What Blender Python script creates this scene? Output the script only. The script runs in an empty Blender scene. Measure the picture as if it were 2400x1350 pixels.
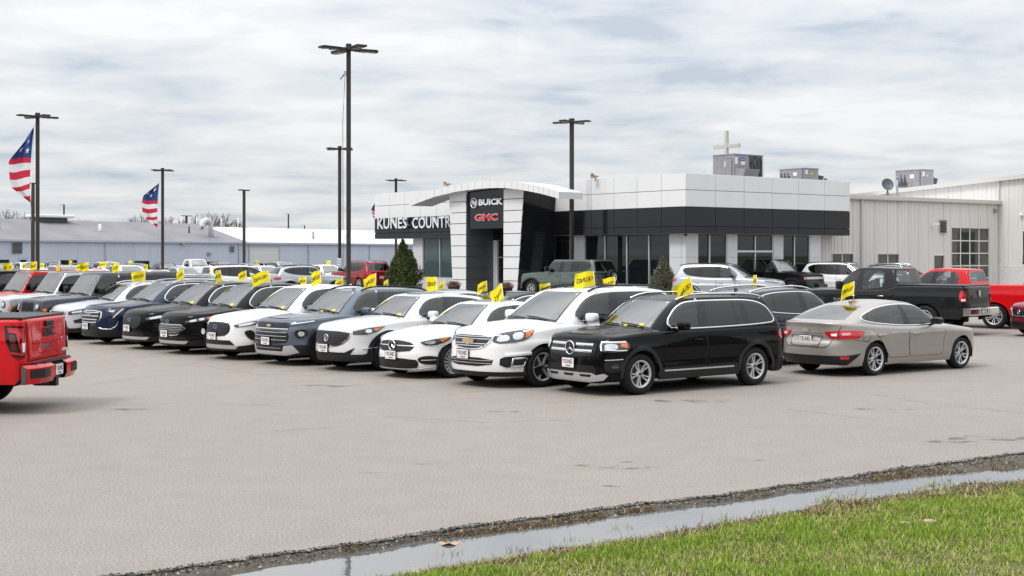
import bpy, math, random
import numpy as np
from mathutils import Vector, Matrix
from mathutils.geometry import delaunay_2d_cdt
R = math.radians
random.seed(7); rng = np.random.default_rng(7)
sc = bpy.context.scene
COL = sc.collection

# ------------------------------------------------------------------ camera
F = 3200.0; HZ = 597.0; HC = 2.4           # focal length in photo pixels, horizon row, eye height
cam_d = bpy.data.cameras.new('camera'); cam = bpy.data.objects.new('camera', cam_d); COL.objects.link(cam)
cam.location = (0, 0, HC); cam.rotation_euler = (R(90), 0, 0)
cam_d.sensor_width = 36; cam_d.lens = 36*F/2400; cam_d.shift_y = -(675-HZ)/2400
cam_d.clip_end = 5000; cam_d.clip_start = 0.1
sc.camera = cam
# ------------------------------------------------------------------ world, sun, exposure
SUN_EL, SUN_AZ = 52.0, -128.0     # azimuth measured clockwise from +Y : from behind left
w = bpy.data.worlds.new('World'); sc.world = w; w.use_nodes = True
nt = w.node_tree; nt.nodes.clear()
def N(t, **k):
    n = nt.nodes.new(t)
    for a, b in k.items(): setattr(n, a, b)
    return n
def wmath(op, a, b=None, c=None):
    n = N('ShaderNodeMath', operation=op)
    for i, v in enumerate((a, b, c)):
        if v is None: continue
        if isinstance(v, (int, float)): n.inputs[i].default_value = v
        else: nt.links.new(v, n.inputs[i])
    return n.outputs[0]
out = N('ShaderNodeOutputWorld'); bg = N('ShaderNodeBackground'); bg.inputs[1].default_value = 0.10
sky = N('ShaderNodeTexSky'); sky.sky_type = 'NISHITA'; sky.sun_disc = False
sky.sun_elevation = R(SUN_EL); sky.sun_rotation = R(SUN_AZ)
tc = N('ShaderNodeTexCoord'); sep = N('ShaderNodeSeparateXYZ'); nt.links.new(tc.outputs['Generated'], sep.inputs[0])
zc = wmath('MAXIMUM', sep.outputs[2], 0.0)
den = wmath('ADD', zc, 0.13)
cx = wmath('DIVIDE', sep.outputs[0], den); cy = wmath('DIVIDE', sep.outputs[1], den)
cmb = N('ShaderNodeCombineXYZ'); nt.links.new(cx, cmb.inputs[0]); nt.links.new(cy, cmb.inputs[1])
def wnoise(scale, detail, rough, off, sx=1.0, dist=0.0):
    m = N('ShaderNodeMapping'); m.inputs['Scale'].default_value = (sx, 1, 1); m.inputs['Location'].default_value = off
    nt.links.new(cmb.outputs[0], m.inputs[0])
    n = N('ShaderNodeTexNoise'); n.inputs['Scale'].default_value = scale; n.inputs['Detail'].default_value = detail
    n.inputs['Roughness'].default_value = rough; n.inputs['Distortion'].default_value = dist
    nt.links.new(m.outputs[0], n.inputs[0]); return n.outputs[0]
n1 = wnoise(1.0, 4, 0.55, (6.1, 2.3, 0), 0.85, 0.3)
n2 = wnoise(3.0, 6, 0.6, (9.1, 0.3, 0), 0.85, 0.3)
dens = wmath('ADD', wmath('ADD', wmath('MULTIPLY', n1, 0.55), wmath('MULTIPLY', n2, 0.45)), wmath('MULTIPLY', wmath('MINIMUM', zc, 0.3), 0.10))
cr = N('ShaderNodeValToRGB'); nt.links.new(dens, cr.inputs[0])
E = cr.color_ramp.elements
E[0].position = 0.39; E[0].color = (0.50, 0.56, 0.63, 1)
E[1].position = 0.60; E[1].color = (0.84, 0.845, 0.85, 1)
e = E.new(0.44); e.color = (0.615, 0.66, 0.715, 1)
e = E.new(0.51); e.color = (0.73, 0.75, 0.775, 1)
# overcast sky: brighter overhead than at the horizon
zen = wmath('ADD', wmath('MULTIPLY', wmath('POWER', zc, 1.25), 1.75), 0.97)
cm = N('ShaderNodeMix', data_type='RGBA', blend_type='MULTIPLY'); cm.inputs[0].default_value = 1
nt.links.new(cr.outputs[0], cm.inputs[6]); nt.links.new(zen, cm.inputs[7])
sc10 = N('ShaderNodeMix', data_type='RGBA', blend_type='MULTIPLY'); sc10.inputs[0].default_value = 1
nt.links.new(cm.outputs[2], sc10.inputs[6]); sc10.inputs[7].default_value = (8.7, 8.7, 8.7, 1)
mx = N('ShaderNodeMix', data_type='RGBA'); mx.inputs[0].default_value = 0.93
nt.links.new(sky.outputs[0], mx.inputs[6]); nt.links.new(sc10.outputs[2], mx.inputs[7])
nt.links.new(mx.outputs[2], bg.inputs[0]); nt.links.new(bg.outputs[0], out.inputs[0])
sun_d = bpy.data.lights.new('sun', 'SUN'); sun_d.energy = 1.5; sun_d.angle = R(14); sun_d.color = (1, .965, .92)
sun = bpy.data.objects.new('sun', sun_d); COL.objects.link(sun)
az = R(SUN_AZ); el = R(SUN_EL)
sv = Vector((math.sin(az)*math.cos(el), math.cos(az)*math.cos(el), math.sin(el)))
sun.rotation_euler = sv.to_track_quat('Z', 'Y').to_euler(); sun.location = (0, 0, 40)
sc.view_settings.view_transform = 'Standard'; sc.view_settings.look = 'None'
sc.view_settings.exposure = 0.27; sc.view_settings.gamma = 1; sc.view_settings.use_curve_mapping = False
sc.cycles.max_bounces = 8; sc.cycles.transparent_max_bounces = 16; sc.cycles.caustics_reflective = False

# ------------------------------------------------------------------ pixel helpers
def P(px, py, Y): return Vector(((px-1200)/F*Y, Y, HC+(HZ-py)/F*Y))
def sst(t): t = min(max(t, 0), 1); return t*t*(3-2*t)
def gz(x, y):      # the lot rises gently towards the showroom
    return .22*sst((y-45)/20)*sst((x/max(y, 1)+.185)/.05)*(1-sst((y-112)/22))
def G(px, py):
    Y = F*HC/(py-HZ); return ((px-1200)/F*Y, Y)

# ------------------------------------------------------------------ materials
MT = {}
def mat(name, col, rough=.6, metal=0, spec=.5, coat=0, emit=None, bump=None, noise=None, back=None):
    if name in MT: return MT[name]
    if name == 'paint_black': spec = .05; coat = .38; col = (.003, .003, .0035)
    m = bpy.data.materials.new(name); m.use_nodes = True; t = m.node_tree
    b = t.nodes['Principled BSDF']; b.inputs['Base Color'].default_value = (*col, 1)
    b.inputs['Roughness'].default_value = rough; b.inputs['Metallic'].default_value = metal
    b.inputs['Specular IOR Level'].default_value = spec
    if coat: b.inputs['Coat Weight'].default_value = coat; b.inputs['Coat Roughness'].default_value = .02; b.inputs['Coat IOR'].default_value = 1.42
    if noise:      # (scale, amount[, stretch]) tonal variation
        tcn = t.nodes.new('ShaderNodeTexCoord'); mp = t.nodes.new('ShaderNodeMapping')
        mp.inputs['Scale'].default_value = noise[2] if len(noise) > 2 else (1, 1, 1)
        n = t.nodes.new('ShaderNodeTexNoise'); n.inputs['Scale'].default_value = noise[0]; n.inputs['Detail'].default_value = 6
        t.links.new(tcn.outputs['Object'], mp.inputs[0]); t.links.new(mp.outputs[0], n.inputs[0])
        mr = t.nodes.new('ShaderNodeMapRange'); mr.inputs[1].default_value = .3; mr.inputs[2].default_value = .7
        mr.inputs[3].default_value = 1-noise[1]; mr.inputs[4].default_value = 1+noise[1]*.6
        t.links.new(n.outputs[0], mr.inputs[0])
        mm = t.nodes.new('ShaderNodeMix'); mm.data_type = 'RGBA'; mm.blend_type = 'MULTIPLY'; mm.inputs[0].default_value = 1
        mm.inputs[6].default_value = (*col, 1); t.links.new(mr.outputs[0], mm.inputs[7])
        t.links.new(mm.outputs[2], b.inputs['Base Color'])
        if bump:
            bp = t.nodes.new('ShaderNodeBump'); bp.inputs['Strength'].default_value = bump; bp.inputs['Distance'].default_value = .02
            t.links.new(n.outputs[0], bp.inputs['Height']); t.links.new(bp.outputs[0], b.inputs['Normal'])
    if back:       # inner side of a shell has its own lining
        d = t.nodes.new('ShaderNodeBsdfDiffuse'); d.inputs[0].default_value = (*back, 1)
        g = t.nodes.new('ShaderNodeNewGeometry'); mxs = t.nodes.new('ShaderNodeMixShader')
        t.links.new(g.outputs['Backfacing'], mxs.inputs[0]); t.links.new(b.outputs[0], mxs.inputs[1]); t.links.new(d.outputs[0], mxs.inputs[2])
        t.links.new(mxs.outputs[0], t.nodes['Material Output'].inputs[0])
    MT[name] = m; return m
def glass(name, tint, ior=1.55, rough=0.0, refl=(1, 1, 1)):
    m = bpy.data.materials.new(name); m.use_nodes = True; t = m.node_tree; t.nodes.clear()
    o = t.nodes.new('ShaderNodeOutputMaterial'); tr = t.nodes.new('ShaderNodeBsdfTransparent'); gl = t.nodes.new('ShaderNodeBsdfGlossy')
    tr.inputs[0].default_value = (*tint, 1); gl.inputs['Roughness'].default_value = rough; gl.inputs[0].default_value = (*refl, 1)
    fr = t.nodes.new('ShaderNodeFresnel'); fr.inputs[0].default_value = ior
    # a pane has two faces: use the same Fresnel whichever side is seen
    g = t.nodes.new('ShaderNodeNewGeometry'); ms = t.nodes.new('ShaderNodeMixShader')
    t.links.new(fr.outputs[0], ms.inputs[0]); t.links.new(tr.outputs[0], ms.inputs[1]); t.links.new(gl.outputs[0], ms.inputs[2])
    t.links.new(ms.outputs[0], o.inputs[0]); MT[name] = m; return m
def paint(name, col, metal=.0, rough=.35):
    return mat('paint_'+name, col, rough=rough, metal=metal, spec=.12, coat=.7, back=(.10, .10, .10))
PB = paint('black', (.006, .006, .007)); PW = paint('white', (.79, .79, .785)); PSW = paint('pearl_white', (.68, .69, .70))
PSL = paint('slate', (.115, .14, .175), metal=.45); PNV = paint('navy', (.012, .022, .05), metal=.2)
PSI = paint('silver', (.44, .46, .49), metal=.55); PTA = paint('taupe', (.38, .352, .33), metal=.5)
PRD = paint('red', (.56, .004, .008)); PMR = paint('maroon', (.17, .008, .02), metal=.2); PGR = paint('grey', (.085, .09, .10), metal=.3)
PGN = paint('sage', (.10, .13, .115), metal=.3); PDB = paint('dark_slate', (.03, .035, .055), metal=.3); PCR = paint('crimson', (.26, .008, .018), metal=.25)
PCH = paint('charcoal', (.010, .011, .012), metal=.1)
PLS = paint('light_silver', (.58, .60, .63), metal=.35)
BLK = mat('black_plastic', (.010, .010, .011), .4, spec=.35); CLAD = mat('grey_cladding', (.017, .018, .020), .45, spec=.3)
GBK = mat('gloss_black', (.005, .005, .006), .08, spec=.6); RUB = mat('tyre_rubber', (.009, .009, .010), .65, spec=.3, noise=(9, .3))
CHR = mat('chrome', (.78, .78, .80), .12, metal=1); SIL = mat('wheel_silver', (.62, .63, .65), .35, metal=.45)
DRM = mat('dark_rim', (.06, .062, .068), .3, metal=.6); INT = mat('interior_fabric', (.15, .15, .155), .8); TANI = mat('tan_leather', (.42, .40, .36), .6)
WELL = mat('wheel_well', (.006, .006, .006), .9); MESHM = mat('grille_mesh', (.012, .012, .014), .35)
LGT = mat('headlamp_lens', (.66, .69, .72), .14, metal=.6, coat=1); LGD = mat('headlamp_dark', (.045, .05, .058), .10, metal=.3, coat=1)
DRL = mat('lamp_strip', (.85, .87, .9), .15, coat=1); AMB = mat('amber_lens', (.75, .17, .02), .15, coat=1)
RLN = mat('red_lens', (.50, .008, .015), .12, coat=1); RLD = mat('dark_red_lens', (.10, .004, .008), .12, coat=1)
SEAM = mat('seam_shadow_gap', (.004, .004, .004), .8); GOLD = mat('gold_badge', (.72, .50, .22), .3, metal=.5)
PLW = mat('plate_white', (.78, .78, .78), .5); PLK = mat('plate_black_print', (.02, .02, .02), .5); PLR = mat('plate_red_print', (.6, .03, .02), .5)
YEL = mat('flag_yellow', (.88, .74, .0), .7); YTG = mat('yellow_tag', (.85, .58, .06), .6); WHP = mat('white_plastic', (.8, .8, .8), .4)
SKD = mat('skid_silver', (.55, .55, .56), .35, metal=.6); DISC = mat('brake_steel', (.16, .15, .14), .5, metal=.7)
GLW = glass('windshield_glass', (.72, .80, .80), 3.1); GLS = glass('side_glass', (.74, .82, .82), 1.75); GLP = glass('privacy_glass', (.08, .085, .09), 1.65)

# ------------------------------------------------------------------ mesh helpers
def setp(o, label=None, cat=None, group=None, kind=None):
    if label: o['label'] = label
    if cat: o['category'] = cat
    if group: o['group'] = group
    if kind: o['kind'] = kind
    return o
def empty(name, loc=(0, 0, 0), rz=0, **k):
    o = bpy.data.objects.new(name, None); COL.objects.link(o); o.location = loc; o.rotation_euler = (0, 0, rz)
    o.empty_display_size = .3; return setp(o, **k)
def link(name, me, parent=None, **k):
    o = bpy.data.objects.new(name, me); COL.objects.link(o)
    if parent is not None: o.parent = parent
    return setp(o, **k)
def fast_mesh(name, V, tris, mats, mi=None, smooth=False, quads=None):
    V = np.asarray(V, dtype=np.float32).reshape(-1, 3)
    fs = []
    if tris is not None and len(tris): fs.append(np.asarray(tris, dtype=np.int32).reshape(-1, 3))
    if quads is not None and len(quads): fs.append(np.asarray(quads, dtype=np.int32).reshape(-1, 4))
    me = bpy.data.meshes.new(name); me.vertices.add(len(V)); me.vertices.foreach_set('co', V.ravel())
    li = np.concatenate([f.ravel() for f in fs]); cnt = np.concatenate([np.full(len(f), f.shape[1]) for f in fs])
    me.loops.add(len(li)); me.loops.foreach_set('vertex_index', li.astype(np.int32)); me.polygons.add(len(cnt))
    st = np.concatenate([[0], np.cumsum(cnt)[:-1]]).astype(np.int32); me.polygons.foreach_set('loop_start', st)
    for m in mats: me.materials.append(m)
    if mi is not None: me.polygons.foreach_set('material_index', np.asarray(mi, dtype=np.int32))
    if smooth: me.polygons.foreach_set('use_smooth', np.ones(len(cnt), dtype=bool))
    me.update(calc_edges=True); me.validate(); return me
class MB:
    """collects faces and links them as ONE object"""
    def __init__(s): s.v = []; s.f = []; s.m = []; s.sm = []; s.mats = []
    def mi(s, m):
        if m not in s.mats: s.mats.append(m)
        return s.mats.index(m)
    def add(s, V, Fs, m, smooth=False):
        b = len(s.v); s.v += [tuple(p) for p in V]; k = s.mi(m)
        for f in Fs: s.f.append(tuple(i+b for i in f)); s.m.append(k); s.sm.append(smooth)
        return s
    def box(s, x0, x1, y0, y1, z0, z1, m):
        V = [(x0, y0, z0), (x1, y0, z0), (x1, y1, z0), (x0, y1, z0), (x0, y0, z1), (x1, y0, z1), (x1, y1, z1), (x0, y1, z1)]
        return s.add(V, [(0, 3, 2, 1), (4, 5, 6, 7), (0, 1, 5, 4), (1, 2, 6, 5), (2, 3, 7, 6), (3, 0, 4, 7)], m)
    def bbox(s, x0, x1, y0, y1, z0, z1, m, b=.01):
        """box with chamfered edges"""
        V = []; 
        for z, i in ((z0, b), (z0+b, 0), (z1-b, 0), (z1, b)):
            V += [(x0+i, y0+b*0+i, z), (x1-i, y0+i, z), (x1-i, y1-i, z), (x0+i, y1-i, z)]
        Fs = [(3, 2, 1, 0), (12, 13, 14, 15)]
        for r in range(3):
            for k in range(4): a = r*4+k; c = r*4+(k+1) % 4; Fs.append((a, c, c+4, a+4))
        return s.add(V, Fs, m)
    def prism(s, poly, ax, a0, a1, m):
        """poly: 2D points in the plane normal to axis ax, extruded a0..a1"""
        def mk(p, a): return {'x': (a, p[0], p[1]), 'y': (p[0], a, p[1]), 'z': (p[0], p[1], a)}[ax]
        n = len(poly); V = [mk(p, a0) for p in poly]+[mk(p, a1) for p in poly]
        Fs = [tuple(range(n)), tuple(range(2*n-1, n-1, -1))]+[(i, i+n, (i+1) % n+n, (i+1) % n) for i in range(n)]
        return s.add(V, Fs, m)
    def tube(s, path, r, m, n=8, r1=None, caps=True, smooth=True):
        path = [Vector(p) for p in path]; V = []; K = len(path)
        for i, p in enumerate(path):
            t = (path[min(i+1, K-1)]-path[max(i-1, 0)]).normalized()
            a = t.cross(Vector((0, 0, 1)))
            if a.length < .05: a = t.cross(Vector((1, 0, 0)))
            a.normalize(); b = a.cross(t); rr = r if r1 is None else r+(r1-r)*i/(K-1)
            for k in range(n):
                q = 2*math.pi*k/n; V.append(p+a*math.cos(q)*rr+b*math.sin(q)*rr)
        Fs = [(i*n+k, i*n+(k+1) % n, (i+1)*n+(k+1) % n, (i+1)*n+k) for i in range(K-1) for k in range(n)]
        if caps: Fs += [tuple(range(n-1, -1, -1)), tuple((K-1)*n+k for k in range(n))]
        return s.add(V, Fs, m, smooth)
    def lathe(s, prof, m, n=24, axis='z', c=(0, 0, 0), smooth=True, a0=0, a1=2*math.pi):
        full = abs(a1-a0-2*math.pi) < 1e-6; cols = n if full else n+1; V = []
        for k in range(cols):
            q = a0+(a1-a0)*k/n; ca, sa = math.cos(q), math.sin(q)
            for r, h in prof:
                if axis == 'z': V.append((c[0]+r*ca, c[1]+r*sa, c[2]+h))
                elif axis == 'y': V.append((c[0]+r*ca, c[1]+h, c[2]+r*sa))
                else: V.append((c[0]+h, c[1]+r*ca, c[2]+r*sa))
        J = len(prof); Fs = []
        for k in range(n):
            k2 = (k+1) % cols
            for j in range(J-1): Fs.append((k*J+j, k2*J+j, k2*J+j+1, k*J+j+1))
        return s.add(V, Fs, m, smooth)
    def sell(s, c, r, m, e1=.5, e2=.5, nu=12, nv=16, rot=None):
        """superellipsoid (rounded box / pod)"""
        def pw(a, e): return math.copysign(abs(a)**e, a)
        V = []
        for i in range(nu+1):
            a = -math.pi/2+math.pi*i/nu
            for j in range(nv):
                b = 2*math.pi*j/nv
                p = Vector((r[0]*pw(math.cos(a), e1)*pw(math.cos(b), e2), r[1]*pw(math.cos(a), e1)*pw(math.sin(b), e2), r[2]*pw(math.sin(a), e1)))
                if rot: p = rot @ p
                V.append(p+Vector(c))
        Fs = [(i*nv+j, i*nv+(j+1) % nv, (i+1)*nv+(j+1) % nv, (i+1)*nv+j) for i in range(nu) for j in range(nv)]
        return s.add(V, Fs, m, True)
    def xf(s, M):
        s.v = [tuple(M @ Vector(p)) for p in s.v]; return s
    def mesh(s, name):
        if any(m.name.startswith('paint_') for m in s.mats): s.fix = True
        me = bpy.data.meshes.new(name); me.from_pydata(s.v, [], s.f)
        for m in s.mats: me.materials.append(m)
        me.polygons.foreach_set('material_index', s.m); me.polygons.foreach_set('use_smooth', s.sm); me.update()
        if getattr(s, 'fix', False):
            import bmesh; bm_ = bmesh.new(); bm_.from_mesh(me); bmesh.ops.recalc_face_normals(bm_, faces=bm_.faces); bm_.to_mesh(me); bm_.free()
        return me
    def build(s, name, parent=None, **k): return link(name, s.mesh(name), parent, **k)

_tc = {}
def text_mesh(txt, bold=0.0):
    """glyph outlines as (verts 2D normalised to height 1, faces)"""
    if (txt, bold) in _tc: return _tc[(txt, bold)]
    cu = bpy.data.curves.new('t', 'FONT'); cu.body = txt; cu.size = 1; cu.offset = bold; cu.resolution_u = 2; cu.fill_mode = 'FRONT'
    o = bpy.data.objects.new('t', cu); COL.objects.link(o); dg = bpy.context.evaluated_depsgraph_get(); dg.update()
    me = bpy.data.meshes.new_from_object(o.evaluated_get(dg))
    V = np.array([v.co[:2] for v in me.vertices]); Fs = [tuple(p.vertices) for p in me.polygons]
    bpy.data.objects.remove(o); bpy.data.curves.remove(cu); bpy.data.meshes.remove(me)
    V -= V.min(0); V /= V[:, 1].max(); _tc[(txt, bold)] = (V, Fs); return _tc[(txt, bold)]
def heart_ring():
    t = np.linspace(0, 2*math.pi, 24, endpoint=False)
    x = 16*np.sin(t)**3; y = 13*np.cos(t)-5*np.cos(2*t)-2*np.cos(3*t)-np.cos(4*t)
    o = np.stack([x, y+3], 1)/30; i = o*.62; n = 24
    V = np.concatenate([o, i]); Fs = [(k, (k+1) % n, (k+1) % n+n, k+n) for k in range(n)]
    return V+np.array([.55, .5]), Fs
# ================================================================== car library
def pchip(kn):
    x = np.array([k[0] for k in kn], float); y = np.array([k[1] for k in kn], float)
    if len(x) == 2: return lambda q: np.interp(q, x, y)
    h = np.diff(x); d = np.diff(y)/h; m = np.zeros(len(x))
    for i in range(1, len(x)-1):
        if d[i-1]*d[i] > 0:
            w1 = 2*h[i]+h[i-1]; w2 = h[i]+2*h[i-1]; m[i] = (w1+w2)/(w1/d[i-1]+w2/d[i])
    m[0] = d[0]; m[-1] = d[-1]
    def f(q):
        q = np.clip(np.asarray(q, float), x[0], x[-1]); i = np.clip(np.searchsorted(x, q, side='right')-1, 0, len(x)-2)
        t = (q-x[i])/h[i]; t2 = t*t; t3 = t2*t
        return (2*t3-3*t2+1)*y[i]+(t3-2*t2+t)*h[i]*m[i]+(-2*t3+3*t2)*y[i+1]+(t3-t2)*h[i]*m[i+1]
    return f
def outline(x0, x1, W, af, pf, ar, pr, n=60):
    """half plan outline front centre -> rear centre, three sections each uniformly spaced"""
    t = np.linspace(0, math.pi/2, 400)
    def sec(x, y):
        l = np.concatenate([[0], np.cumsum(np.hypot(np.diff(x), np.diff(y)))]); s = np.linspace(0, l[-1], n+1)
        return np.interp(s, l, x), np.interp(s, l, y)
    fx, fy = sec(x0+af*(1-np.cos(t)**(2/pf)), W*np.sin(t)**(2/pf))
    rx, ry = sec((x1-ar*(1-np.cos(t)**(2/pr)))[::-1], (W*np.sin(t)**(2/pr))[::-1])
    sx, sy = np.linspace(x0+af, x1-ar, n+1), np.full(n+1, W)
    return np.concatenate([fx, sx[1:], rx[1:]]), np.concatenate([fy, sy[1:], ry[1:]])
class Lower:
    def __init__(s, sp):
        s.sp = sp; s.L = sp['L']; s.W = sp['W']
        x, y = outline(0, s.L, s.W, sp.get('af', .95), sp.get('pf', 3.0), sp.get('ar', .75), sp.get('pr', 3.2))
        l = np.concatenate([[0], np.cumsum(np.hypot(np.diff(x), np.diff(y)))]); keep = np.concatenate([[True], np.diff(l) > 1e-5])
        s.x, s.y, s.u = x[keep], y[keep], l[keep]; s.U = l[-1]
        tx, ty = np.gradient(s.x, s.u), np.gradient(s.y, s.u); q = np.hypot(tx, ty); s.nx, s.ny = -ty/q, tx/q
        s.nx[0], s.ny[0] = -1, 0; s.nx[-1], s.ny[-1] = 1, 0
        s.hs = pchip(sp['hs']); s.cr = pchip(sp.get('crown', [(0, .06), (1.2, .07), (s.L, .05)]))
        s.ps = pchip(sp.get('pside', [(.15, .09), (.30, .035), (.44, .012), (.56, .026), (.70, .012), (.78, 0), (.83, .004), (.87, .016), (1.0, .036), (1.2, .08)]))
        s.pf_ = pchip(sp.get('pfront', [(.15, .12), (.28, .02), (.5, 0), (.7, .025), (.9, .09), (1.1, .16)]))
        s.pr_ = pchip(sp.get('prear', [(.15, .12), (.3, .02), (.55, 0), (.66, .03), (.95, .06), (1.2, .10)]))
        s.rvs, s.rhs = sp.get('rs', (.06, .05)); s.rvf, s.rhf = sp.get('rf', (.13, .22)); s.rvr, s.rhr = sp.get('rr', (.07, .06))
        # top height along the outline, solved with the inset it implies
        wS, wF, wR = s.wts(s.nx, s.ny); rh = wS*s.rhs+wF*s.rhf+wR*s.rhr; zt = s.hs(s.x)
        for _ in range(4):
            ins = wS*s.ps(zt)+wF*s.pf_(zt)+wR*s.pr_(zt)+rh; zt = s.H(s.x-s.nx*ins, s.y-s.ny*ins)
        s.zt = zt
    def wts(s, nx, ny):
        a = ny**2; return a, (1-a)*(nx < 0), (1-a)*(nx >= 0)
    def H(s, x, y):
        x = np.asarray(x, float); v = np.clip(np.abs(y)/s.W, 0, 1)
        z = s.hs(x)+s.cr(x)*(1-v**2)
        c = s.sp.get('crease')
        if c: z = z+c[1]*np.exp(-((np.abs(y)-c[0]-.12*np.clip(x, 0, 1.3))/.07)**2)*np.clip((1.35-x)/.3, 0, 1)*np.clip(x/.3, 0, 1)
        return z
    def pt(s, u, z):
        u = np.asarray(u, float); z = np.asarray(z, float); sg = np.where(u < 0, -1., 1.); a = np.abs(u)
        a = np.where(a > s.U, 2*s.U-a, a)
        sg = np.where(np.abs(u) > s.U, -sg, sg)
        xb, yb, nx, ny = (np.interp(a, s.u, k) for k in (s.x, s.y, s.nx, s.ny)); zt = np.interp(a, s.u, s.zt)
        wS, wF, wR = s.wts(nx, ny); rv = wS*s.rvs+wF*s.rvf+wR*s.rvr; rh = wS*s.rhs+wF*s.rhf+wR*s.rhr
        d = np.clip((z-(zt-rv))/rv, 0, 1); z = np.minimum(z, zt)
        ins = wS*s.ps(z)+wF*s.pf_(z)+wR*s.pr_(z)+rh*(1-np.sqrt(1-np.minimum(d, 1)**2))
        f = s.sp.get('haunch')
        if f:
            for xc in (s.sp['xf'], s.sp['xr']): ins = ins-f*np.exp(-((xb-xc)/.48)**2)*np.exp(-((z-.72)/.17)**2)*wS
        return np.stack([xb-nx*ins, (yb-ny*ins)*sg, z], -1)
    def R(s, v, z):
        v = np.asarray(v, float); return s.pt(np.where(v < 0, -1., 1.)*(s.U-np.abs(v)), z)
    def S(s, x, z, side=1):
        a = np.interp(x, s.x, s.u); return s.pt(a*side, z)
    def C(s, x, y): x = np.asarray(x, float); y = np.asarray(y, float); return np.stack([x+0*y, y+0*x, s.H(x, y)], -1)
class Green:
    def __init__(s, sp, low):
        g = sp['gh']; s.g = g; s.low = low
        s.bx, s.by = outline(g['b'][0], g['b'][1], g['Wb'], g.get('af', .45), g.get('pf', 3.2), g.get('ar', .35), g.get('pr', 3.6))
        s.tx, s.ty = outline(g['t'][0], g['t'][1], g['Wt'], g.get('aft', .28), g.get('pft', 3.0), g.get('art', .22), g.get('prt', 3.4))
        s.q = np.linspace(0, 3, len(s.bx)); s.roof = pchip(g['roof'])
        tx, ty = np.gradient(s.bx), np.gradient(s.by); l = np.hypot(tx, ty)+1e-9; s.nx, s.ny = -ty/l, tx/l
        a = s.ny**2; kf, ks, kr = g.get('k', (1.22, 1.45, 1.25)); s.k = a*ks+(1-a)*np.where(s.nx < 0, kf, kr)
        s.zb = low.H(s.bx, s.by)-.02; s.zt = s.roof(s.tx)
        fr = s.q < 1.2; s.qw = float(np.interp(g.get('nws', .45), s.ny[fr], s.q[fr])); s.qs = float(np.interp(g.get('nsd', .90), s.ny[fr], s.q[fr]))
        rr = s.q > 1.8; s.qr = 3-float(np.interp(g.get('nrw', .6), s.ny[rr][::-1], (3-s.q[rr])[::-1]))
    def pt(s, q, e, side=1):
        q = np.asarray(q, float); e = np.clip(np.asarray(e, float), 0, 1)
        bx, by, tx, ty, k, zb, zt = (np.interp(q, s.q, a) for a in (s.bx, s.by, s.tx, s.ty, s.k, s.zb, s.zt))
        return np.stack([bx+(tx-bx)*e, (by+(ty-by)*e)*side, zb+(zt-zb)*(1-(1-e)**k)], -1)
    def qx(s, x, e):
        m = (s.q > .55) & (s.q < 2.6); xs = s.bx[m]+(s.tx[m]-s.bx[m])*e; return float(np.interp(x, xs, s.q[m]))
def normals(fn, a, b, ea=.006, eb=.006, ref=None):
    a = np.asarray(a, float); b = np.asarray(b, float)
    du = fn(a+ea, b)-fn(a-ea, b); dv = fn(a, b+eb)-fn(a, b-eb); n = np.cross(du, dv); l = np.linalg.norm(n, axis=-1, keepdims=True)
    n = n/np.maximum(l, 1e-12); p = fn(a, b)
    if ref is None: return n
    d = p-np.asarray(ref); d[..., 0] *= .25; sgn = np.sign((n*d).sum(-1, keepdims=True)); sgn[sgn == 0] = 1
    return n*sgn
def inpoly(px, py, poly):
    poly = np.asarray(poly); n = len(poly); c = np.zeros(len(px), bool); j = n-1
    for i in range(n):
        xi, yi = poly[i]; xj, yj = poly[j]
        if yi != yj: c ^= ((yi > py) != (yj > py)) & (px < (xj-xi)*(py-yi)/(yj-yi)+xi)
        j = i
    return c
def chaikin(p, k=1, closed=True, amt=.25):
    p = np.asarray(p, float)
    for _ in range(k):
        q = np.roll(p, -1, 0); p = np.stack([p*(1-amt)+q*amt, p*amt+q*(1-amt)], 1).reshape(-1, 2)
    return p
def rounded(p, r=.06):
    p = [np.asarray(q, float) for q in p]; o = [p[0]]
    for a, b, c in zip(p[:-2], p[1:-1], p[2:]):
        u = (a-b)/max(np.hypot(*(a-b)), 1e-6); v = (c-b)/max(np.hypot(*(c-b)), 1e-6); o += [b+u*r, b+(u+v)*r*.30, b+v*r]
    return np.array(o+[p[-1]])
def densify(p, step, closed=True):
    out = []; n = len(p)
    for i in range(n if closed else n-1):
        a, b = np.asarray(p[i], float), np.asarray(p[(i+1) % n], float); m = max(1, int(np.hypot(*(b-a))/step+.5))
        for k in range(m): out.append(a+(b-a)*k/m)
    if not closed: out.append(np.asarray(p[-1], float))
    return np.array(out)
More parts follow.
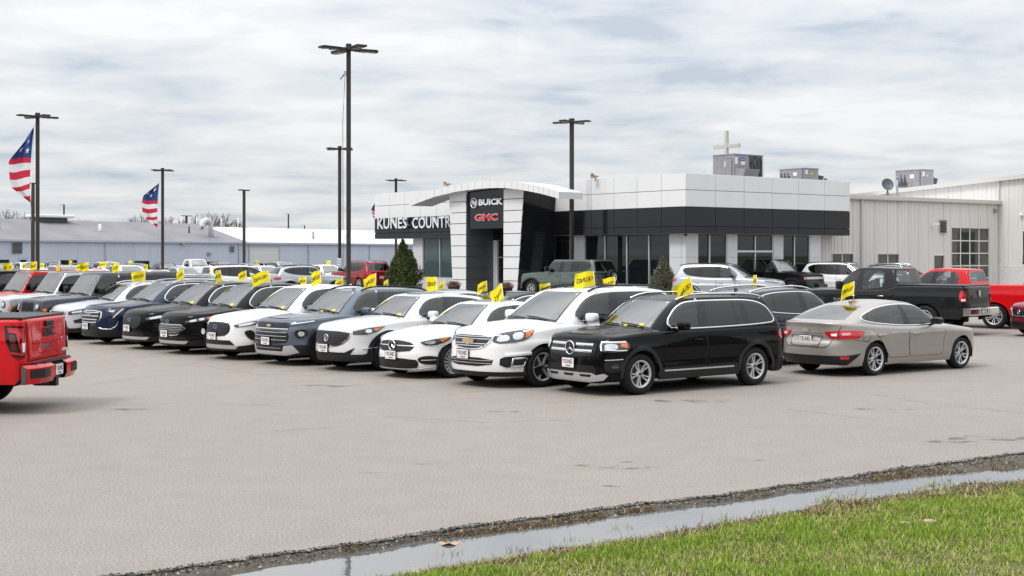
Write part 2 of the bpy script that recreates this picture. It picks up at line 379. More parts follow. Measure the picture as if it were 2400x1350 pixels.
class Part:
    """surface mesh with its own analytic normals"""
    def __init__(s): s.V = []; s.N = []; s.F = []; s.M = []; s.mats = []; s.n = 0
    def add(s, V, Nn, Fs, m):
        if m not in s.mats: s.mats.append(m)
        k = s.mats.index(m); s.V.append(np.asarray(V, float)); s.N.append(np.asarray(Nn, float))
        s.F += [tuple(int(i)+s.n for i in f) for f in Fs]; s.M += [k]*len(Fs); s.n += len(V); return s
    def build(s, name, parent, dx, **k):
        V = np.concatenate(s.V); Nn = np.concatenate(s.N); V = V-np.array([dx, 0, 0])
        me = bpy.data.meshes.new(name)
        # wind every face the way its normals point
        Fs = []
        for f in s.F:
            a, b, c = V[f[0]], V[f[1]], V[f[2]]; g = np.cross(b-a, c-a)
            if len(f) == 4 and (g*g).sum() < 1e-16: g = np.cross(V[f[2]]-a, V[f[3]]-a)
            Fs.append(f if (g*(Nn[f[0]]+Nn[f[2]])).sum() >= 0 else f[::-1])
        me.from_pydata(V.tolist(), [], Fs)
        for m in s.mats: me.materials.append(m)
        me.polygons.foreach_set('material_index', s.M); me.polygons.foreach_set('use_smooth', [True]*len(Fs)); me.update()
        me.normals_split_custom_set_from_vertices(Nn.tolist())
        return link(name, me, parent, **k)
def patch(part, fn, poly, m, off=.004, step=.07, rnd=0, ref=(2.3, 0, .6), skirt=True):
    poly = chaikin(poly, rnd) if rnd else np.asarray(poly, float)
    b = densify(poly, step); n = len(b); x0, y0 = b.min(0); x1, y1 = b.max(0)
    gx, gy = np.meshgrid(np.arange(x0+step*.5, x1, step), np.arange(y0+step*.5, y1, step)); gx = gx.ravel(); gy = gy.ravel()
    if len(gx):
        k = inpoly(gx, gy, b); gx, gy = gx[k], gy[k]
        if len(gx): k = np.min(np.hypot(gx[:, None]-b[None, :, 0], gy[:, None]-b[None, :, 1]), 1) > step*.35; gx, gy = gx[k], gy[k]
    pts = [Vector(p) for p in b]+[Vector(p) for p in zip(gx, gy)]
    vs, _, fs, _, _, _ = delaunay_2d_cdt(pts, [(i, (i+1) % n) for i in range(n)], [], 1, 1e-6)
    A = np.array([(v.x, v.y) for v in vs]); pos = fn(A[:, 0], A[:, 1]); nn = normals(fn, A[:, 0], A[:, 1], ref=ref)
    part.add(pos+nn*off, nn, fs, m)
    if skirt:
        e1 = fn(b[:, 0], b[:, 1]); e2 = normals(fn, b[:, 0], b[:, 1], ref=ref); tg = np.roll(e1, -1, 0)-np.roll(e1, 1, 0)
        on = np.cross(tg, e2); l = np.linalg.norm(on, axis=1, keepdims=True); on = on/np.maximum(l, 1e-9)
        ce = e1.mean(0); s_ = np.sign(((e1-ce)*on).sum(1).sum()) or 1; on = on*s_
        V = np.concatenate([e1+e2*off, e1-e2*.006]); NN = np.concatenate([on, on])
        part.add(V, NN, [(i, (i+1) % n, (i+1) % n+n, i+n) for i in range(n)], m)
    return part
def ribbon(part, fn, path, w, m, off=.006, step=.05, closed=False, ref=(2.3, 0, .6), hgt=None):
    p = densify(path, step, closed); pos = fn(p[:, 0], p[:, 1]); nn = normals(fn, p[:, 0], p[:, 1], ref=ref)
    if closed: tg = np.roll(pos, -1, 0)-np.roll(pos, 1, 0)
    else: tg = np.gradient(pos, axis=0)
    tg /= np.maximum(np.linalg.norm(tg, axis=1, keepdims=True), 1e-9); sd = np.cross(nn, tg); sd /= np.maximum(np.linalg.norm(sd, axis=1, keepdims=True), 1e-9)
    n = len(p); a = pos-sd*w/2; b = pos+sd*w/2; o = nn*off
    V = np.concatenate([a-nn*.003, a+o, b+o, b-nn*.003]); NN = np.concatenate([-sd*.8+nn*.2, nn-sd*.35, nn+sd*.35, sd*.8+nn*.2]); NN /= np.linalg.norm(NN, axis=1, keepdims=True)
    Fs = []
    for i in range(n if closed else n-1):
        j = (i+1) % n
        for r in range(3): Fs.append((r*n+i, r*n+j, (r+1)*n+j, (r+1)*n+i))
    return part.add(V, NN, Fs, m)
def tube_part(pts, r, m, n=6):
    b = MB(); b.tube(pts, r, m, n); return b

WHEELS = {}
def wheel_meshes(R0, rim, w, style, n, rm, brake=True):
    key = (R0, rim, w, style, n, rm.name)
    if key in WHEELS: return WHEELS[key]
    h = w/2; t = MB()      # wheel axis = y, outer face at +y
    pr = [(rim-.005, -h*.9), (rim+.02, -h), (R0-.06, -h*1.06), (R0-.015, -h*.86), (R0, -h*.5)]
    for g in (-.42, -.14, .14, .42): pr += [(R0, h*(g-.09)), (R0-.009, h*(g-.05)), (R0-.009, h*(g+.05)), (R0, h*(g+.09))]
    pr += [(R0, h*.5), (R0-.015, h*.86), (R0-.035, h*1.02), (R0-.07, h*1.06), (rim+.035, h*1.03), (rim+.02, h), (rim-.005, h*.9)]
    t.lathe(pr, RUB, 36, 'y')
    b = MB(); b.lathe([(rim-.004, -h*.9), (rim-.03, -h*.5), (rim-.04, h*.3), (rim-.022, h*.8), (rim-.004, h*.92)], DRM, 32, 'y')
    b.lathe([(.001, h*.05), (rim*.72, h*.05), (rim*.72, -h*.1), (.001, -h*.1)], DISC, 24, 'y', smooth=False)
    b.lathe([(rim*.7, -h*.1), (rim-.035, -h*.1)], WELL, 24, 'y', smooth=False)
    s = MB(); yo = h*.80
    s.lathe([(rim-.028, yo*.7), (rim-.024, yo), (rim-.002, h*.99), (rim+.006, h*.96)], rm, 36, 'y')
    s.lathe([(.001, yo*.86), (.035, yo*.88), (.062, yo*.75), (.072, yo*.3)], rm, 20, 'y')
    def spoke(a, w0, w1, off0=0, off1=0, m=rm, y0=.78, y1=.98):
        ca, sa = math.cos(a), math.sin(a); V = []
        K = 4
        for i in range(K+1):
            f = i/K; r = .045+(rim-.020-.045)*f; ww = (w0+(w1-w0)*f)/2; of = off0+(off1-off0)*f; yy = h*(y0+(y1-y0)*f**1.6) - .012*math.sin(f*math.pi)
            for (dw, dy) in ((-ww, -.03), (-ww*.8, 0), (ww*.8, 0), (ww, -.03)):
                tt = of+dw; V.append((r*ca-tt*sa, yy+dy, r*sa+tt*ca))
        s.add(V, [(i*4+k, i*4+k+1, (i+1)*4+k+1, (i+1)*4+k) for i in range(K) for k in range(3)], m)
    for k in range(n):
        a = 2*math.pi*k/n+math.pi/2
        if style == 'twin':
            spoke(a-.13, .022, .026, .0, -.012); spoke(a+.13, .022, .026, 0, .012)
        elif style == 'fork':
            spoke(a, .04, .016, 0, -.055); spoke(a, .04, .016, 0, .055)
        elif style == 'fan':
            spoke(a, .03, .035, -.02, .02)
        else: spoke(a, .045, .040 if n < 8 else .012)
    for k in range(5):
        a = 2*math.pi*k/5+.3; s.lathe([(.001, .012), (.009, .010), (.010, 0)], DRM, 6, 'y', c=(.05*math.cos(a), yo*.78+.004, .05*math.sin(a)), smooth=False)
    s.lathe([(.001, .006), (.026, .004), (.028, -.01)], GBK if rm is not DRM else SIL, 14, 'y', c=(0, yo*.88, 0))
    WHEELS[key] = (b.mesh('wheel'), t.mesh('tyre'), s.mesh('rim')); return WHEELS[key]
PLATE = {}
def plate_meshes():
    if PLATE: return PLATE['p'], PLATE['t']
    b = MB(); b.box(-.008, 0, -.17, .17, -.095, .095, BLK); b.box(-.012, -.008, -.155, .155, -.08, .08, PLW); PLATE['p'] = b.mesh('licence_plate')
    t = MB(); V, Fs = text_mesh('KUNES', .02); wd = V[:, 0].max(); sc_ = .205/wd; hh = .075
    # plate is read from -x, so the reading direction is -y
    t.add([(-.0135, .155-.072-v[0]*sc_+.0, v[1]*hh-.018) for v in V], Fs, PLK)
    V, Fs = heart_ring(); t.add([(-.0140, .155-.015-v[0]*.075, v[1]*.07-.014) for v in V], Fs, PLR)
    y = .06
    for wdt, mm in ((.022, PLR), (.006, PLK), (.018, PLK), (.02, PLK), (.006, PLK), (.022, PLK)):
        t.box(-.0135, -.012, y-wdt, y, -.065, -.040, mm); y -= wdt+.008
    PLATE['t'] = t.mesh('lettering'); return PLATE['p'], PLATE['t']
def add_plate(root, loc, rz, tilt=0):
    a, b = plate_meshes(); o = link('licence_plate', a, root); o.location = loc; o.rotation_euler = (0, tilt, rz); link('lettering', b, o); return o
def star_emblem(root, loc, r, kind, rz=0):
    b = MB(); x = 0
    if kind == 'star':
        b.lathe([(r, -.004), (r, -.016), (r*.86, -.020), (r*.84, -.006)], CHR, 28, 'x'); b.lathe([(.001, -.006), (r*.86, -.006)], GBK, 24, 'x', smooth=False)
        for k in range(3):
            a = math.pi/2+k*2*math.pi/3; c, s_ = math.cos(a), math.sin(a); tp = (0, c*r*.88, s_*r*.88); p1 = (-.006, -s_*r*.13, c*r*.13); p2 = (-.006, s_*r*.13, -c*r*.13)
            b.add([(-.010, tp[1], tp[2]), (-.010, p1[1], p1[2]), (-.022, 0, 0), (-.010, p2[1], p2[2])], [(0, 1, 2), (0, 2, 3)], CHR)
    elif kind == 'bow':
        q = r; P_ = [(-q, -.22*q), (-.36*q, -.22*q), (-.30*q, -.42*q), (.40*q, -.42*q), (.36*q, -.22*q), (q*1.06, -.22*q), (q, .22*q), (.36*q, .22*q), (.30*q, .42*q), (-.40*q, .42*q), (-.36*q, .22*q), (-1.06*q, .22*q)]
        b.prism(P_, 'x', -.016, 0, CHR); b.prism([(p[0]*.88, p[1]*.78) for p in P_], 'x', -.020, -.012, GOLD)
    elif kind == 'oval':
        n = 24; V = [(-.010, r*math.cos(t), r*.45*math.sin(t)) for t in np.linspace(0, 2*math.pi, n, endpoint=False)]; b.add(V, [tuple(range(n))], CHR)
        V = [(-.013, r*.88*math.cos(t), r*.38*math.sin(t)) for t in np.linspace(0, 2*math.pi, n, endpoint=False)]; b.add(V, [tuple(range(n))], mat('badge_blue', (.01, .03, .12), .2, coat=1))
    elif kind == 'wing':
        b.lathe([(r, -.004), (r, -.014), (r*.82, -.016), (r*.8, -.004)], CHR, 26, 'x')
        b.prism([(-.6*r, .55*r), (-.1*r, -.45*r), (.1*r, -.45*r), (.6*r, .55*r), (.3*r, .35*r), (0, -.15*r), (-.3*r, .35*r)], 'x', -.016, -.002, CHR)
    elif kind.startswith('text:'):
        V, Fs = text_mesh(kind[5:], .03); sc_ = 2*r/V[:, 0].max(); h_ = r*.55
        for k, (m_, g) in enumerate(((CHR, 0),)): b.add([(-.012, r-v[0]*sc_, (v[1]-.5)*h_) for v in V], Fs, m_)
    elif kind == 'bar': b.bbox(-.016, 0, -r, r, -r*.12, r*.12, CHR, .004)
    elif kind == 'ring': b.lathe([(r, 0), (r, -.012), (r*.78, -.012), (r*.78, 0)], CHR, 24, 'x'); b.box(-.01, 0, -r, r, -r*.1, r*.1, CHR)
    o = b.build('emblem', root); o.location = loc; o.rotation_euler = (0, 0, rz); return o

STKW = mat('sticker_paper', (.78, .80, .82), .5)
TG1 = (('yellow_tag', .38, .47, .05, .16, YTG),); TG2 = TG1+(('yellow_tag', -.0+.06, .14, .04, .10, YTG),)
def gpoly(gr, pts):
    """greenhouse polygon: (x, s) with x in metres, or ('q', q, s)"""
    o = []
    for p in pts:
        if p[0] == 'A': o.append((gr.qs+p[1], p[2]))
        elif p[0] == 'q': o.append((p[1], p[2]))
        else: o.append((gr.qx(p[0], p[1]), p[1]))
    return o
SIDEQ = 1.6
def make_car(name, sp, loc, rz, label, cat, paint_m=None, detail=2, group=None, z=None):
    pm = paint_m or sp['paint']; L, W = sp['L'], sp['W']; dx = L/2
    root = empty(name, (loc[0], loc[1], gz(loc[0], loc[1]) if z is None else z), rz, label=label, cat=cat, group=group)
    low = Lower(sp); gr = Green(sp, low) if 'gh' in sp else None; ref = (L/2, 0, .6); body = Part()
    xf, xr, Rt = sp['xf'], sp['xr'], sp['Rt']; Ra = sp.get('Ra', Rt+.055); zb = sp.get('zb', .24); zbf = sp.get('zbf', .22); zbr = sp.get('zbr', .26)
    # --- wall columns
    us = list(np.linspace(0, low.U, 44 if detail else 26)); xs = np.interp(us, low.u, low.x)
    us = [u for u, x_ in zip(us, xs) if not any(abs(x_-c) < Ra+.02 for c in (xf, xr)) or u < .05 or u > low.U-.05]
    cols = [(u, None) for u in us]
    for c in (xf, xr):
        th = np.linspace(0, math.pi, 17 if detail else 11)
        for i, t in enumerate(th):
            xx = c-Ra*math.cos(t); uu = float(np.interp(xx, low.x, low.u)); 
            if i == 0: cols.append((uu-1e-4, None))
            cols.append((uu, Rt+Ra*sp.get('archy', 1)*math.sin(t)))
            if i == len(th)-1: cols.append((uu+1e-4, None))
    cols.sort(key=lambda c: c[0]); cu = np.array([c[0] for c in cols])
    xs = np.interp(cu, low.u, low.x); nyv = np.interp(cu, low.u, low.ny)
    base = np.where(nyv**2 > .5, zb, np.where(xs < L/2, zbf, zbr)).astype(float)
    zbv = np.array([c[1] if c[1] is not None else b for c, b in zip(cols, base)])
    zt = np.interp(cu, low.u, low.zt); wS, wF, wR = low.wts(np.interp(cu, low.u, low.nx), nyv); rv = wS*low.rvs+wF*low.rvf+wR*low.rvr
    zbv = np.minimum(zbv, zt-rv-.02)
    K = 12 if detail else 7; rows = []
    for k in range(K+1): rows.append(zbv+(zt-rv-zbv)*k/K)
    for ph in (.25, .5, .72, .88, .97): rows.append(zt-rv+rv*math.sin(ph*math.pi/2))
    Z = np.array(rows); Ug = np.broadcast_to(cu, Z.shape)
    Pw = low.pt(Ug, Z); Nw = normals(low.pt, Ug, np.minimum(Z, zt-.0035), .004, .003, ref)
    top = low.pt(cu, zt); spa, spb = sp.get('spine', (min(.7, L*.2), L-.6))
    rings = [top]; 
    for rho in (.94, .86, .72, .5, .25, 0.0):
        sx = np.clip(top[:, 0], spa, spb); q = np.stack([sx+(top[:, 0]-sx)*rho, top[:, 1]*rho, 0*sx], -1); q[:, 2] = low.H(q[:, 0], q[:, 1]); rings.append(q)
    Cp = np.array(rings); ex = .01
    hx = (low.H(Cp[..., 0]+ex, Cp[..., 1])-low.H(Cp[..., 0]-ex, Cp[..., 1]))/(2*ex); hy = (low.H(Cp[..., 0], Cp[..., 1]+ex)-low.H(Cp[..., 0], Cp[..., 1]-ex))/(2*ex)
    Nc = np.stack([-hx, -hy, np.ones_like(hx)], -1); Nc /= np.linalg.norm(Nc, axis=-1, keepdims=True)
    nc = len(cu); zc_ = sp.get('clad_z', 0)
    for side in (1, -1):
        m3 = np.array([1, side, 1]); V = (Pw*m3).reshape(-1, 3); NN = (Nw*m3).reshape(-1, 3); nr = len(rows)
        Fs = [(r*nc+c, r*nc+c+1, (r+1)*nc+c+1, (r+1)*nc+c) for r in range(nr-1) for c in range(nc-1)]
        body.add(V, NN, Fs, pm)
        # cap: join last wall row to ring 0
        V2 = np.concatenate([(Pw[-1]*m3), (Cp*m3).reshape(-1, 3)]); N2 = np.concatenate([(Nw[-1]*m3), (Nc*m3).reshape(-1, 3)])
        Fp, Fi = [], []; bed = sp.get('bed')
        for r in range(len(rings)):
            for c in range(nc-1):
                f = (r*nc+c, r*nc+c+1, (r+1)*nc+c+1, (r+1)*nc+c); ctr = V2[list(f)].mean(0)
                if gr is not None and r > 0:
                    g = sp['gh']; b0, b1 = g['b']; xx = V2[list(f)][:, 0]; yy = np.abs(V2[list(f)][:, 1])
                    if xx.min() > b0+.06 and xx.max() < b1-.06 and yy.max() < g['Wb']-.01: Fi.append(f); continue
                Fp.append(f)
        body.add(V2, N2, Fp, pm)
        if Fi: body.add(V2, N2, Fi, INT)
    # --- greenhouse
    if gr is not None:
        g = sp['gh']; SQ = SIDEQ
        dlo = chaikin(gpoly(gr, g['dlo']), 2, amt=.22) if 'dlo' in g else None
        ws = [(0, .035), (gr.qw, .035), (gr.qw, .93), (gr.qw*.9, .965), (0, .975)]; wsi = [(0, .10), (gr.qw-.035, .09), (gr.qw-.035, .90), (gr.qw*.86, .925), (0, .935)]
        r0, r1 = g.get('rw', (.12, .88)); rq = gr.qr+.03
        rw = [(3, r0), (rq, r0+.02), (rq+.03, r1-.04), (rq+.08, r1), (3, r1+.01)] if r1 > r0 else None
        pil = [(gr.qx(a, .05), gr.qx(b, .9), w_) for a, b, w_ in g.get('pillars', [])]
        gq, ge = np.meshgrid(np.linspace(0, 3, 38 if detail else 24), np.array([0, .07, .18, .32, .46, .6, .72, .82, .9, .95, .98, .995, 1.0]) if detail else np.array([0, .3, .6, .8, .92, .98, 1.])); pts = [(a*SQ, b) for a, b in zip(gq.ravel(), ge.ravel())]
        edges = []
        def addp(poly, closed=True):
            d = densify([(a*SQ, b) for a, b in poly], .09, closed); s0 = len(pts); pts.extend(map(tuple, d)); n = len(d)
            edges.extend([(s0+i, s0+(i+1) % n) for i in range(n if closed else n-1)])
        addp(ws); addp(wsi)
        if rw: addp(rw)
        if dlo is not None: addp(dlo)
        for a, b, w_ in pil:
            for sgn in (-1, 1): addp([(a+sgn*w_/2, -.0), (b+sgn*w_/2, 1.0)], False)
        vs, _, fs, _, _, _ = delaunay_2d_cdt([Vector(p) for p in pts], edges, [], 0, 1e-5)
        A = np.array([(v.x/SQ, v.y) for v in vs]); A[:, 0] = np.clip(A[:, 0], 0, 3); fs = [tuple(f) for f in fs if len(f) == 3]
        fa = np.array(fs); cen = A[fa].mean(1)
        i_ws = inpoly(cen[:, 0], cen[:, 1], ws); i_wi = inpoly(cen[:, 0], cen[:, 1], wsi); i_rw = inpoly(cen[:, 0], cen[:, 1], rw) if rw else np.zeros(len(cen), bool)
        i_d = inpoly(cen[:, 0], cen[:, 1], dlo) if dlo is not None else np.zeros(len(cen), bool)
        pil_i = np.zeros(len(cen), bool); widx = np.zeros(len(cen), int)
        for a, b, w_ in pil:
            xc = a+(b-a)*cen[:, 1]; pil_i |= np.abs(cen[:, 0]-xc) < w_/2; widx += cen[:, 0] > xc
        fr_m = g.get('frame', BLK); groups = {}
        def put(key, mask, m):
            if mask.any(): groups[key] = (fa[mask], m)
        put('ws', i_wi, GLW); put('frit', i_ws & ~i_wi, GBK); put('rw', i_rw, g.get('rglass', GLP))
        put('trim', i_d & pil_i, GBK if g.get('gp', 1) else fr_m)
        rest = ~(i_ws | i_rw | i_d); roofm = sp.get('roof_m') or pm; aft = rest & (cen[:, 0] > 2.6) & bool(g.get('dark_d'))
        put('frame', rest & ~aft, sp.get('frame_m') or pm); put('aft', aft, GBK)
        for k in range(len(pil)+1): put(('sw', k), i_d & ~pil_i & (widx == k), GLP if k >= g.get('dark_from', 1) else GLS)
        wsP = Part(); rwP = Part(); sw = {}
        for side in (1, -1):
            fn = lambda a, b: gr.pt(a, b, side)
            Pg = fn(A[:, 0], A[:, 1]); Ng = normals(fn, np.clip(A[:, 0], .006, 2.994), np.clip(A[:, 1], .006, .990), .005, .005, (L/2, 0, 1.0))
            mt_ = A[:, 1] > .999; 
            Ng[mt_] = Ng[mt_]*.3+np.array([0, 0, .7]); Ng /= np.linalg.norm(Ng, axis=1, keepdims=True)
            for key, (ff, m) in groups.items():
                tgt = wsP if key == 'ws' else rwP if key == 'rw' else body if not isinstance(key, tuple) else sw.setdefault((key[1], side), Part())
                u_, inv = np.unique(ff, return_inverse=True); inv = inv.reshape(ff.shape); tgt.add(Pg[u_], Ng[u_], inv.tolist(), m)
            if dlo is not None and g.get('chrome') and detail:
                ribbon(body, fn, dlo, g.get('cw', .022), CHR, .008, .05, True, (L/2, 0, 1.0)) if g['chrome'] == 2 else \
                    ribbon(body, fn, [p for p in dlo if p[1] < .2 and p[0] < 2.2] if g['chrome'] == 1 else dlo, .02, CHR, .007, .05, g['chrome'] != 1, (L/2, 0, 1.0))
        # roof skin
        tq = np.linspace(0, 3, 49); tx = np.interp(tq, gr.q, gr.tx); ty = np.interp(tq, gr.q, gr.ty); crr = g.get('rcrown', .035)
        for side in (1, -1):
            Vr, Nr = [], []; rh = (1., .96, .9, .8, .6, .35, 0.)
            x0_, x1_ = g['t'][0]+.25, g['t'][1]-.25
            for rho in rh:
                sx = np.clip(tx, x0_, x1_); X = sx+(tx-sx)*rho; Y = ty*rho; Zr = gr.roof(X)+crr*(1-rho**2.2)
                Vr.append(np.stack([X, Y*side, Zr], -1)); Yd = 2.2*crr*rho**1.2/max(g['Wt'], .1); sl = (gr.roof(X+.02)-gr.roof(X-.02))/.04
                n_ = np.stack([-sl, Yd*side*(ty/g['Wt'])+0*X, np.ones_like(X)], -1); Nr.append(n_/np.linalg.norm(n_, axis=1, keepdims=True))
            V = np.concatenate(Vr); Nn = np.concatenate(Nr); n = len(tq)
            body.add(V, Nn, [(r*n+c, r*n+c+1, (r+1)*n+c+1, (r+1)*n+c) for r in range(len(rh)-1) for c in range(n-1)], roofm)
        if g.get('sunroof'):
            a, b, hw = g['sunroof']; patch(body, lambda x, y: np.stack([x, y, gr.roof(x)+crr*(1-(np.abs(y)/g['Wt'])**2.2)], -1), [(a, -hw), (b, -hw), (b, hw), (a, hw)], GBK, .006, .15, 1, ref=(L/2, 0, 0))
    # --- dark outer claddings belong to the body shell
    def S(side): return lambda x, z_: low.S(x, z_, side)
    for side in (1, -1):
        cm_ = sp.get('clad')
        if cm_ is not None:
            cw = sp.get('clad_w', .07)
            for c in (xf, xr):
                th = np.linspace(-.12, math.pi+.12, 26); ry = sp.get('archy', 1)
                ri = np.stack([c-(Ra-.004)*np.cos(th), Rt+(Ra-.004)*ry*np.sin(th)], 1); ro = np.stack([c-(Ra+cw)*np.cos(th), Rt+(Ra+cw)*ry*np.sin(th)], 1)
                f = S(side); lst = []
                for arr, off in ((ri, -.03), (ri, .016), (ro, .012), (ro, -.004)):
                    p = f(arr[:, 0], np.maximum(arr[:, 1], zb)); n_ = normals(f, arr[:, 0], np.maximum(arr[:, 1], zb), ref=ref); lst.append((p+n_*off, n_))
                V = np.concatenate([a for a, _ in lst]); Nn = np.concatenate([b for _, b in lst]); m = len(th)
                body.add(V, Nn, [(r*m+i, r*m+i+1, (r+1)*m+i+1, (r+1)*m+i) for r in range(3) for i in range(m-1)], cm_)
            zz = sp.get('clad_z', .42)
            if zz: patch(body, S(side), [(xf+Ra+.02, zb), (xr-Ra-.02, zb), (xr-Ra-.045, zz), (xf+Ra+.045, zz)], cm_, .010, .12, ref=ref)
            if sp.get('sill_chrome'): ribbon(body, S(side), [(xf+Ra+.12, zz-.05), (xr-Ra-.18, zz-.05)], .022, CHR, .016, .1, False, ref)
    bo = body.build('body', root, dx)
    # --- underbody and wheel wells
    ub = MB(); yi = W-.30
    ub.box(.35-dx, L-.35-dx, -yi, yi, zb+.02, zb+.30, WELL)
    for c in (xf, xr):
        for side in (1, -1):
            th = np.linspace(-.25, math.pi+.25, 16); n = len(th); rr = Ra+.01; V = []
            for yy in (W-.035, W-.36): V += [(c-dx-rr*math.cos(t), yy*side, max(.12, Rt+rr*math.sin(t))) for t in th]
            ub.add(V, [(i, i+1, n+i+1, n+i) for i in range(n-1)]+[tuple(range(n, 2*n))], WELL)
    ub.build('underbody', root)
    # --- glass objects
    if gr is not None:
        wsP.build('windshield', root, dx)
        if rwP.n: rwP.build('rear_window', root, dx)
        for k in sorted(sw, key=str): sw[k].build('side_window', root, dx)
        if detail:
            ib = MB(); bz = float(low.H(g['b'][0]+1.2, 0)); im = sp.get('seat_m', INT)
            sf = sp.get('seat_x', g['t'][0]+.55)
            for xx, nn_ in ((sf, 2), (sf+.95, 3)):
                if xx > g['t'][1]-.2: continue
                for yy in ((-.36, .36) if nn_ == 2 else (-.4, 0, .4)):
                    ib.sell((xx-dx, yy, bz-.06), (.075, .23 if nn_ == 2 else .19, .30), im, .45, .5); ib.sell((xx+.05-dx, yy, bz+.27), (.05, .13, .085), im, .5, .6, 8, 12)
            ib.sell((g['b'][0]+.55-dx, 0, bz-.04), (.32, g['Wb']-.14, .09), INT, .4, .3)
            if True:
                rot = Matrix.Rotation(R(-65), 3, 'Y'); pts_ = [Vector((math.cos(t)*.18, math.sin(t)*.18, 0)) for t in np.linspace(0, 2*math.pi, 17)]
                c0 = Vector((sf-.42-dx, -.36, bz+.02)); ib.tube([c0+rot @ p for p in pts_], .016, GBK, 5, caps=False)
            ib.sell((g['t'][0]+.02-dx, 0, float(gr.roof(g['t'][0]+.05))-.12), (.02, .11, .035), GBK, .4, .4, 6, 10)
            ib.build('interior', root)
        if detail:
            for nm_, q0, q1, s0_, s1_, m_ in (('windscreen_sticker', gr.qw-.10, gr.qw-.055, .82, .88, STKW),)+sp.get('tags', ()):
                fq = lambda a, b: gr.pt(a, b, -1)
                tg_ = Part(); patch(tg_, fq, [(q0, s0_), (q1, s0_+.01), (q1, s1_), (q0, s1_)], m_, .004, .06, ref=(L/2, 0, 1.0), skirt=False); tg_.build(nm_, root, dx)
    # --- doors, bonnet and seams
    if detail and 'doors' in sp:
        for side in (1, -1):
            for poly in sp['doors']:
                pp = [(x_, (low.hs(x_)-low.rvs-.012 if z_ is None else z_)) for x_, z_ in poly]
                d = Part(); cx_ = np.mean([p[0] for p in pp]); cz_ = np.mean([p[1] for p in pp])
                f = S(side); ni = [i for i, q in enumerate(poly) if q[1] is None]; i0 = ni[0] if (ni[0]+1) % len(pp) in ni else ni[-1]; op_ = pp[i0+1:]+pp[:i0+1]; b_ = rounded(op_)
                ribbon(d, f, b_, .008, SEAM, .0015, .06, False, ref)
                inn = b_+(np.array([cx_, cz_])-b_)/np.maximum(np.linalg.norm(b_-np.array([cx_, cz_]), axis=1, keepdims=True), .01)*.007
                patch(d, f, inn, pm, .0025, .10, ref=ref)
                lowz = sp.get('clad_z', 0) if sp.get('clad') is not None else 0
                do = d.build('door', root, dx)
                hz = sp.get('hz', .88); hxx = max(p[0] for p in pp if abs(p[1]-cz_) < 9)-.20; hxx = sp.get('hx', {}).get(sp['doors'].index(poly), hxx)
                p0 = f(np.array([hxx]), np.array([hz]))[0]; h = MB(); h.tube([(p0[0]-.10-dx, p0[1]*1.004, hz), (p0[0]-.085-dx, p0[1]+side*.035, hz+.004), (p0[0]+.085-dx, p0[1]+side*.035, hz+.004), (p0[0]+.10-dx, p0[1]*1.004, hz)], .014, sp.get('handle_m', pm), 6); h.build('handle', do)
    if detail and sp.get('hood', True):
        hx1 = (sp['gh']['b'][0] if gr is not None else 1.2)-.0; hw = W*.80; hp = Part(); x0 = sp.get('hood_x', .20); xm = x0+.35
        poly = [(x0, 0), (x0+.03, -hw*.55), (xm, -hw*.90), (hx1-.05, -hw), (hx1+.05, -hw*.6), (hx1+.02, 0), (hx1+.05, hw*.6), (hx1-.05, hw), (xm, hw*.90), (x0+.03, hw*.55)]
        poly = chaikin(poly, 1); ribbon(hp, low.C, poly, .009, SEAM, .0015, .08, True, (L/2, 0, 0)); inn = np.array(poly); c_ = inn.mean(0); inn = inn+(c_-inn)/np.linalg.norm(inn-c_, axis=1, keepdims=True)*.008
        patch(hp, low.C, inn, sp.get('hood_m') or pm, .003, .10, ref=(L/2, 0, 0)); hp.build('bonnet', root, dx)
    if gr is not None and detail and sp.get('wipers', True):
        wb_ = MB()
        for y0, y1 in ((.05, .62), (-.55, .02)):
            fq = lambda y, s_: gr.pt(np.interp(abs(y), gr.by[gr.q < 1], gr.q[gr.q < 1]), s_, 1 if y >= 0 else -1)
            a = fq(y0, .05); b = fq(y1, .09); wb_.tube([(a[0]-dx-.01, y0, a[2]+.02), ((a[0]+b[0])/2-dx-.015, (y0+y1)/2, (a[2]+b[2])/2+.035), (b[0]-dx-.01, y1, b[2]+.025)], .011, BLK, 5)
        wb_.build('wiper', root)
    # --- features
    fns = {'F': low.pt, 'R': low.R, 'C': low.C}
    for ft in sp.get('feat', []):
        if ft[-1] == 2 and not detail: continue
        nm, sf_, m, poly, off = ft[:5]; opt = ft[5] if len(ft) > 5 and isinstance(ft[5], dict) else {}
        m = pm if m is None else m
        mir = opt.get('mir', True); sides = (1, -1) if mir else (opt.get('side', 1),)
        for side in sides:
            pt_ = Part(); 
            if sf_ == 'S': fn = S(side); pl = poly
            else: fn = fns[sf_]; pl = [(a*side, b) for a, b in poly]
            if opt.get('rib'): ribbon(pt_, fn, pl, opt['rib'], m, off, .05, opt.get('closed', False), ref)
            else: patch(pt_, fn, pl, m, off, opt.get('step', .07), opt.get('rnd', 0), ref=(L/2, 0, 0) if sf_ == 'C' else ref)
            for sub in opt.get('subs', []):
                s_m, s_poly, s_off = sub[:3]; so = sub[3] if len(sub) > 3 else {}
                s_pl = s_poly if sf_ == 'S' else [(a*side, b) for a, b in s_poly]
                if so.get('rib'): ribbon(pt_, fn, s_pl, so['rib'], pm if s_m is None else s_m, s_off, .05, so.get('closed', False), ref)
                else: patch(pt_, fn, s_pl, pm if s_m is None else s_m, s_off, .07, so.get('rnd', 0), ref=(L/2, 0, 0) if sf_ == 'C' else ref)
            pt_.build(nm, root, dx)
